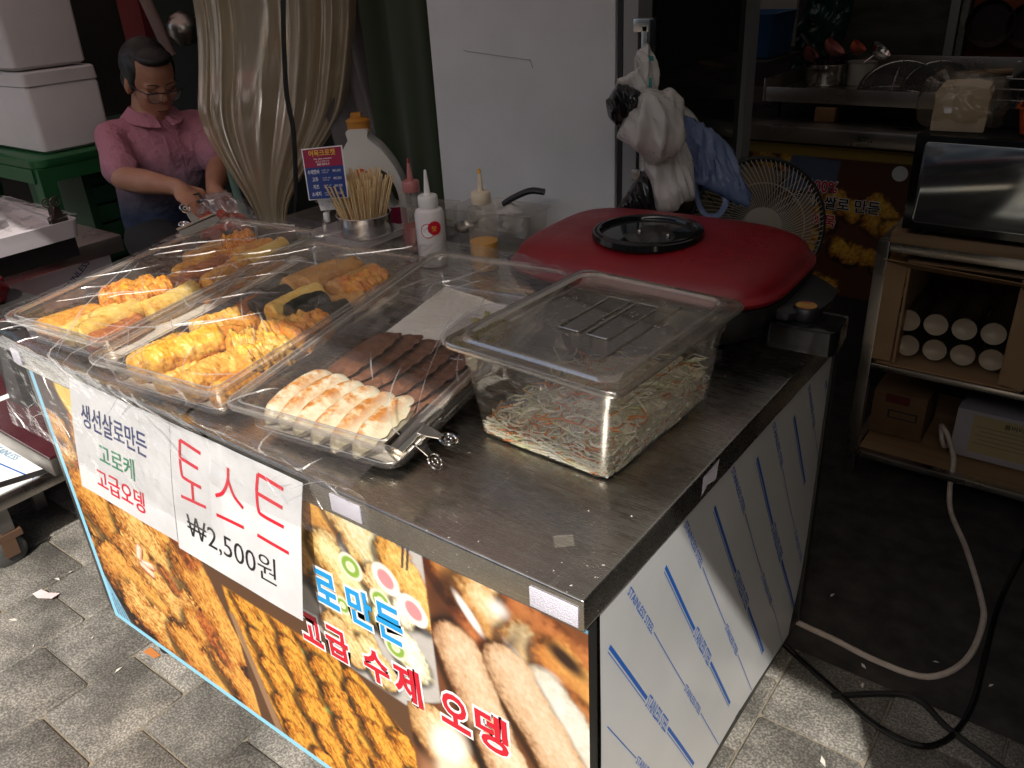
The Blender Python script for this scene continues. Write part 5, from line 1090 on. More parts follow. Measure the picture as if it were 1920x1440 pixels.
b.build('grille', m_cream, fa)
b = MB(); b.tube([FT @ Vector((RF * math.cos(a), RF * math.sin(a), -.004)) for a in np.linspace(0, 6.2832, 61)], .0065, 8, False); b.build('rim', m_black, fa)
b = MB(); b.lathe([(.046, .024), (.045, .030), (.03, .034), (.0005, .0345)], (0, 0, 0), 32, False, True, M=FT); b.build('badge', m_cream, fa)
for k in range(4):
    a0 = k * math.pi / 2; b = MB(); b.grid(lambda u, v: FT @ Vector(((.03 + .105 * v) * math.cos(a0 + (u - .5) * (.7 + .5 * v)), (.03 + .105 * v) * math.sin(a0 + (u - .5) * (.7 + .5 * v)), -.02 + .03 * (u - .5))), 8, 8); b.build('blade', CLEAR('fan_blade', (.75, .68, .58), .2, haze=.5, hazecol=(.4, .33, .25)), fa)
b = MB(); b.lathe([(.05, -.05), (.055, -.09), (.045, -.14), (.01, -.15)], (0, 0, 0), 24, True, True, M=FT); b.build('motor', m_black, fa)
b = MB()
for k in range(40):
    a = 2 * math.pi * k / 40; b.tube([FT @ Vector((r_ * math.cos(a), r_ * math.sin(a), z)) for r_, z in ((.05, -.06), (.10, -.055), (RF, -.008))], .0011, 4, False)
b.build('rear_grille', m_cream, fa)
b = MB(); b.tube([(-.38, 1.36, .70), (-.385, 1.37, .4), (-.385, 1.37, .03)], .014, 10); b.build('stem', m_cream, fa); b = MB(); b.lathe([(.15, 0), (.15, .015), (.05, .03), (.02, .04)], (-.385, 1.37, 0), 28); b.build('base', m_cream, fa)
# ================================================================ back kitchen counter with print below
bk = thing('kitchen_counter', (-.4, 2.3, 0), 'stainless kitchen counter with food print on its front', 'counter')
m_st2 = MAT('dull_steel', (.42, .39, .36), .33, 1, rvar=.1, vs=7)
b = MB(); b.span((-1.0, 2.0, .775), (.35, 2.75, .82)); b.build('worktop', m_st2, bk, bevel=.004)
b = MB(); b.span((-.98, 2.055, .0), (.33, 2.73, .774)); b.build('cabinet', m_dark, bk)
pt2 = Paint(-.8, .30, .75, .46, 150, 92); one2 = np.ones(pt2.x.shape); pt2.fill(one2, (.09, .03, .012)); r_a = pt2.poly([(-.8, .3), (-.42, .3), (-.38, .77), (-.8, .77)], .003); rr = random.Random(8)
for k in range(46):
    x, z = rr.uniform(-.8, -.05), rr.uniform(.3, .70)
    if x > -.42 and z > .62: continue
    pt2.piece(x, z, rr.uniform(.08, .14), rr.uniform(.025, .04), rr.uniform(-1.2, .3), (.75, .45, .07), (.48, .2, .02), (.14, .04, .005), None, fib=1.2, rough=.5)
pt2.fill(pt2.poly([(-.56, .62), (-.40, .62), (-.39, .72), (-.54, .73)], .004), (.10, .13, .2)); pt2.fill(sst(.725, .73, pt2.z), (.4, .26, .05))
o = to_grid(pt2, lambda x, z: Vector((x, 2.052, z)), 'food_print', m_print, bk)
for s, x, z, w_, h_, m_o, m_ in (('100%', -.475, .622, .085, .036, m_wht_t, m_red), ('쌀로 만든', -.425, .572, .165, .04, m_wht_t, m_blk_t), ('어묵', -.455, .516, .07, .04, m_wht_t, m_red), ('우리', -.52, .575, .07, .036, m_wht_t, m_blk_t)):
    P1 = lambda u, v, x=x, z=z: Vector((x + u, 2.0512, z + v)); P2 = lambda u, v, x=x, z=z: Vector((x + u, 2.0504, z + v))
    lettering(s, 'lettering', m_o, bk, P1, w_, h_, .06, .02); lettering(s, 'lettering', m_, bk, P2, w_, h_, .02, .02)
b = MB(); b.lathe([(.022, 0), (.022, .001)], (0, 0, 0), 24, M=Matrix.Translation((-.22, 2.05, .70)) @ Matrix.Rotation(R(90), 4, 'X')); b.build('emblem', m_wht_t, bk)
# tray shelf standing on the counter
tsx = thing('steel_tray', (-.4, 2.3, .82), 'deep stainless tray on short legs holding pot and wire baskets', 'tray')
b = MB(); b.span((-.66, 2.12, .885), (-.02, 2.62, .893)); b.build('tray_floor', m_st2, tsx)
for a, c in (((-.66, 2.11, .872), (-.02, 2.12, .915)), ((-.66, 2.62, .872), (-.02, 2.63, .955)), ((-.67, 2.11, .872), (-.66, 2.63, .94)), ((-.02, 2.11, .872), (-.01, 2.63, .94))): b = MB(); b.span(a, c); b.build('tray_side', m_st2, tsx, bevel=.002)
for x, y in ((-.64, 2.15), (-.05, 2.15), (-.64, 2.58), (-.05, 2.58)): b = MB(); b.span((x - .012, y - .012, .821), (x + .012, y + .012, .884)); b.build('leg', m_black, tsx)
b = MB(); b.span((-.50, 2.10, .821), (-.44, 2.15, .862)); o = b.build('wooden_block', MAT('wood_block', (.28, .15, .06), .7), bevel=.003); tag(o, 'small wooden block under the steel tray', 'block')
# pot of utensils
po = thing('utensil_pot', (-.565, 2.36, .894), 'steel pot crowded with cooking utensils', 'pot'); b = MB(); b.lathe([(.06, .894), (.062, .9), (.062, .955), (.065, .957), (.06, .958), (.058, .90), (.001, .90)], (-.565, 2.36, 0), 32); b.build('pot', m_chrome, po)
p2_ = MB(); p2_.lathe([(.042, .894), (.043, .96), (.045, .962), (.040, .962), (.038, .90), (.001, .90)], (-.455, 2.38, 0), 28); o = p2_.build('enamel_mug', MAT('enamel', (.6, .55, .47), .3)); tag(o, 'cream enamel mug beside the utensil pot', 'mug')
m_pnk = MAT('pink_plastic', (.42, .13, .12), .4); m_orp = MAT('orange_plastic', (.5, .1, .05), .4)
def ladle2(name, c, tip, m, mh, label, rb=.028):
    t = thing(name, (c[0], c[1], .90), label, 'utensil', 'utensils in the steel pot'); c = Vector(c); tip = Vector(tip)
    b = MB(); b.tube([Vector((c.x, c.y, .905)), c.lerp(tip, .2), tip], .005, 8, flat=.6); b.build('handle', mh, t)
    b = MB(); b.lathe([(rb, .012), (rb * .95, .0), (rb * .7, -.012), (rb * .2, -.018)], tip, 20, False, True, M=Matrix.Rotation(.7, 3, 'Y').to_4x4()); b.build('bowl', m, t)
ladle2('serving_spoon', (-.59, 2.35, .95), (-.61, 2.33, .985), m_pnk, m_pnk, 'pink serving spoon at the outer side of the pot', .026)
ladle2('serving_spoon', (-.55, 2.34, .95), (-.535, 2.32, 1.005), m_pnk, m_pnk, 'broad salmon ladle head standing in the pot', .036)
ladle2('serving_spoon', (-.53, 2.36, .95), (-.47, 2.35, 1.005), m_orp, m_black, 'orange spatula spoon with black edge in the pot', .025)
ladle2('serving_spoon', (-.46, 2.38, .95), (-.415, 2.40, .99), m_chrome, m_chrome, 'shiny steel ladle in the enamel mug', .035)
for i, (tip, lab) in enumerate((((-.655, 2.36, 1.045), 'thick black utensil handle leaning out of the pot'), ((-.56, 2.40, 1.035), 'black utensil handle standing upright at the back of the pot'))):
    b = MB(); b.tube([(-.575 + .02 * i, 2.365, .905), (-.60 + .04 * i, 2.36, .98), tip], [.006, .010, .012], 8, flat=.5); o = b.build('spatula', m_black); tag(o, lab, 'utensil')
# wire mesh domes
def wire_dome(name, c, rx, ry, h, label, n=44):
    t = thing(name, c, label, 'wire basket', 'wire baskets upside down on the tray'); c = Vector(c); b = MB()
    def S(a, q): return c + Vector((rx * math.cos(a) * math.cos(q), ry * math.sin(a) * math.cos(q), h * math.sin(q)))
    for k in range(n):
        x = -.98 + 1.96 * k / (n - 1); s_ = math.sqrt(1 - x * x)
        b.tube([c + Vector((rx * x, ry * s_ * math.cos(t_), h * s_ * math.sin(t_))) for t_ in np.linspace(0, math.pi, 12)], .0007, 3, False)
        b.tube([c + Vector((rx * s_ * math.cos(t_), ry * x, h * s_ * math.sin(t_))) for t_ in np.linspace(0, math.pi, 12)], .0007, 3, False)
    b.build('wire_mesh', m_steel_dark, t); b = MB(); b.tube([c + Vector((rx * math.cos(a), ry * math.sin(a), 0)) for a in np.linspace(0, 6.2832, 41)], .003, 6, False)
    for a in (.6, 1.6): b.tube([c + Vector((rx * 1.01 * math.cos(t_) * math.cos(a), ry * 1.01 * math.cos(t_) * math.sin(a), h * 1.01 * math.sin(t_))) for t_ in np.linspace(0, math.pi, 16)], .002, 5, False)
    b.build('rim_wire', m_steel, t)
wire_dome('wire_basket', (-.30, 2.24, .897), .12, .10, .085, 'upturned wire mesh basket at the front of the steel tray')
wire_dome('wire_basket', (-.22, 2.34, .897), .10, .10, .075, 'upturned wire mesh basket behind, with wooden handle')
b = MB(); b.tube([(-.16, 2.33, .935), (-.03, 2.36, .945)], .011, 10); o = b.build('rolling_pin', m_wood); tag(o, 'round wooden stick lying beside the wire baskets', 'stick')
# green bag, window, pans, cables behind
m_gbag = CLEAR('green_bag', (.2, .5, .3), rough=.2, gloss=.9, haze=.8, hazecol=(.01, .09, .05), translucent=.4)
o = pillow([(-.11, -.2), (.0, -.22), (.05, -.1), (.09, .05), (.08, .16), (.02, .22), (-.04, .16), (-.09, .02)], .05, (-.63, 2.5, 1.04), (1, 0, 0), (0, 0, 1), m_gbag, 'plastic_bag', amp=.012, sc=14, seed=11); tag(o, 'green plastic bag hanging behind the utensil pot', 'plastic bag')
wd_ = thing('kitchen_window', (-.45, 2.72, .9), 'dim window panel with pale frame behind the utensils', 'window')
b = MB(); b.span((-.68, 2.72, .92), (-.29, 2.725, 1.6)); b.build('pane', MAT('dim_pane', (.10, .105, .09), .08, col2=(.03, .03, .026), vs=3, stretch=(1, 1, 4)), wd_)
b = MB(); b.span((-.29, 2.70, .92), (-.262, 2.73, 1.6)); b.build('frame', MAT('frame_grey', (.26, .26, .25), .5), wd_); b = MB(); b.span((-.255, 2.70, .92), (-.235, 2.73, 1.6)); b.build('frame', MAT('frame_worn', (.2, .2, .17), .7, col2=(.08, .08, .07), vs=30), wd_)
b = MB(); b.span((-.23, 2.75, .93), (-.06, 2.76, 1.6)); o = b.build('orange_board', MAT('orange_board', (.22, .045, .012), .6)); tag(o, 'dark orange board behind the hanging pans', 'board')
for x, z, r_, lab in ((-.165, 1.045, .072, 'dark frying pan hung on the orange board'), (-.05, 1.04, .07, 'blackened frying pan hung beside the orange board')):
    t = thing('frying_pan', (x, 2.72, z - r_), lab, 'pan', 'hanging frying pans'); Mx = Matrix.Translation((x, 2.72, z)) @ Matrix.Rotation(R(90), 4, 'X')
    b = MB(); b.lathe([(r_ * .8, .0), (r_, .022), (r_ * 1.01, .024), (r_ * .98, .024), (r_ * .78, .003), (.001, .003)], (0, 0, 0), 36, True, True, M=Mx); b.build('bowl', MAT('pan_iron', (.03, .018, .014), .3, 0), t)
    b = MB(); b.tube([(x, 2.71, z + r_), (x + .01, 2.71, z + r_ + .15)], .008, 8, flat=.5); b.build('handle', m_black, t)
b = MB(); b.span((-.735, 1.92, .80), (-.70, 1.95, 2.3)); o = b.build('worn_post', MAT('worn_post', (.22, .2, .17), .6, col2=(.1, .085, .07), vs=12), smooth=0); tag(o, 'worn grey post beside the hanging cables', 'post')
for i, (pts, r_, m, lab) in enumerate((([(-.735, 1.85, 1.6), (-.74, 1.85, 1.1), (-.765, 1.85, .92), (-.78, 1.85, .84)], .005, m_cream, 'beige cable hanging straightest beside the fridge'), ([(-.70, 1.85, 1.6), (-.715, 1.85, 1.15), (-.74, 1.85, .95), (-.755, 1.85, .84)], .0045, m_cream, 'beige cable hanging second from the fridge'), ([(-.60, 1.85, 1.6), (-.625, 1.85, 1.1), (-.67, 1.85, .93), (-.73, 1.85, .85)], .0045, m_cream, 'beige cable curving away from the worn post'),
                                      ([(-.655, 1.86, 1.6), (-.665, 1.86, 1.2), (-.72, 1.86, .98), (-.77, 1.86, .85)], .012, m_black, 'thick black hose among the beige cables'))):
    b = MB(); b.tube(bez(pts, 30), r_, 8); o = b.build('hanging_cable', m); tag(o, lab, 'cable', 'cables hanging beside the fridge')
o = tub('blue_tub', (-.80, 2.25, 0), .13, .1, .99, 1.12, 0, 'blue plastic tub on a shelf behind the cables', MAT('blue_plastic', (.01, .06, .16), .4))
b = MB(); b.span((-.95, 2.1, .97), (-.66, 2.4, .988)); o = b.build('wall_shelf', m_dark); tag(o, 'dark shelf under the blue tub', 'shelf')
b = MB(); b.span((-.95, 2.42, 1.0), (-.70, 2.44, 1.5)); o = b.build('pale_board', MAT('pale_panel', (.3, .28, .25), .6)); tag(o, 'pale panel behind the blue tub', 'panel')
# ================================================================ steel rack with microwave
rk = thing('steel_rack', (.2, 1.75, 0), 'stainless rack carrying microwave and cartons', 'rack')
RX0, RX1, RY0, RY1 = -.125, .62, 1.5, 1.95
for x, y in ((RX0, RY0), (RX1, RY0), (RX0, RY1), (RX1, RY1)): b = MB(); b.span((x, y, 0), (x + .028, y + .028, .672)); b.build('post', m_st2, rk, bevel=.002)
for z, hh in ((.645, .027), (.338, .016), (.075, .018)):
    b = MB(); b.span((RX0 + .029, RY0 + .001, z), (RX1 - .001, RY0 + .025, z + hh)); b.build('front_rail', m_st2, rk, bevel=.0015)
    b = MB(); b.span((RX0 + .003, RY0 + .029, z), (RX0 + .024, RY1 - .001, z + hh)); b.build('side_rail', m_st2, rk, bevel=.0015)
    if z < .6: b = MB(); b.span((RX0 + .026, RY0 + .027, z + .002), (RX1, RY1, z + hh - .003)); b.build('shelf', m_wood if z < .2 else m_st2, rk)
b = MB(); b.span((RX0 + .03, RY0 - .012, .673), (RX1, RY1, .700)); o = b.build('plywood_board', m_wood, bevel=.002); tag(o, 'brown plywood board under the microwave', 'board')
mw = thing('microwave', (.2, 1.7, .70), 'black microwave oven with mirrored door window', 'microwave')
b = MB(); b.span((-.072, 1.485, .713), (.43, 1.83, .925)); b.build('body', m_black, mw, bevel=.004)
b = MB(); b.span((-.072, 1.470, .715), (.43, 1.4845, .925)); b.build('door', m_blackg, mw, bevel=.003)
b = MB(); b.loft([[Vector((.118, 1.4685, .822)) + Vector((p.x, 0, p.y)) for p in rrect(.170, .088, .010, 0, 5)], [Vector((.118, 1.4695, .822)) + Vector((p.x, 0, p.y)) for p in rrect(.171, .089, .010, 0, 5)]], True, False); b.build('door_window', MAT('mirror_window', (.48, .51, .53), .12, .9), mw)
b = MB(); b.span((.31, 1.468, .72), (.42, 1.4695, .92)); b.build('control_panel', m_black, mw)
for x, y in ((-.03, 1.51), (.39, 1.51), (-.03, 1.8), (.39, 1.8)): b = MB(); b.lathe([(.012, .7005), (.014, .713)], (x, y, 0), 14); b.build('foot', m_black, mw)
# bread in a bag, orange tub, tray of shreds on top
bl = thing('bread_loaf', (.0, 1.58, .926), 'sliced white bread loaf in a clear bag on the microwave', 'bread'); m_bread = MAT('bread', (.80, .66, .46), .8, col2=(.72, .56, .36), vs=14, bs=.4, bsc=90)
m_crust = MAT('crust', (.42, .25, .10), .7)
BT = Matrix.Translation((-.008, 1.56, .927)) @ Matrix.Rotation(.1, 4, 'Z')
prof = [(-.052, 0), (.052, 0), (.054, .03), (.052, .06), (.055, .075), (.048, .09), (.02, .095), (-.02, .094), (-.046, .09), (-.054, .078), (-.051, .06), (-.053, .03)]
for k in range(9): y = -.045 + .0125 * k; b = MB(); b.loft([[BT @ Vector((x * (1 - .01 * (k % 2)), y, z)) for x, z in prof], [BT @ Vector((x * (1 - .01 * (k % 2)), y + .0115, z)) for x, z in prof]], True, True); b.build('slice', m_bread, bl, bevel=.0015)
m_bbag = CLEAR('bread_bag', (.93, .91, .88), rough=.14, gloss=1.2, haze=.10, hazecol=(.7, .62, .5))
o = pillow([(-.085, -.055), (.085, -.055), (.09, .0), (.075, .05), (.03, .062), (-.03, .06), (-.045, .075), (-.06, .06), (-.08, .045), (-.092, .0)], .085, BT @ Vector((0, 0, .057)), (1, 0.1, 0), (0, 0, 1), m_bbag, 'bread_bag', bl, amp=.007, sc=22, seed=12, bulge=.8)
o = tub('food_tub', (.16, 1.56, 0), .055, .05, .927, .985, .05, 'orange plastic tub with white lid label beside the bread', MAT('orange_tub', (.55, .09, .02), .4))
ws = MB(); rs = random.Random(2)
for k in range(200): c_ = Vector((.16 + rs.gauss(0, .03), 1.66 + rs.gauss(0, .03), 1.02 + abs(rs.gauss(0, .012)))); ws.tube([c_, c_ + Vector((rs.uniform(-.012, .012), rs.uniform(-.012, .012), rs.uniform(-.004, .008)))], .0022, 4)
o = ws.build('white_shreds', MAT('white_shreds', (.6, .58, .52), .6)); tag(o, 'heap of white shreds in the wire tray', None, kind='stuff')
wt = thing('wire_tray', (.16, 1.66, .927), 'black wire tray of white shreds behind the bread', 'wire tray'); b = MB()
for k in range(17): b.tube([(.05 + .22 * k / 16, 1.58, 1.005), (.05 + .22 * k / 16, 1.582, .97), (.05 + .22 * k / 16, 1.74, .97)], .0012, 4)
for y, z in ((1.58, 1.008), (1.582, .985), (1.74, 1.008)): b.tube([(.045, y, z), (.275, y, z)], .002, 5)
b.build('wires', m_steel_dark, wt); b = MB(); b.span((.05, 1.60, .927), (.27, 1.73, .966)); b.build('carrier_box', m_dark, wt)
# cartons on the rack
cb_ = thing('cardboard_box', (.05, 1.65, .355), 'open cardboard box of plastic cup stacks on the rack', 'box')
for nm, a, c in (('bottom', (-.085, 1.505, .355), (.235, 1.86, .360)), ('side', (-.05, 1.51, .361), (-.044, 1.86, .62)), ('side', (.185, 1.51, .361), (.191, 1.86, .62)), ('back', (-.05, 1.861, .361), (.191, 1.867, .62)), ('top', (-.055, 1.52, .621), (.196, 1.866, .626))):
    b = MB(); b.span(a, c); b.build(nm, m_card, cb_)
def flap(p, name='flap'): b = MB(); b.loft([[Vector(q) for q in p], [Vector(q) + Vector((0, .004, .001)) for q in p]], True, True); b.build(name, m_card, cb_, smooth=0)
flap([(-.10, 1.475, .635), (.215, 1.470, .625), (.196, 1.519, .602), (-.055, 1.519, .606)][::1]); flap([(-.055, 1.508, .365), (-.105, 1.50, .368), (-.098, 1.50, .62), (-.052, 1.508, .615)]); flap([(.188, 1.508, .365), (.240, 1.49, .365), (.245, 1.49, .60), (.190, 1.508, .60)])
m_cup_lit = CLEAR('cup_plastic_lit', (.8, .76, .68), rough=.2, gloss=1.0, haze=.8, hazecol=(.5, .41, .29));  # paler copy: front light on the cup ends put into the plastic
m_cup_shade = CLEAR('cup_plastic_shaded', (.5, .46, .4), rough=.15, gloss=1.5, haze=.07, hazecol=(.4, .34, .26))  # darker copy: shade along the cup bodies put into the plastic
for row, z in ((0, .400), (1, .466)):
    for i in range(4):
        x = -.028 + .062 * i - .008 * row; b = MB(); c_ = Vector((x, 0, z))
        Mx = Matrix.Translation((x, 1.545 + .004 * i, z)) @ Matrix.Rotation(R(-90), 4, 'X'); pr = [(.0005, 0), (.027, 0), (.029, .002), (.029, .006)] + [q for k in range(12) for q in ((.0275, .01 + .016 * k), (.0292, .013 + .016 * k), (.0275, .016 + .016 * k))] + [(.027, .22)]
        b.lathe(pr[2:], (0, 0, 0), 24, False, True, M=Mx); o = b.build('cup_stack', m_cup_shade); b = MB(); b.lathe([(.0275, -.0005), (.0268, .0), (.0005, .0012)], (0, 0, 0), 24, False, True, M=Mx); b.build('cup_base', m_cup_lit, o)
        tag(o, 'sleeve of plastic cups, %s from the rack post in the %s row' % (('first', 'second', 'third', 'fourth')[i], ('lower', 'upper')[row]), 'cups', 'sleeves of plastic cups in the cardboard box')
c1 = thing('brown_carton', (-.04, 1.68, .09), 'worn brown carton on the lowest rack shelf', 'carton'); b = MB(); b.box((-.035, 1.70, .160), (.135, .16, .130), .0); b.build('carton', m_card_dk, c1, bevel=.003)
b = MB(); b.add([(-.06, 1.6185, .15), (.015, 1.6185, .15), (.015, 1.6185, .175), (-.06, 1.6185, .175)], [(0, 1, 2, 3)]); b.build('print_box', m_blk_t, c1, smooth=0); b = MB(); b.add([(-.055, 1.6180, .154), (.010, 1.6180, .154), (.010, 1.6180, .171), (-.055, 1.6180, .171)], [(0, 1, 2, 3)]); b.build('print_field', m_card_dk, c1, smooth=0)
b = MB(); b.add([(-.07, 1.6185, .195), (-.01, 1.6185, .195), (-.01, 1.6185, .22), (-.07, 1.6185, .22)], [(0, 1, 2, 3)]); b.build('print_mark', MAT('dull_red', (.10, .012, .01), .7), c1, smooth=0)
c2 = thing('white_carton', (.22, 1.66, .09), 'white carton with yellow Korean label on the lowest rack shelf', 'carton'); b = MB(); b.box((.215, 1.70, .163), (.22, .18, .136)); b.build('carton', MAT('white_carton', (.42, .39, .41), .7), c2, bevel=.003)
b = MB(); b.add([(.145, 1.6085, .115), (.32, 1.6085, .115), (.32, 1.6085, .222), (.145, 1.6085, .222)], [(0, 1, 2, 3)]); b.build('label', MAT('yellow_label', (.42, .34, .17), .7), c2, smooth=0)
lettering('롤버터칩이', 'lettering', m_blk_t, c2, lambda u, v: Vector((.215 + u, 1.6080, .200 + v)), .075, .014, .01, .01)
for k in range(5): b = MB(); b.add([(.155 + .01 * (k % 2), 1.6080, .19 - .012 * k), (.30 - .01 * (k % 3), 1.6080, .19 - .012 * k), (.30 - .01 * (k % 3), 1.6080, .192 - .012 * k), (.155 + .01 * (k % 2), 1.6080, .192 - .012 * k)], [(0, 1, 2, 3)]); b.build('print_line', MAT('label_ink', (.2, .16, .09), .7), c2, smooth=0)
# ================================================================ cables on the floor
def cable(pts, r_, m, label, n=90): b = MB(); b.tube(bez(pts, n), r_, 8); tag(b.build('floor_cable', m), label, 'cable')
cable([(-.30, .92, .012), (-.042, .877, .014), (.052, .868, .014), (.152, .855, .014), (.239, .868, .014), (.289, .955, .014), (.296, 1.085, .014), (.276, 1.171, .014), (.216, 1.33, .014), (.158, 1.45, .02), (.138, 1.50, .06), (.128, 1.545, .115), (.10, 1.59, .15), (.085, 1.60, .165), (.075, 1.62, .16), (.09, 1.60, .12), (.10, 1.63, .105)], .0065, MAT('white_cable', (.55, .48, .42), .5, col2=(.42, .34, .28), vs=40), 'white cable looping across the shaded floor to the rack')
cable([(-.2, .9, .012), (-.024, .799, .012), (.093, .741, .012), (.186, .697, .012), (.261, .692, .012), (.304, .742, .012), (.322, .847, .012), (.318, .988, .012), (.314, 1.191, .012), (.335, 1.446, .012), (.36, 1.7, .012)], .006, m_blackg, 'black cable curling over the floor beside the white one')
cable([(.1, .72, .012), (.22, .80, .012), (.30, .76, .012), (.40, .72, .012)], .006, m_black, 'short black cable lying across the sunny patch edge', 30)
# ================================================================ small litter
def scrap(name, c, pts, m, label, cat, group=None): b = MB(); c = Vector(c); b.loft([[c + Vector((x, y, .0105 + z)) for x, y, z in pts], [c + Vector((x, y, .0115 + z)) for x, y, z in pts]], True, True); tag(b.build(name, m, smooth=0), label, cat, group)
scrap('paper_scrap', (-1.53, -.005, 0), [(-.03, -.02, 0), (.0, -.022, .003), (.036, -.004, .006), (.03, .018, .003), (.0, .004, .0), (-.028, .0, 0)], MAT('pink_paper', (.75, .58, .58), .7), 'crumpled pinkish paper scrap on the paving', 'litter')
scrap('orange_peel', (-1.135, .03, 0), [(-.02, -.01, 0), (.02, -.006, 0), (.022, .006, 0), (-.018, .008, 0)], MAT('orange_bit', (.45, .16, .04), .7), 'orange scrap beside the counter foot', 'litter')
rs = random.Random(12); m_bit = MAT('pale_bit', (.6, .57, .5), .8)
for k in range(16):
    x, y = (rs.uniform(-1.6, -.95), rs.uniform(-.25, .1)) if k < 9 else (rs.uniform(.0, .35), rs.uniform(.55, 1.1))
    a = rs.uniform(0, 3); s_ = rs.uniform(.002, .006); scrap('floor_bit', (x, y, 0), [(s_ * 2 * math.cos(a), s_ * 2 * math.sin(a), 0), (-s_ * math.sin(a), s_ * math.cos(a), 0), (-2 * s_ * math.cos(a), -2 * s_ * math.sin(a), 0), (s_ * math.sin(a) * .5, -s_ * math.cos(a) * .5, .001)], m_bit, 'tiny pale scrap on the ' + ('paving in front of the counter' if k < 9 else 'shaded floor by the cables'), 'litter', 'pale scraps on the ' + ('paving' if k < 9 else 'floor'))
# ================================================================ foam boxes on a green stool, green crate
m_foam = MAT('polystyrene', (.60, .57, .57), .85, col2=(.55, .52, .52), vs=5, bs=.25, bsc=260)
st_ = thing('plastic_stool', (-3.0, .98, 0), 'green plastic stool under the white foam boxes', 'stool'); m_grn = MAT('green_plastic', (.014, .10, .03), .4, col2=(.01, .075, .022), vs=5)
b = MB(); b.loft([[Vector((-3.0, .99, 0)) + p for p in rrect(hx, hx * .82, .05, z, 5)] for hx, z in ((.232, .735), (.236, .74), (.236, .765), (.22, .773))], True, True); b.build('seat', m_grn, st_)
for sx_ in (-1, 1):
    for sy_ in (-1, 1):
        b = MB(); b.loft([[Vector((-3.0 + sx_ * x, .99 + sy_ * y, z)) for x, y in ((a, c), (a - .055, c), (a - .05, c - .012), (a - .012, c - .012), (a - .012, c - .05), (a, c - .055))] for z, a, c in ((0, .26, .215), (.4, .24, .20), (.64, .232, .19), (.736, .230, .188))], True, True); b.build('leg', m_grn, st_)
for y in (.80, 1.18): b = MB(); b.box((-3.0, y, .71), (.40, .012, .05)); b.build('apron', m_grn, st_)
for x in (-3.225, -2.775): b = MB(); b.box((x, .99, .71), (.012, .32, .05)); b.build('apron', m_grn, st_)
for z0, z1, dx, dy, lab, nm in ((.775, 1.05, 0, 0, 'white foam box, lower of the two, resting on the green stool', ''), (1.056, 1.40, -.01, -.015, 'white foam box, upper of the two stacked boxes', '')):
    t = thing('foam_box', (-3.0 + dx, .99 + dy, z0), lab, 'foam box', 'stacked white foam boxes')
    b = MB(); b.loft([[Vector((-3.01 + dx, .99 + dy, 0)) + p for p in rrect(hx, hy, .018, z, 4)] for hx, hy, z in ((.196, .118, z0), (.208, .13, z0 + .01), (.212, .134, z1 - .06), (.206, .13, z1 - .05))], True, True); b.build('box', m_foam, t, 40)
    b = MB(); b.loft([[Vector((-3.01 + dx, .99 + dy, 0)) + p for p in rrect(hx, hy, .018, z, 4)] for hx, hy, z in ((.210, .132, z1 - .0495), (.214, .136, z1 - .046), (.212, .134, z1 - .006), (.204, .128, z1))], True, True); b.build('lid', m_foam, t, 40)
cr = thing('green_crate', (-3.0, 1.45, 0), 'dark green slatted plastic crate behind the seated man', 'crate'); m_crate = MAT('crate_green', (.008, .045, .018), .55)
for k in range(9): b = MB(); b.box((-2.93, 1.28 + .0, .12 + .075 * k), (.02, .52, .066)); b.build('slat', m_crate, cr, bevel=.004)
for y in (1.03, 1.53): b = MB(); b.box((-2.93, y, .42), (.03, .03, .74)); b.build('corner_post', m_crate, cr)
b = MB(); b.span((-3.4, 1.02, .04), (-2.95, 1.54, .78)); b.build('bin', m_crate, cr)
# things in the dark at the very back
b = MB(); b.span((-3.42, 1.62, .9), (-3.25, 1.66, 1.6)); o = b.build('red_cloth', MAT('red_cloth', (.14, .008, .01), .8)); tag(o, 'dark red cloth hanging behind the foam boxes', 'cloth')
b = MB(); b.tube([(-3.17, 1.52, 1.6), (-3.12, 1.56, 1.3), (-3.06, 1.60, 1.02)], .024, 10); o = b.build('pale_pole', MAT('pale_pole', (.3, .22, .2), .6)); tag(o, 'pale pole in the dark behind the man', 'pole')
b = MB(); b.lathe([(.001, -.07), (.04, -.06), (.068, -.02), (.07, .02), (.045, .055), (.001, .07)], (-3.02, 1.66, 1.12), 28); o = b.build('steel_bowl', m_st2); tag(o, 'shiny steel bowl glinting above the man', 'bowl')
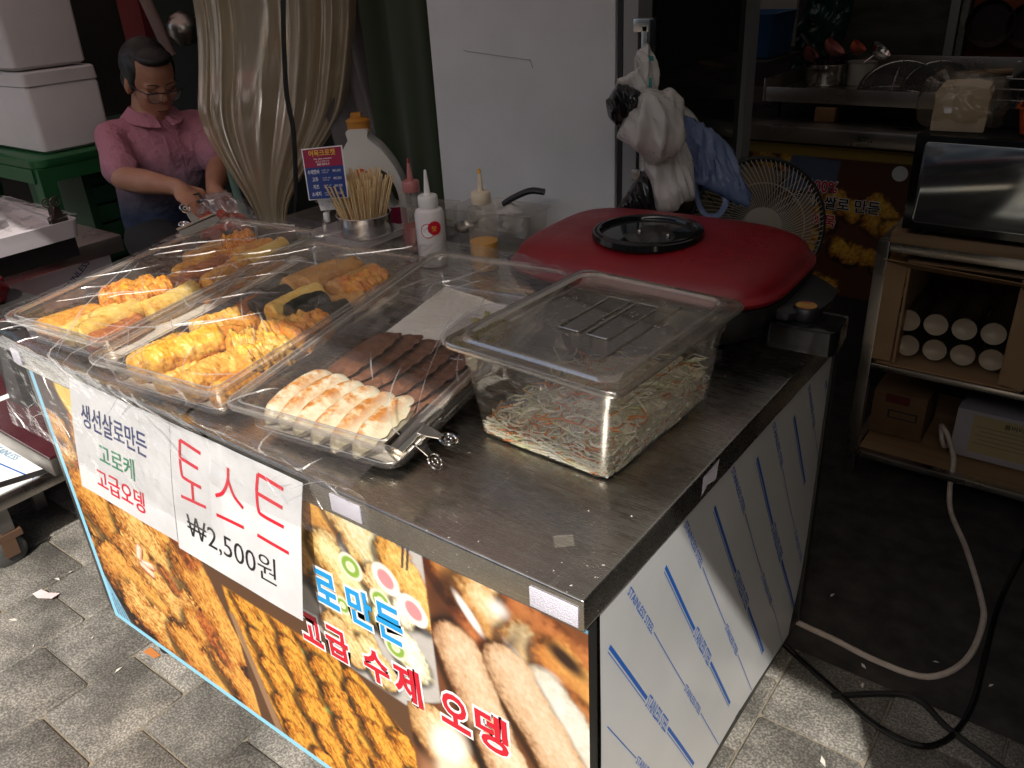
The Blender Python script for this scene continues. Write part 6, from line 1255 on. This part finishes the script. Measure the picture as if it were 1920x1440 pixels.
# ================================================================ the man
def remesh(parts, vox, m, name, parent, smooth=4):
    """one continuous surface grown over overlapping tapered limbs"""
    b = MB()
    for q in parts:
        if q[0] == 'c':          # chain of (point, radius)
            pts = [Vector(p) for p, r_ in q[1]]; rs_ = [r_ for p, r_ in q[1]]; P = []; Rr = []
            for i in range(len(pts) - 1):
                for k in range(6): t_ = k / 6; P.append(pts[i].lerp(pts[i + 1], t_)); Rr.append(rs_[i] + (rs_[i + 1] - rs_[i]) * t_)
            P.append(pts[-1]); Rr.append(rs_[-1]); d0 = (P[0] - P[1]).normalized(); d1 = (P[-1] - P[-2]).normalized()
            P = [P[0] + d0 * Rr[0] * .95, P[0] + d0 * Rr[0] * .7] + P + [P[-1] + d1 * Rr[-1] * .7, P[-1] + d1 * Rr[-1] * .95]; Rr = [Rr[0] * .3, Rr[0] * .72] + Rr + [Rr[-1] * .72, Rr[-1] * .3]
            b.tube(P, Rr, 16)
        elif q[0] == 'e':        # ellipsoid: centre, axes (3 vectors)
            c, A = Vector(q[1]), [Vector(a) for a in q[2]]; loops = []
            for i in range(1, 12):
                th = math.pi * i / 12; loops.append([c + A[0] * (math.sin(th) * math.cos(f_)) + A[1] * (math.sin(th) * math.sin(f_)) + A[2] * math.cos(th) for f_ in np.linspace(0, 2 * math.pi, 20, False)])
            b.loft(loops, True, True)
        elif q[0] == 'l': b.loft(q[1], True, True)
    off = rootloc(parent); me = bpy.data.meshes.new('tmp'); me.from_pydata([tuple(p - off) for p in b.v], [], b.f)
    bm_ = bmesh.new(); bm_.from_mesh(me); bmesh.ops.recalc_face_normals(bm_, faces=bm_.faces); bm_.to_mesh(me); bm_.free()
    o_ = bpy.data.objects.new('tmp', me); COL.objects.link(o_); r_ = o_.modifiers.new('r', 'REMESH'); r_.mode = 'VOXEL'; r_.voxel_size = vox; s_ = o_.modifiers.new('s', 'SMOOTH'); s_.factor = .5; s_.iterations = smooth
    bpy.context.view_layer.update(); dg = bpy.context.evaluated_depsgraph_get(); m2 = bpy.data.meshes.new_from_object(o_.evaluated_get(dg)); bpy.data.objects.remove(o_)
    m2.name = name; m2.materials.clear(); m2.materials.append(m); m2.polygons.foreach_set('use_smooth', [True] * len(m2.polygons)); return link(name, m2, parent)
pe = thing('person', (-2.48, 1.1, 0), 'seated man in pink and navy polo shirt and glasses reaching down over his work', 'person')
m_skin = MAT('skin', (.44, .22, .14), .5, col2=(.37, .165, .10), vs=14, sub=.1); m_hair = MAT('hair', (.010, .009, .009), .45, bs=.6, bsc=160, stretch=(1, 1, .25)); 
F_ = Vector((.93, -.14, -.42)).normalized(); S_ = Vector((.18, .98, 0)).normalized(); U_ = F_.cross(S_).normalized(); U_ = U_ if U_.z > 0 else -U_; S_ = U_.cross(F_).normalized(); S_ = S_ if S_.y > 0 else -S_
HC = Vector((-2.455, 1.125, 1.010))
HK = 1.06
def hp(f_, s_, u_): return HC + (F_ * f_ + S_ * s_ + U_ * u_) * HK
def el(f_, s_, u_, a, c, d): return ('e', hp(f_, s_, u_), (F_ * a * HK, S_ * c * HK, U_ * d * HK))
head = [el(-.012, 0, .02, .092, .074, .088), el(.022, 0, -.035, .062, .058, .075), el(.045, 0, -.088, .030, .034, .026), el(.070, 0, -.012, .018, .013, .03), el(.086, 0, -.028, .014, .014, .011), el(.074, 0, -.064, .013, .024, .008), el(.072, 0, -.074, .013, .021, .008),
        el(.062, .028, .010, .016, .026, .010), el(.062, -.028, .010, .016, .026, .010), el(.055, .036, -.025, .022, .022, .022), el(.055, -.036, -.025, .022, .022, .022), el(-.008, .073, -.018, .017, .010, .030), el(-.008, -.073, -.018, .017, .010, .030),
        ('c', [(hp(-.03, 0, -.05), .052), ((-2.51, 1.12, .90), .056), ((-2.515, 1.12, .85), .07)])]
def hand(wr, d, side, palm_n, curl):
    """palm and five fingers; d = pointing direction, side = towards the thumb"""
    wr = Vector(wr); d = Vector(d).normalized(); side = Vector(side); side = (side - d * side.dot(d)).normalized(); nrm = Vector(palm_n); nrm = (nrm - d * nrm.dot(d)).normalized(); out = []
    out.append(('c', [(wr, .026), (wr + d * .035, .026)])); out.append(('e', wr + d * .055, (d * .05, side * .040, nrm * .017)))
    for k, (o_, L) in enumerate(((.030, .072), (.010, .080), (-.010, .075), (-.029, .06))):
        p = wr + d * .088 + side * o_; c1 = d * math.cos(curl) + nrm * math.sin(curl); c2 = d * math.cos(curl * 1.9) + nrm * math.sin(curl * 1.9)
        out.append(('c', [(p - d * .02, .0095), (p + d * .004, .0095), (p + c1 * L * .5, .0085), (p + c1 * L * .5 + c2 * L * .5, .007)]))
    p = wr + d * .03 + side * .034; out.append(('c', [(p - d * .01 - side * .012, .013), (p + (d * .6 + side * .5) * .035, .011), (p + (d * .8 + side * .35 + nrm * .35) * .065, .0085)])); return out
RS, LS = Vector((-2.53, .970, .842)), Vector((-2.475, 1.275, .838)); RE, LE = Vector((-2.335, .875, .735)), Vector((-2.255, 1.185, .715)); RW, LW = Vector((-2.045, .885, .735)), Vector((-2.03, 1.0, .70))
arms = [('c', [(RS.lerp(RE, .15), .030), (RS.lerp(RE, .5), .042), (RE, .040), (RE.lerp(RW, .35), .041), (RW, .026)]), ('c', [(LS.lerp(LE, .15), .030), (LS.lerp(LE, .5), .042), (LE, .040), (LE.lerp(LW, .35), .040), (LW, .026)])]
arms += hand(RW, (.9, -.02, -.42), (0.1, 1, 0), (-.2, 0, -1), .5) + hand(LW, (.9, -.25, -.28), (-.1, -1, .1), (-.2, 0, -1), .45)
torso_core = [('c', [((-2.515, 1.12, .86), .08), ((-2.50, 1.11, .70), .11), ((-2.50, 1.10, .52), .12)]), ('c', [(RS + Vector((0, .04, -.02)), .03), ((-2.51, 1.12, .84), .06), (LS + Vector((0, -.04, -.02)), .03)])]
legs = []
for sg in (-1, 1): hipp = Vector((-2.50, 1.10 + .09 * sg, .47)); kn = Vector((-2.10, 1.03 + .13 * sg, .47)); an = Vector((-2.08, 1.02 + .13 * sg, .07)); legs += [('c', [(hipp, .085), (kn, .06), (an, .042)]), ('c', [(an + Vector((-.03, 0, -.03)), .035), (an + Vector((.14, -.02, -.045)), .024)])]
remesh(head + arms + torso_core + legs, .0062, m_skin, 'body', pe, 3)
# shirt: ombre knit, pink above, navy below
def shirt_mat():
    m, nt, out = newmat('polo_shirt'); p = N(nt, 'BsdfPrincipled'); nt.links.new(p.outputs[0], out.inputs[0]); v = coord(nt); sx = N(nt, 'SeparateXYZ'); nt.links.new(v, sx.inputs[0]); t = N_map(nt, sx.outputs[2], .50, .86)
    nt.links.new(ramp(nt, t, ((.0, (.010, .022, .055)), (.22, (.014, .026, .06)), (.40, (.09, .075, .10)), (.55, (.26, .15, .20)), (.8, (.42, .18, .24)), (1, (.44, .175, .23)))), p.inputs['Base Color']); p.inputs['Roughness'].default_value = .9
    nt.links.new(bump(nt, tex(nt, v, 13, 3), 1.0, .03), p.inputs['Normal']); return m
m_polo = shirt_mat(); fx = Vector((.97, -.18, 0))
def oval(c, a, d_): return [Vector(c) + S2 * a * math.cos(t_) + fx * d_ * math.sin(t_) for t_ in np.linspace(0, 2 * math.pi, 28, False)]
S2 = Vector((.18, .98, 0)).normalized()
tor = [oval((-2.49, 1.095, .485), .165, .125), oval((-2.485, 1.095, .56), .17, .135), oval((-2.485, 1.1, .66), .168, .128), oval((-2.495, 1.11, .76), .175, .115), oval((-2.505, 1.12, .825), .165, .098), oval((-2.512, 1.122, .862), .135, .08), oval((-2.513, 1.122, .892), .085, .07), oval((-2.512, 1.122, .908), .064, .06)]
RM, LM = RS.lerp(RE, .82), LS.lerp(LE, .80)
sh_ = [('l', tor), ('c', [(RS + Vector((.01, .06, .0)), .05), (RS + Vector((-.004, .002, -.004)), .054), (RS.lerp(RE, .4), .053), (RM, .062)]), ('c', [(LS + Vector((.01, -.06, .0)), .05), (LS + Vector((-.004, -.002, -.004)), .054), (LS.lerp(LE, .4), .053), (LM, .062)])]
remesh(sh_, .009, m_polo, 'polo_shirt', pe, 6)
cl_ = MB()
for sg in (-1, 1): cl_.grid(lambda u, v: (lambda a: Vector((-2.500, 1.122, .912)) + S2 * sg * (.068 + .034 * v) * math.sin(a) + fx * (.064 + .055 * v) * math.cos(a) + Vector((0, 0, -.036 * v + .012 - .03 * max(0, math.cos(a)))))(.18 + u * 2.6), 16, 5)
cl_.build('collar', m_polo, pe, smooth=80)
b = MB(); b.tube([fx * .117 + Vector((-2.495, 1.105, z)) + fx * (.004 if z < .8 else -.014) for z in (.74, .79, .83)], .007, 6, flat=.3); b.build('placket', m_polo, pe)
b = MB(); b.box(Vector((-2.487, 1.108, .73)) + fx * .112 + S2 * .085, (.008, .085, .07), -.18); b.build('pocket', m_polo, pe, bevel=.002)
m_trs = MAT('dark_trousers', (.010, .010, .012), .85)
tl = [('c', [(Vector((-2.50, 1.10 - .06, .47)), .12), (Vector((-2.50, 1.10 + .06, .47)), .12)])]
for sg in (-1, 1): hipp = Vector((-2.50, 1.10 + .09 * sg, .47)); kn = Vector((-2.10, 1.03 + .13 * sg, .47)); an = Vector((-2.08, 1.02 + .13 * sg, .10)); tl += [('c', [(hipp, .10), (kn, .075), (an, .06)])]
remesh(tl, .012, m_trs, 'trousers', pe, 3)
for sg in (-1, 1): an = Vector((-2.08, 1.02 + .13 * sg, .0)); remesh([('c', [(an + Vector((-.05, 0, .045)), .045), (an + Vector((.05, -.01, .045)), .045), (an + Vector((.16, -.02, .035)), .035)])], .01, m_black, 'shoe', pe, 2)
hr = [el(-.034, 0, .035, .078, .080, .082), el(-.05, 0, -.02, .055, .074, .07), el(-.01, .055, .03, .045, .026, .05), el(-.01, -.055, .03, .045, .026, .05), el(.030, 0, .086, .046, .058, .022), el(.008, .064, -.0, .018, .012, .03), el(.008, -.064, -.0, .018, .012, .03)]
remesh(hr, .0055, m_hair, 'hair', pe, 1)
for sg in (-1, 1):
    b = MB(); b.tube([hp(.080, sg * .012, .016), hp(.078, sg * .03, .021), hp(.066, sg * .046, .015)], .0028, 6, flat=.6); b.build('eyebrow', m_hair, pe)
    b = MB(); b.tube([hp(.078, sg * .017, -.004), hp(.077, sg * .03, -.008), hp(.068, sg * .042, -.004)], .0018, 6); b.build('eye', m_hair, pe)
b = MB(); b.tube([hp(.080, -.022, -.070), hp(.088, 0, -.068), hp(.080, .022, -.070)], .0014, 6); b.build('mouth_line', MAT('lip_dark', (.12, .04, .03), .6), pe)
gls = thing('tmp_', (0, 0, 0), None, None) if 0 else None
b = MB(); b.tube([hp(.092, -.058, .002), hp(.100, -.03, .004), hp(.102, 0, .002), hp(.100, .03, .004), hp(.092, .058, .002)], .0022, 6)
for sg in (-1, 1):
    b.tube([hp(.092, sg * .058, .002), hp(.05, sg * .074, .0), hp(-.015, sg * .077, -.002)], .0018, 6)
    b.tube([hp(.101, sg * .010, .002), hp(.100, sg * .013, -.026), hp(.098, sg * .034, -.032), hp(.093, sg * .052, -.026), hp(.092, sg * .057, .002)], .0010, 5)
gl_ = b.build('glasses', m_black, pe)
for sg in (-1, 1): b = MB(); b.add([hp(.101, sg * .011, .001), hp(.100, sg * .014, -.026), hp(.098, sg * .034, -.031), hp(.093, sg * .052, -.026), hp(.092, sg * .056, .001)], [(0, 1, 2, 3, 4)]); b.build('lens', CLEAR('lens', (.95, .95, .95), .03, gloss=2.2, haze=.12), gl_, smooth=0)
ms = thing('low_stool', (-2.52, 1.1, 0), 'low dark stool the man sits on', 'stool'); b = MB(); b.lathe([(.15, .335), (.16, .34), (.16, .362), (.15, .368)], (-2.53, 1.1, 0), 24); b.build('seat', m_black, ms)
for a in (0.8, 2.4, 3.9, 5.5): b = MB(); b.tube([(-2.53 + .11 * math.cos(a), 1.1 + .11 * math.sin(a), .334), (-2.53 + .15 * math.cos(a), 1.1 + .15 * math.sin(a), 0)], .012, 8); b.build('leg', m_black, ms)
# his work table with red food
wk = thing('work_table', (-1.85, .9, 0), 'dark work table in front of the seated man', 'table'); b = MB(); b.span((-2.02, .74, .585), (-1.62, 1.05, .61)); b.build('table_top', m_post, wk, bevel=.003)
for x, y in ((-1.99, .77), (-1.65, .77), (-1.99, 1.02), (-1.65, 1.02)): b = MB(); b.span((x - .015, y - .015, 0), (x + .015, y + .015, .584)); b.build('leg', m_post, wk)
m_kim = MAT('red_food', (.30, .025, .012), .35, col2=(.45, .08, .03), vs=35, bs=.8, bsc=50)
o = pillow([(-.09, -.05), (.08, -.055), (.10, .02), (.05, .06), (-.06, .055), (-.10, .0)], .035, (-1.80, .86, .645), (1, 0, 0), (0, 1, 0), m_kim, 'red_food', amp=.012, sc=40, seed=21); tag(o, 'heap of red seasoned food on the work table', 'food')
o = pillow([(-.10, -.05), (.08, -.06), (.10, .03), (.03, .07), (-.08, .05)], .05, (-1.88, .92, .665), (1, .1, 0), (0, .9, .4), CLEAR('clear_bag', (.9, .88, .88), .12, gloss=1.3, haze=.2, hazecol=(.6, .55, .58)), 'plastic_bag', amp=.010, sc=25, seed=22); tag(o, 'clear plastic bag under the man\'s hands', 'plastic bag')
sc_ = thing('scissors', (-1.90, .88, .69), 'dark handled scissors in the man\'s hand', 'scissors')
b = MB(); b.tube([(-1.925, .885, .70), (-1.85, .88, .672)], .004, 6, flat=.4); b.build('blade', m_chrome, sc_); b = MB(); b.tube([(-1.93, .892, .702), (-1.955, .895, .722), (-1.975, .89, .718), (-1.96, .885, .70), (-1.93, .886, .70)], .004, 6); b.build('handle', m_black, sc_)
# far clip on the rear of the far pan
bulldog(T_L @ Matrix.Translation((.002, .44, .003)) @ Matrix.Rotation(R(90), 4, 'Z') @ Matrix.Rotation(.5, 4, 'X'), .10, 'chrome bulldog clip on the outer rim of the far pan')
# ================================================================ neighbouring stall on the left
nb = thing('neighbour_cart', (-2.3, .4, 0), 'stainless steel cart of the neighbouring stall beside the counter', 'cart')
b = MB(); b.span((-3.0, .13, .655), (-1.84, .567, .70)); b.build('worktop', m_st2, nb, bevel=.004)
b = MB(); b.span((-2.98, .15, .54), (-1.90, .55, .654)); b.build('film_panel', m_film, nb)
for x, y in ((-1.92, .17), (-1.92, .53), (-2.95, .17), (-2.95, .53)): b = MB(); b.span((x - .015, y - .015, 0), (x + .015, y + .015, .654)); b.build('leg', m_st2, nb)
def onx(x, y, z, sl=.5): return lambda u, v: Vector((x, y + u * math.cos(sl) - v * math.sin(sl), z + u * math.sin(sl) + v * math.cos(sl)))
lettering('STAINLESS', 'lettering', m_navy, nb, onx(-1.8988, .40, .57, .6), .11, .016, .012, .012); lettering('STEEL', 'lettering', m_navy, nb, onx(-1.8988, .18, .56, .25), .085, .035, .012, .012)
ds_ = thing('foam_tray', (-1.9, .28, .70), 'pale grey foam tray of wrapped goods on the neighbouring cart', 'tray'); m_tr = MAT('pale_tray', (.50, .47, .49), .6, col2=(.42, .38, .40), vs=8)
b = MB(); b.span((-2.5, .10, .701), (-1.76, .41, .752)); b.build('base', m_black, ds_); b = MB(); b.loft([[Vector((-2.1, .255, 0)) + p for p in rrect(hx, hy, .02, z, 4)] for hx, hy, z in ((.36, .14, .753), (.375, .155, .757), (.38, .16, .80), (.365, .145, .80), (.355, .135, .775))], True, True); b.build('tray', m_tr, ds_)
b = MB(); b.grid(lambda u, v: Vector((-2.47 + .76 * u, .10 + .31 * v, .803 + .03 * math.sin(math.pi * u) * math.sin(math.pi * v) + .010 * max(0, ridge(Vector((u * 3, v * 3, 4)), 2.2, 3)))), 50, 40)
o = b.build('cling_film', CLEAR('film_neighbour', (.96, .95, .95), .08, gloss=1.6, haze=.06, bs=.3, bsc=30), smooth=80); tag(o, 'wrinkled film over the neighbouring stall tray', 'plastic film')
m_redp = MAT('red_package', (.45, .03, .05), .25, col2=(.6, .35, .32), vs=9, lo=.45, hi=.6, coat=.5)
for k, (x, y, z, lab) in enumerate(((-2.0, .20, .865, 'red wrapped food packet nearest the counter'), (-2.2, .26, .90, 'red wrapped food packet leaning behind the first'))):
    o = pillow([(-.13, -.07), (.12, -.075), (.14, .0), (.12, .07), (-.12, .075), (-.14, .0)], .03, (x, y, z), (.9, .2, -.35 + .1 * k), (-.1, .9, .3), m_redp, 'food_packet', amp=.008, sc=18, seed=30 + k); tag(o, lab, 'packet', 'red packets on the neighbouring cart')
bulldog(Matrix.Translation((-1.735, .372, .80)) @ Matrix.Rotation(R(90), 4, 'Z') @ Matrix.Rotation(1.35, 4, 'X') @ Matrix.Rotation(R(180), 4, 'X') @ Matrix.Rotation(R(180), 4, 'X'), .04, 'dark bulldog clip on the foam tray of the neighbouring cart', MAT('dark_clip', (.09, .07, .06), .35, .8), 1.1)
mt_ = thing('maroon_table', (-2.2, .3, 0), 'low dark maroon table of the neighbouring stall in sunlight', 'table'); m_mar = MAT('maroon_top', (.055, .012, .016), .35, col2=(.075, .02, .024), vs=6, rvar=.1)
b = MB(); b.span((-3.0, .03, .445), (-1.315, .125, .45)); b.span((-3.0, .1251, .445), (-1.315, .62, .45)); b.build('table_top', m_mar, mt_); b = MB(); b.span((-3.0, .028, .405), (-1.313, .06, .4445)); b.build('front_rail', m_st2, mt_, bevel=.003)
b = MB(); b.span((-1.70, .075, .4505), (-1.675, .60, .4515)); b.build('white_tape', m_wht_t, mt_)
for x, y in ((-1.36, .08), (-1.36, .58), (-2.95, .08), (-2.95, .58)): b = MB(); b.span((x - .015, y - .015, 0), (x + .015, y + .015, .404)); b.build('leg', m_post, mt_)
lo_ = thing('low_trolley', (-2.1, -.1, 0), 'low trolley with white film shelf and rubber caster left of the banner', 'trolley')
b = MB(); b.span((-2.6, -.42, .172), (-1.70, .185, .20)); b.build('frame', m_st2, lo_, bevel=.003); b = MB(); b.span((-2.58, -.40, .2005), (-1.725, .16, .2035)); b.build('film_shelf', MAT('white_film_shelf', (.78, .79, .77), .35), lo_)
b = MB(); b.box((-1.9, .10, .2045), (.35, .004, .0006), .1); b.build('printed_line', m_textblue, lo_); b = MB(); b.box((-1.78, .02, .2045), (.03, .34, .0008), -.35); b.build('tape_strip', m_steel_dark, lo_)
lettering('STAINLESS', 'lettering', MAT('pale_blue_print', (.15, .32, .5), .5), lo_, lambda u, v: Vector((-1.98 + u, .125 + v + .05 * u, .2046)), .12, .02, .0, .0)
for x, y in ((-1.735, .02), (-2.5, .02), (-1.735, -.36), (-2.5, -.36)):
    b = MB(); b.span((x - .016, y - .016, .10), (x + .016, y + .016, .1715)); b.build('leg', m_steel_dark, lo_)
    b = MB(); b.box((x, y, .09), (.045, .055, .018)); 
    for s_ in (-.02, .02): b.box((x + s_, y - .01, .065), (.004, .035, .06))
    b.build('caster_fork', MAT('rusty_fork', (.14, .08, .05), .6, .5), lo_)
    Mx = Matrix.Translation((x, y - .012, .044)) @ Matrix.Rotation(R(90), 4, 'Y') @ Matrix.Translation((0, 0, -.015)); b = MB(); b.lathe([(.015, 0), (.036, 0), (.043, .005), (.044, .015), (.043, .025), (.036, .03), (.015, .03)], (0, 0, 0), 28, True, True, M=Mx); b.build('caster_wheel', MAT('rubber_wheel', (.06, .06, .058), .6), lo_)
o = pillow([(-.05, -.03), (.05, -.03), (.06, .02), (.0, .04), (-.06, .02)], .03, (-1.62, .13, .73), (1, 0, 0), (0, .5, .9), MAT('red_bag', (.16, .008, .015), .3), 'red_bag', amp=.006, sc=25, seed=40); tag(o, 'small red bag beside the far pan', 'bag')
b = MB(); b.span((-1.70, .07, .66), (-1.54, .20, .70)); b.span((-1.66, .11, .4505), (-1.58, .16, .66)); o = b.build('small_stand', m_post); tag(o, 'small dark stand under the red bag', 'stand')
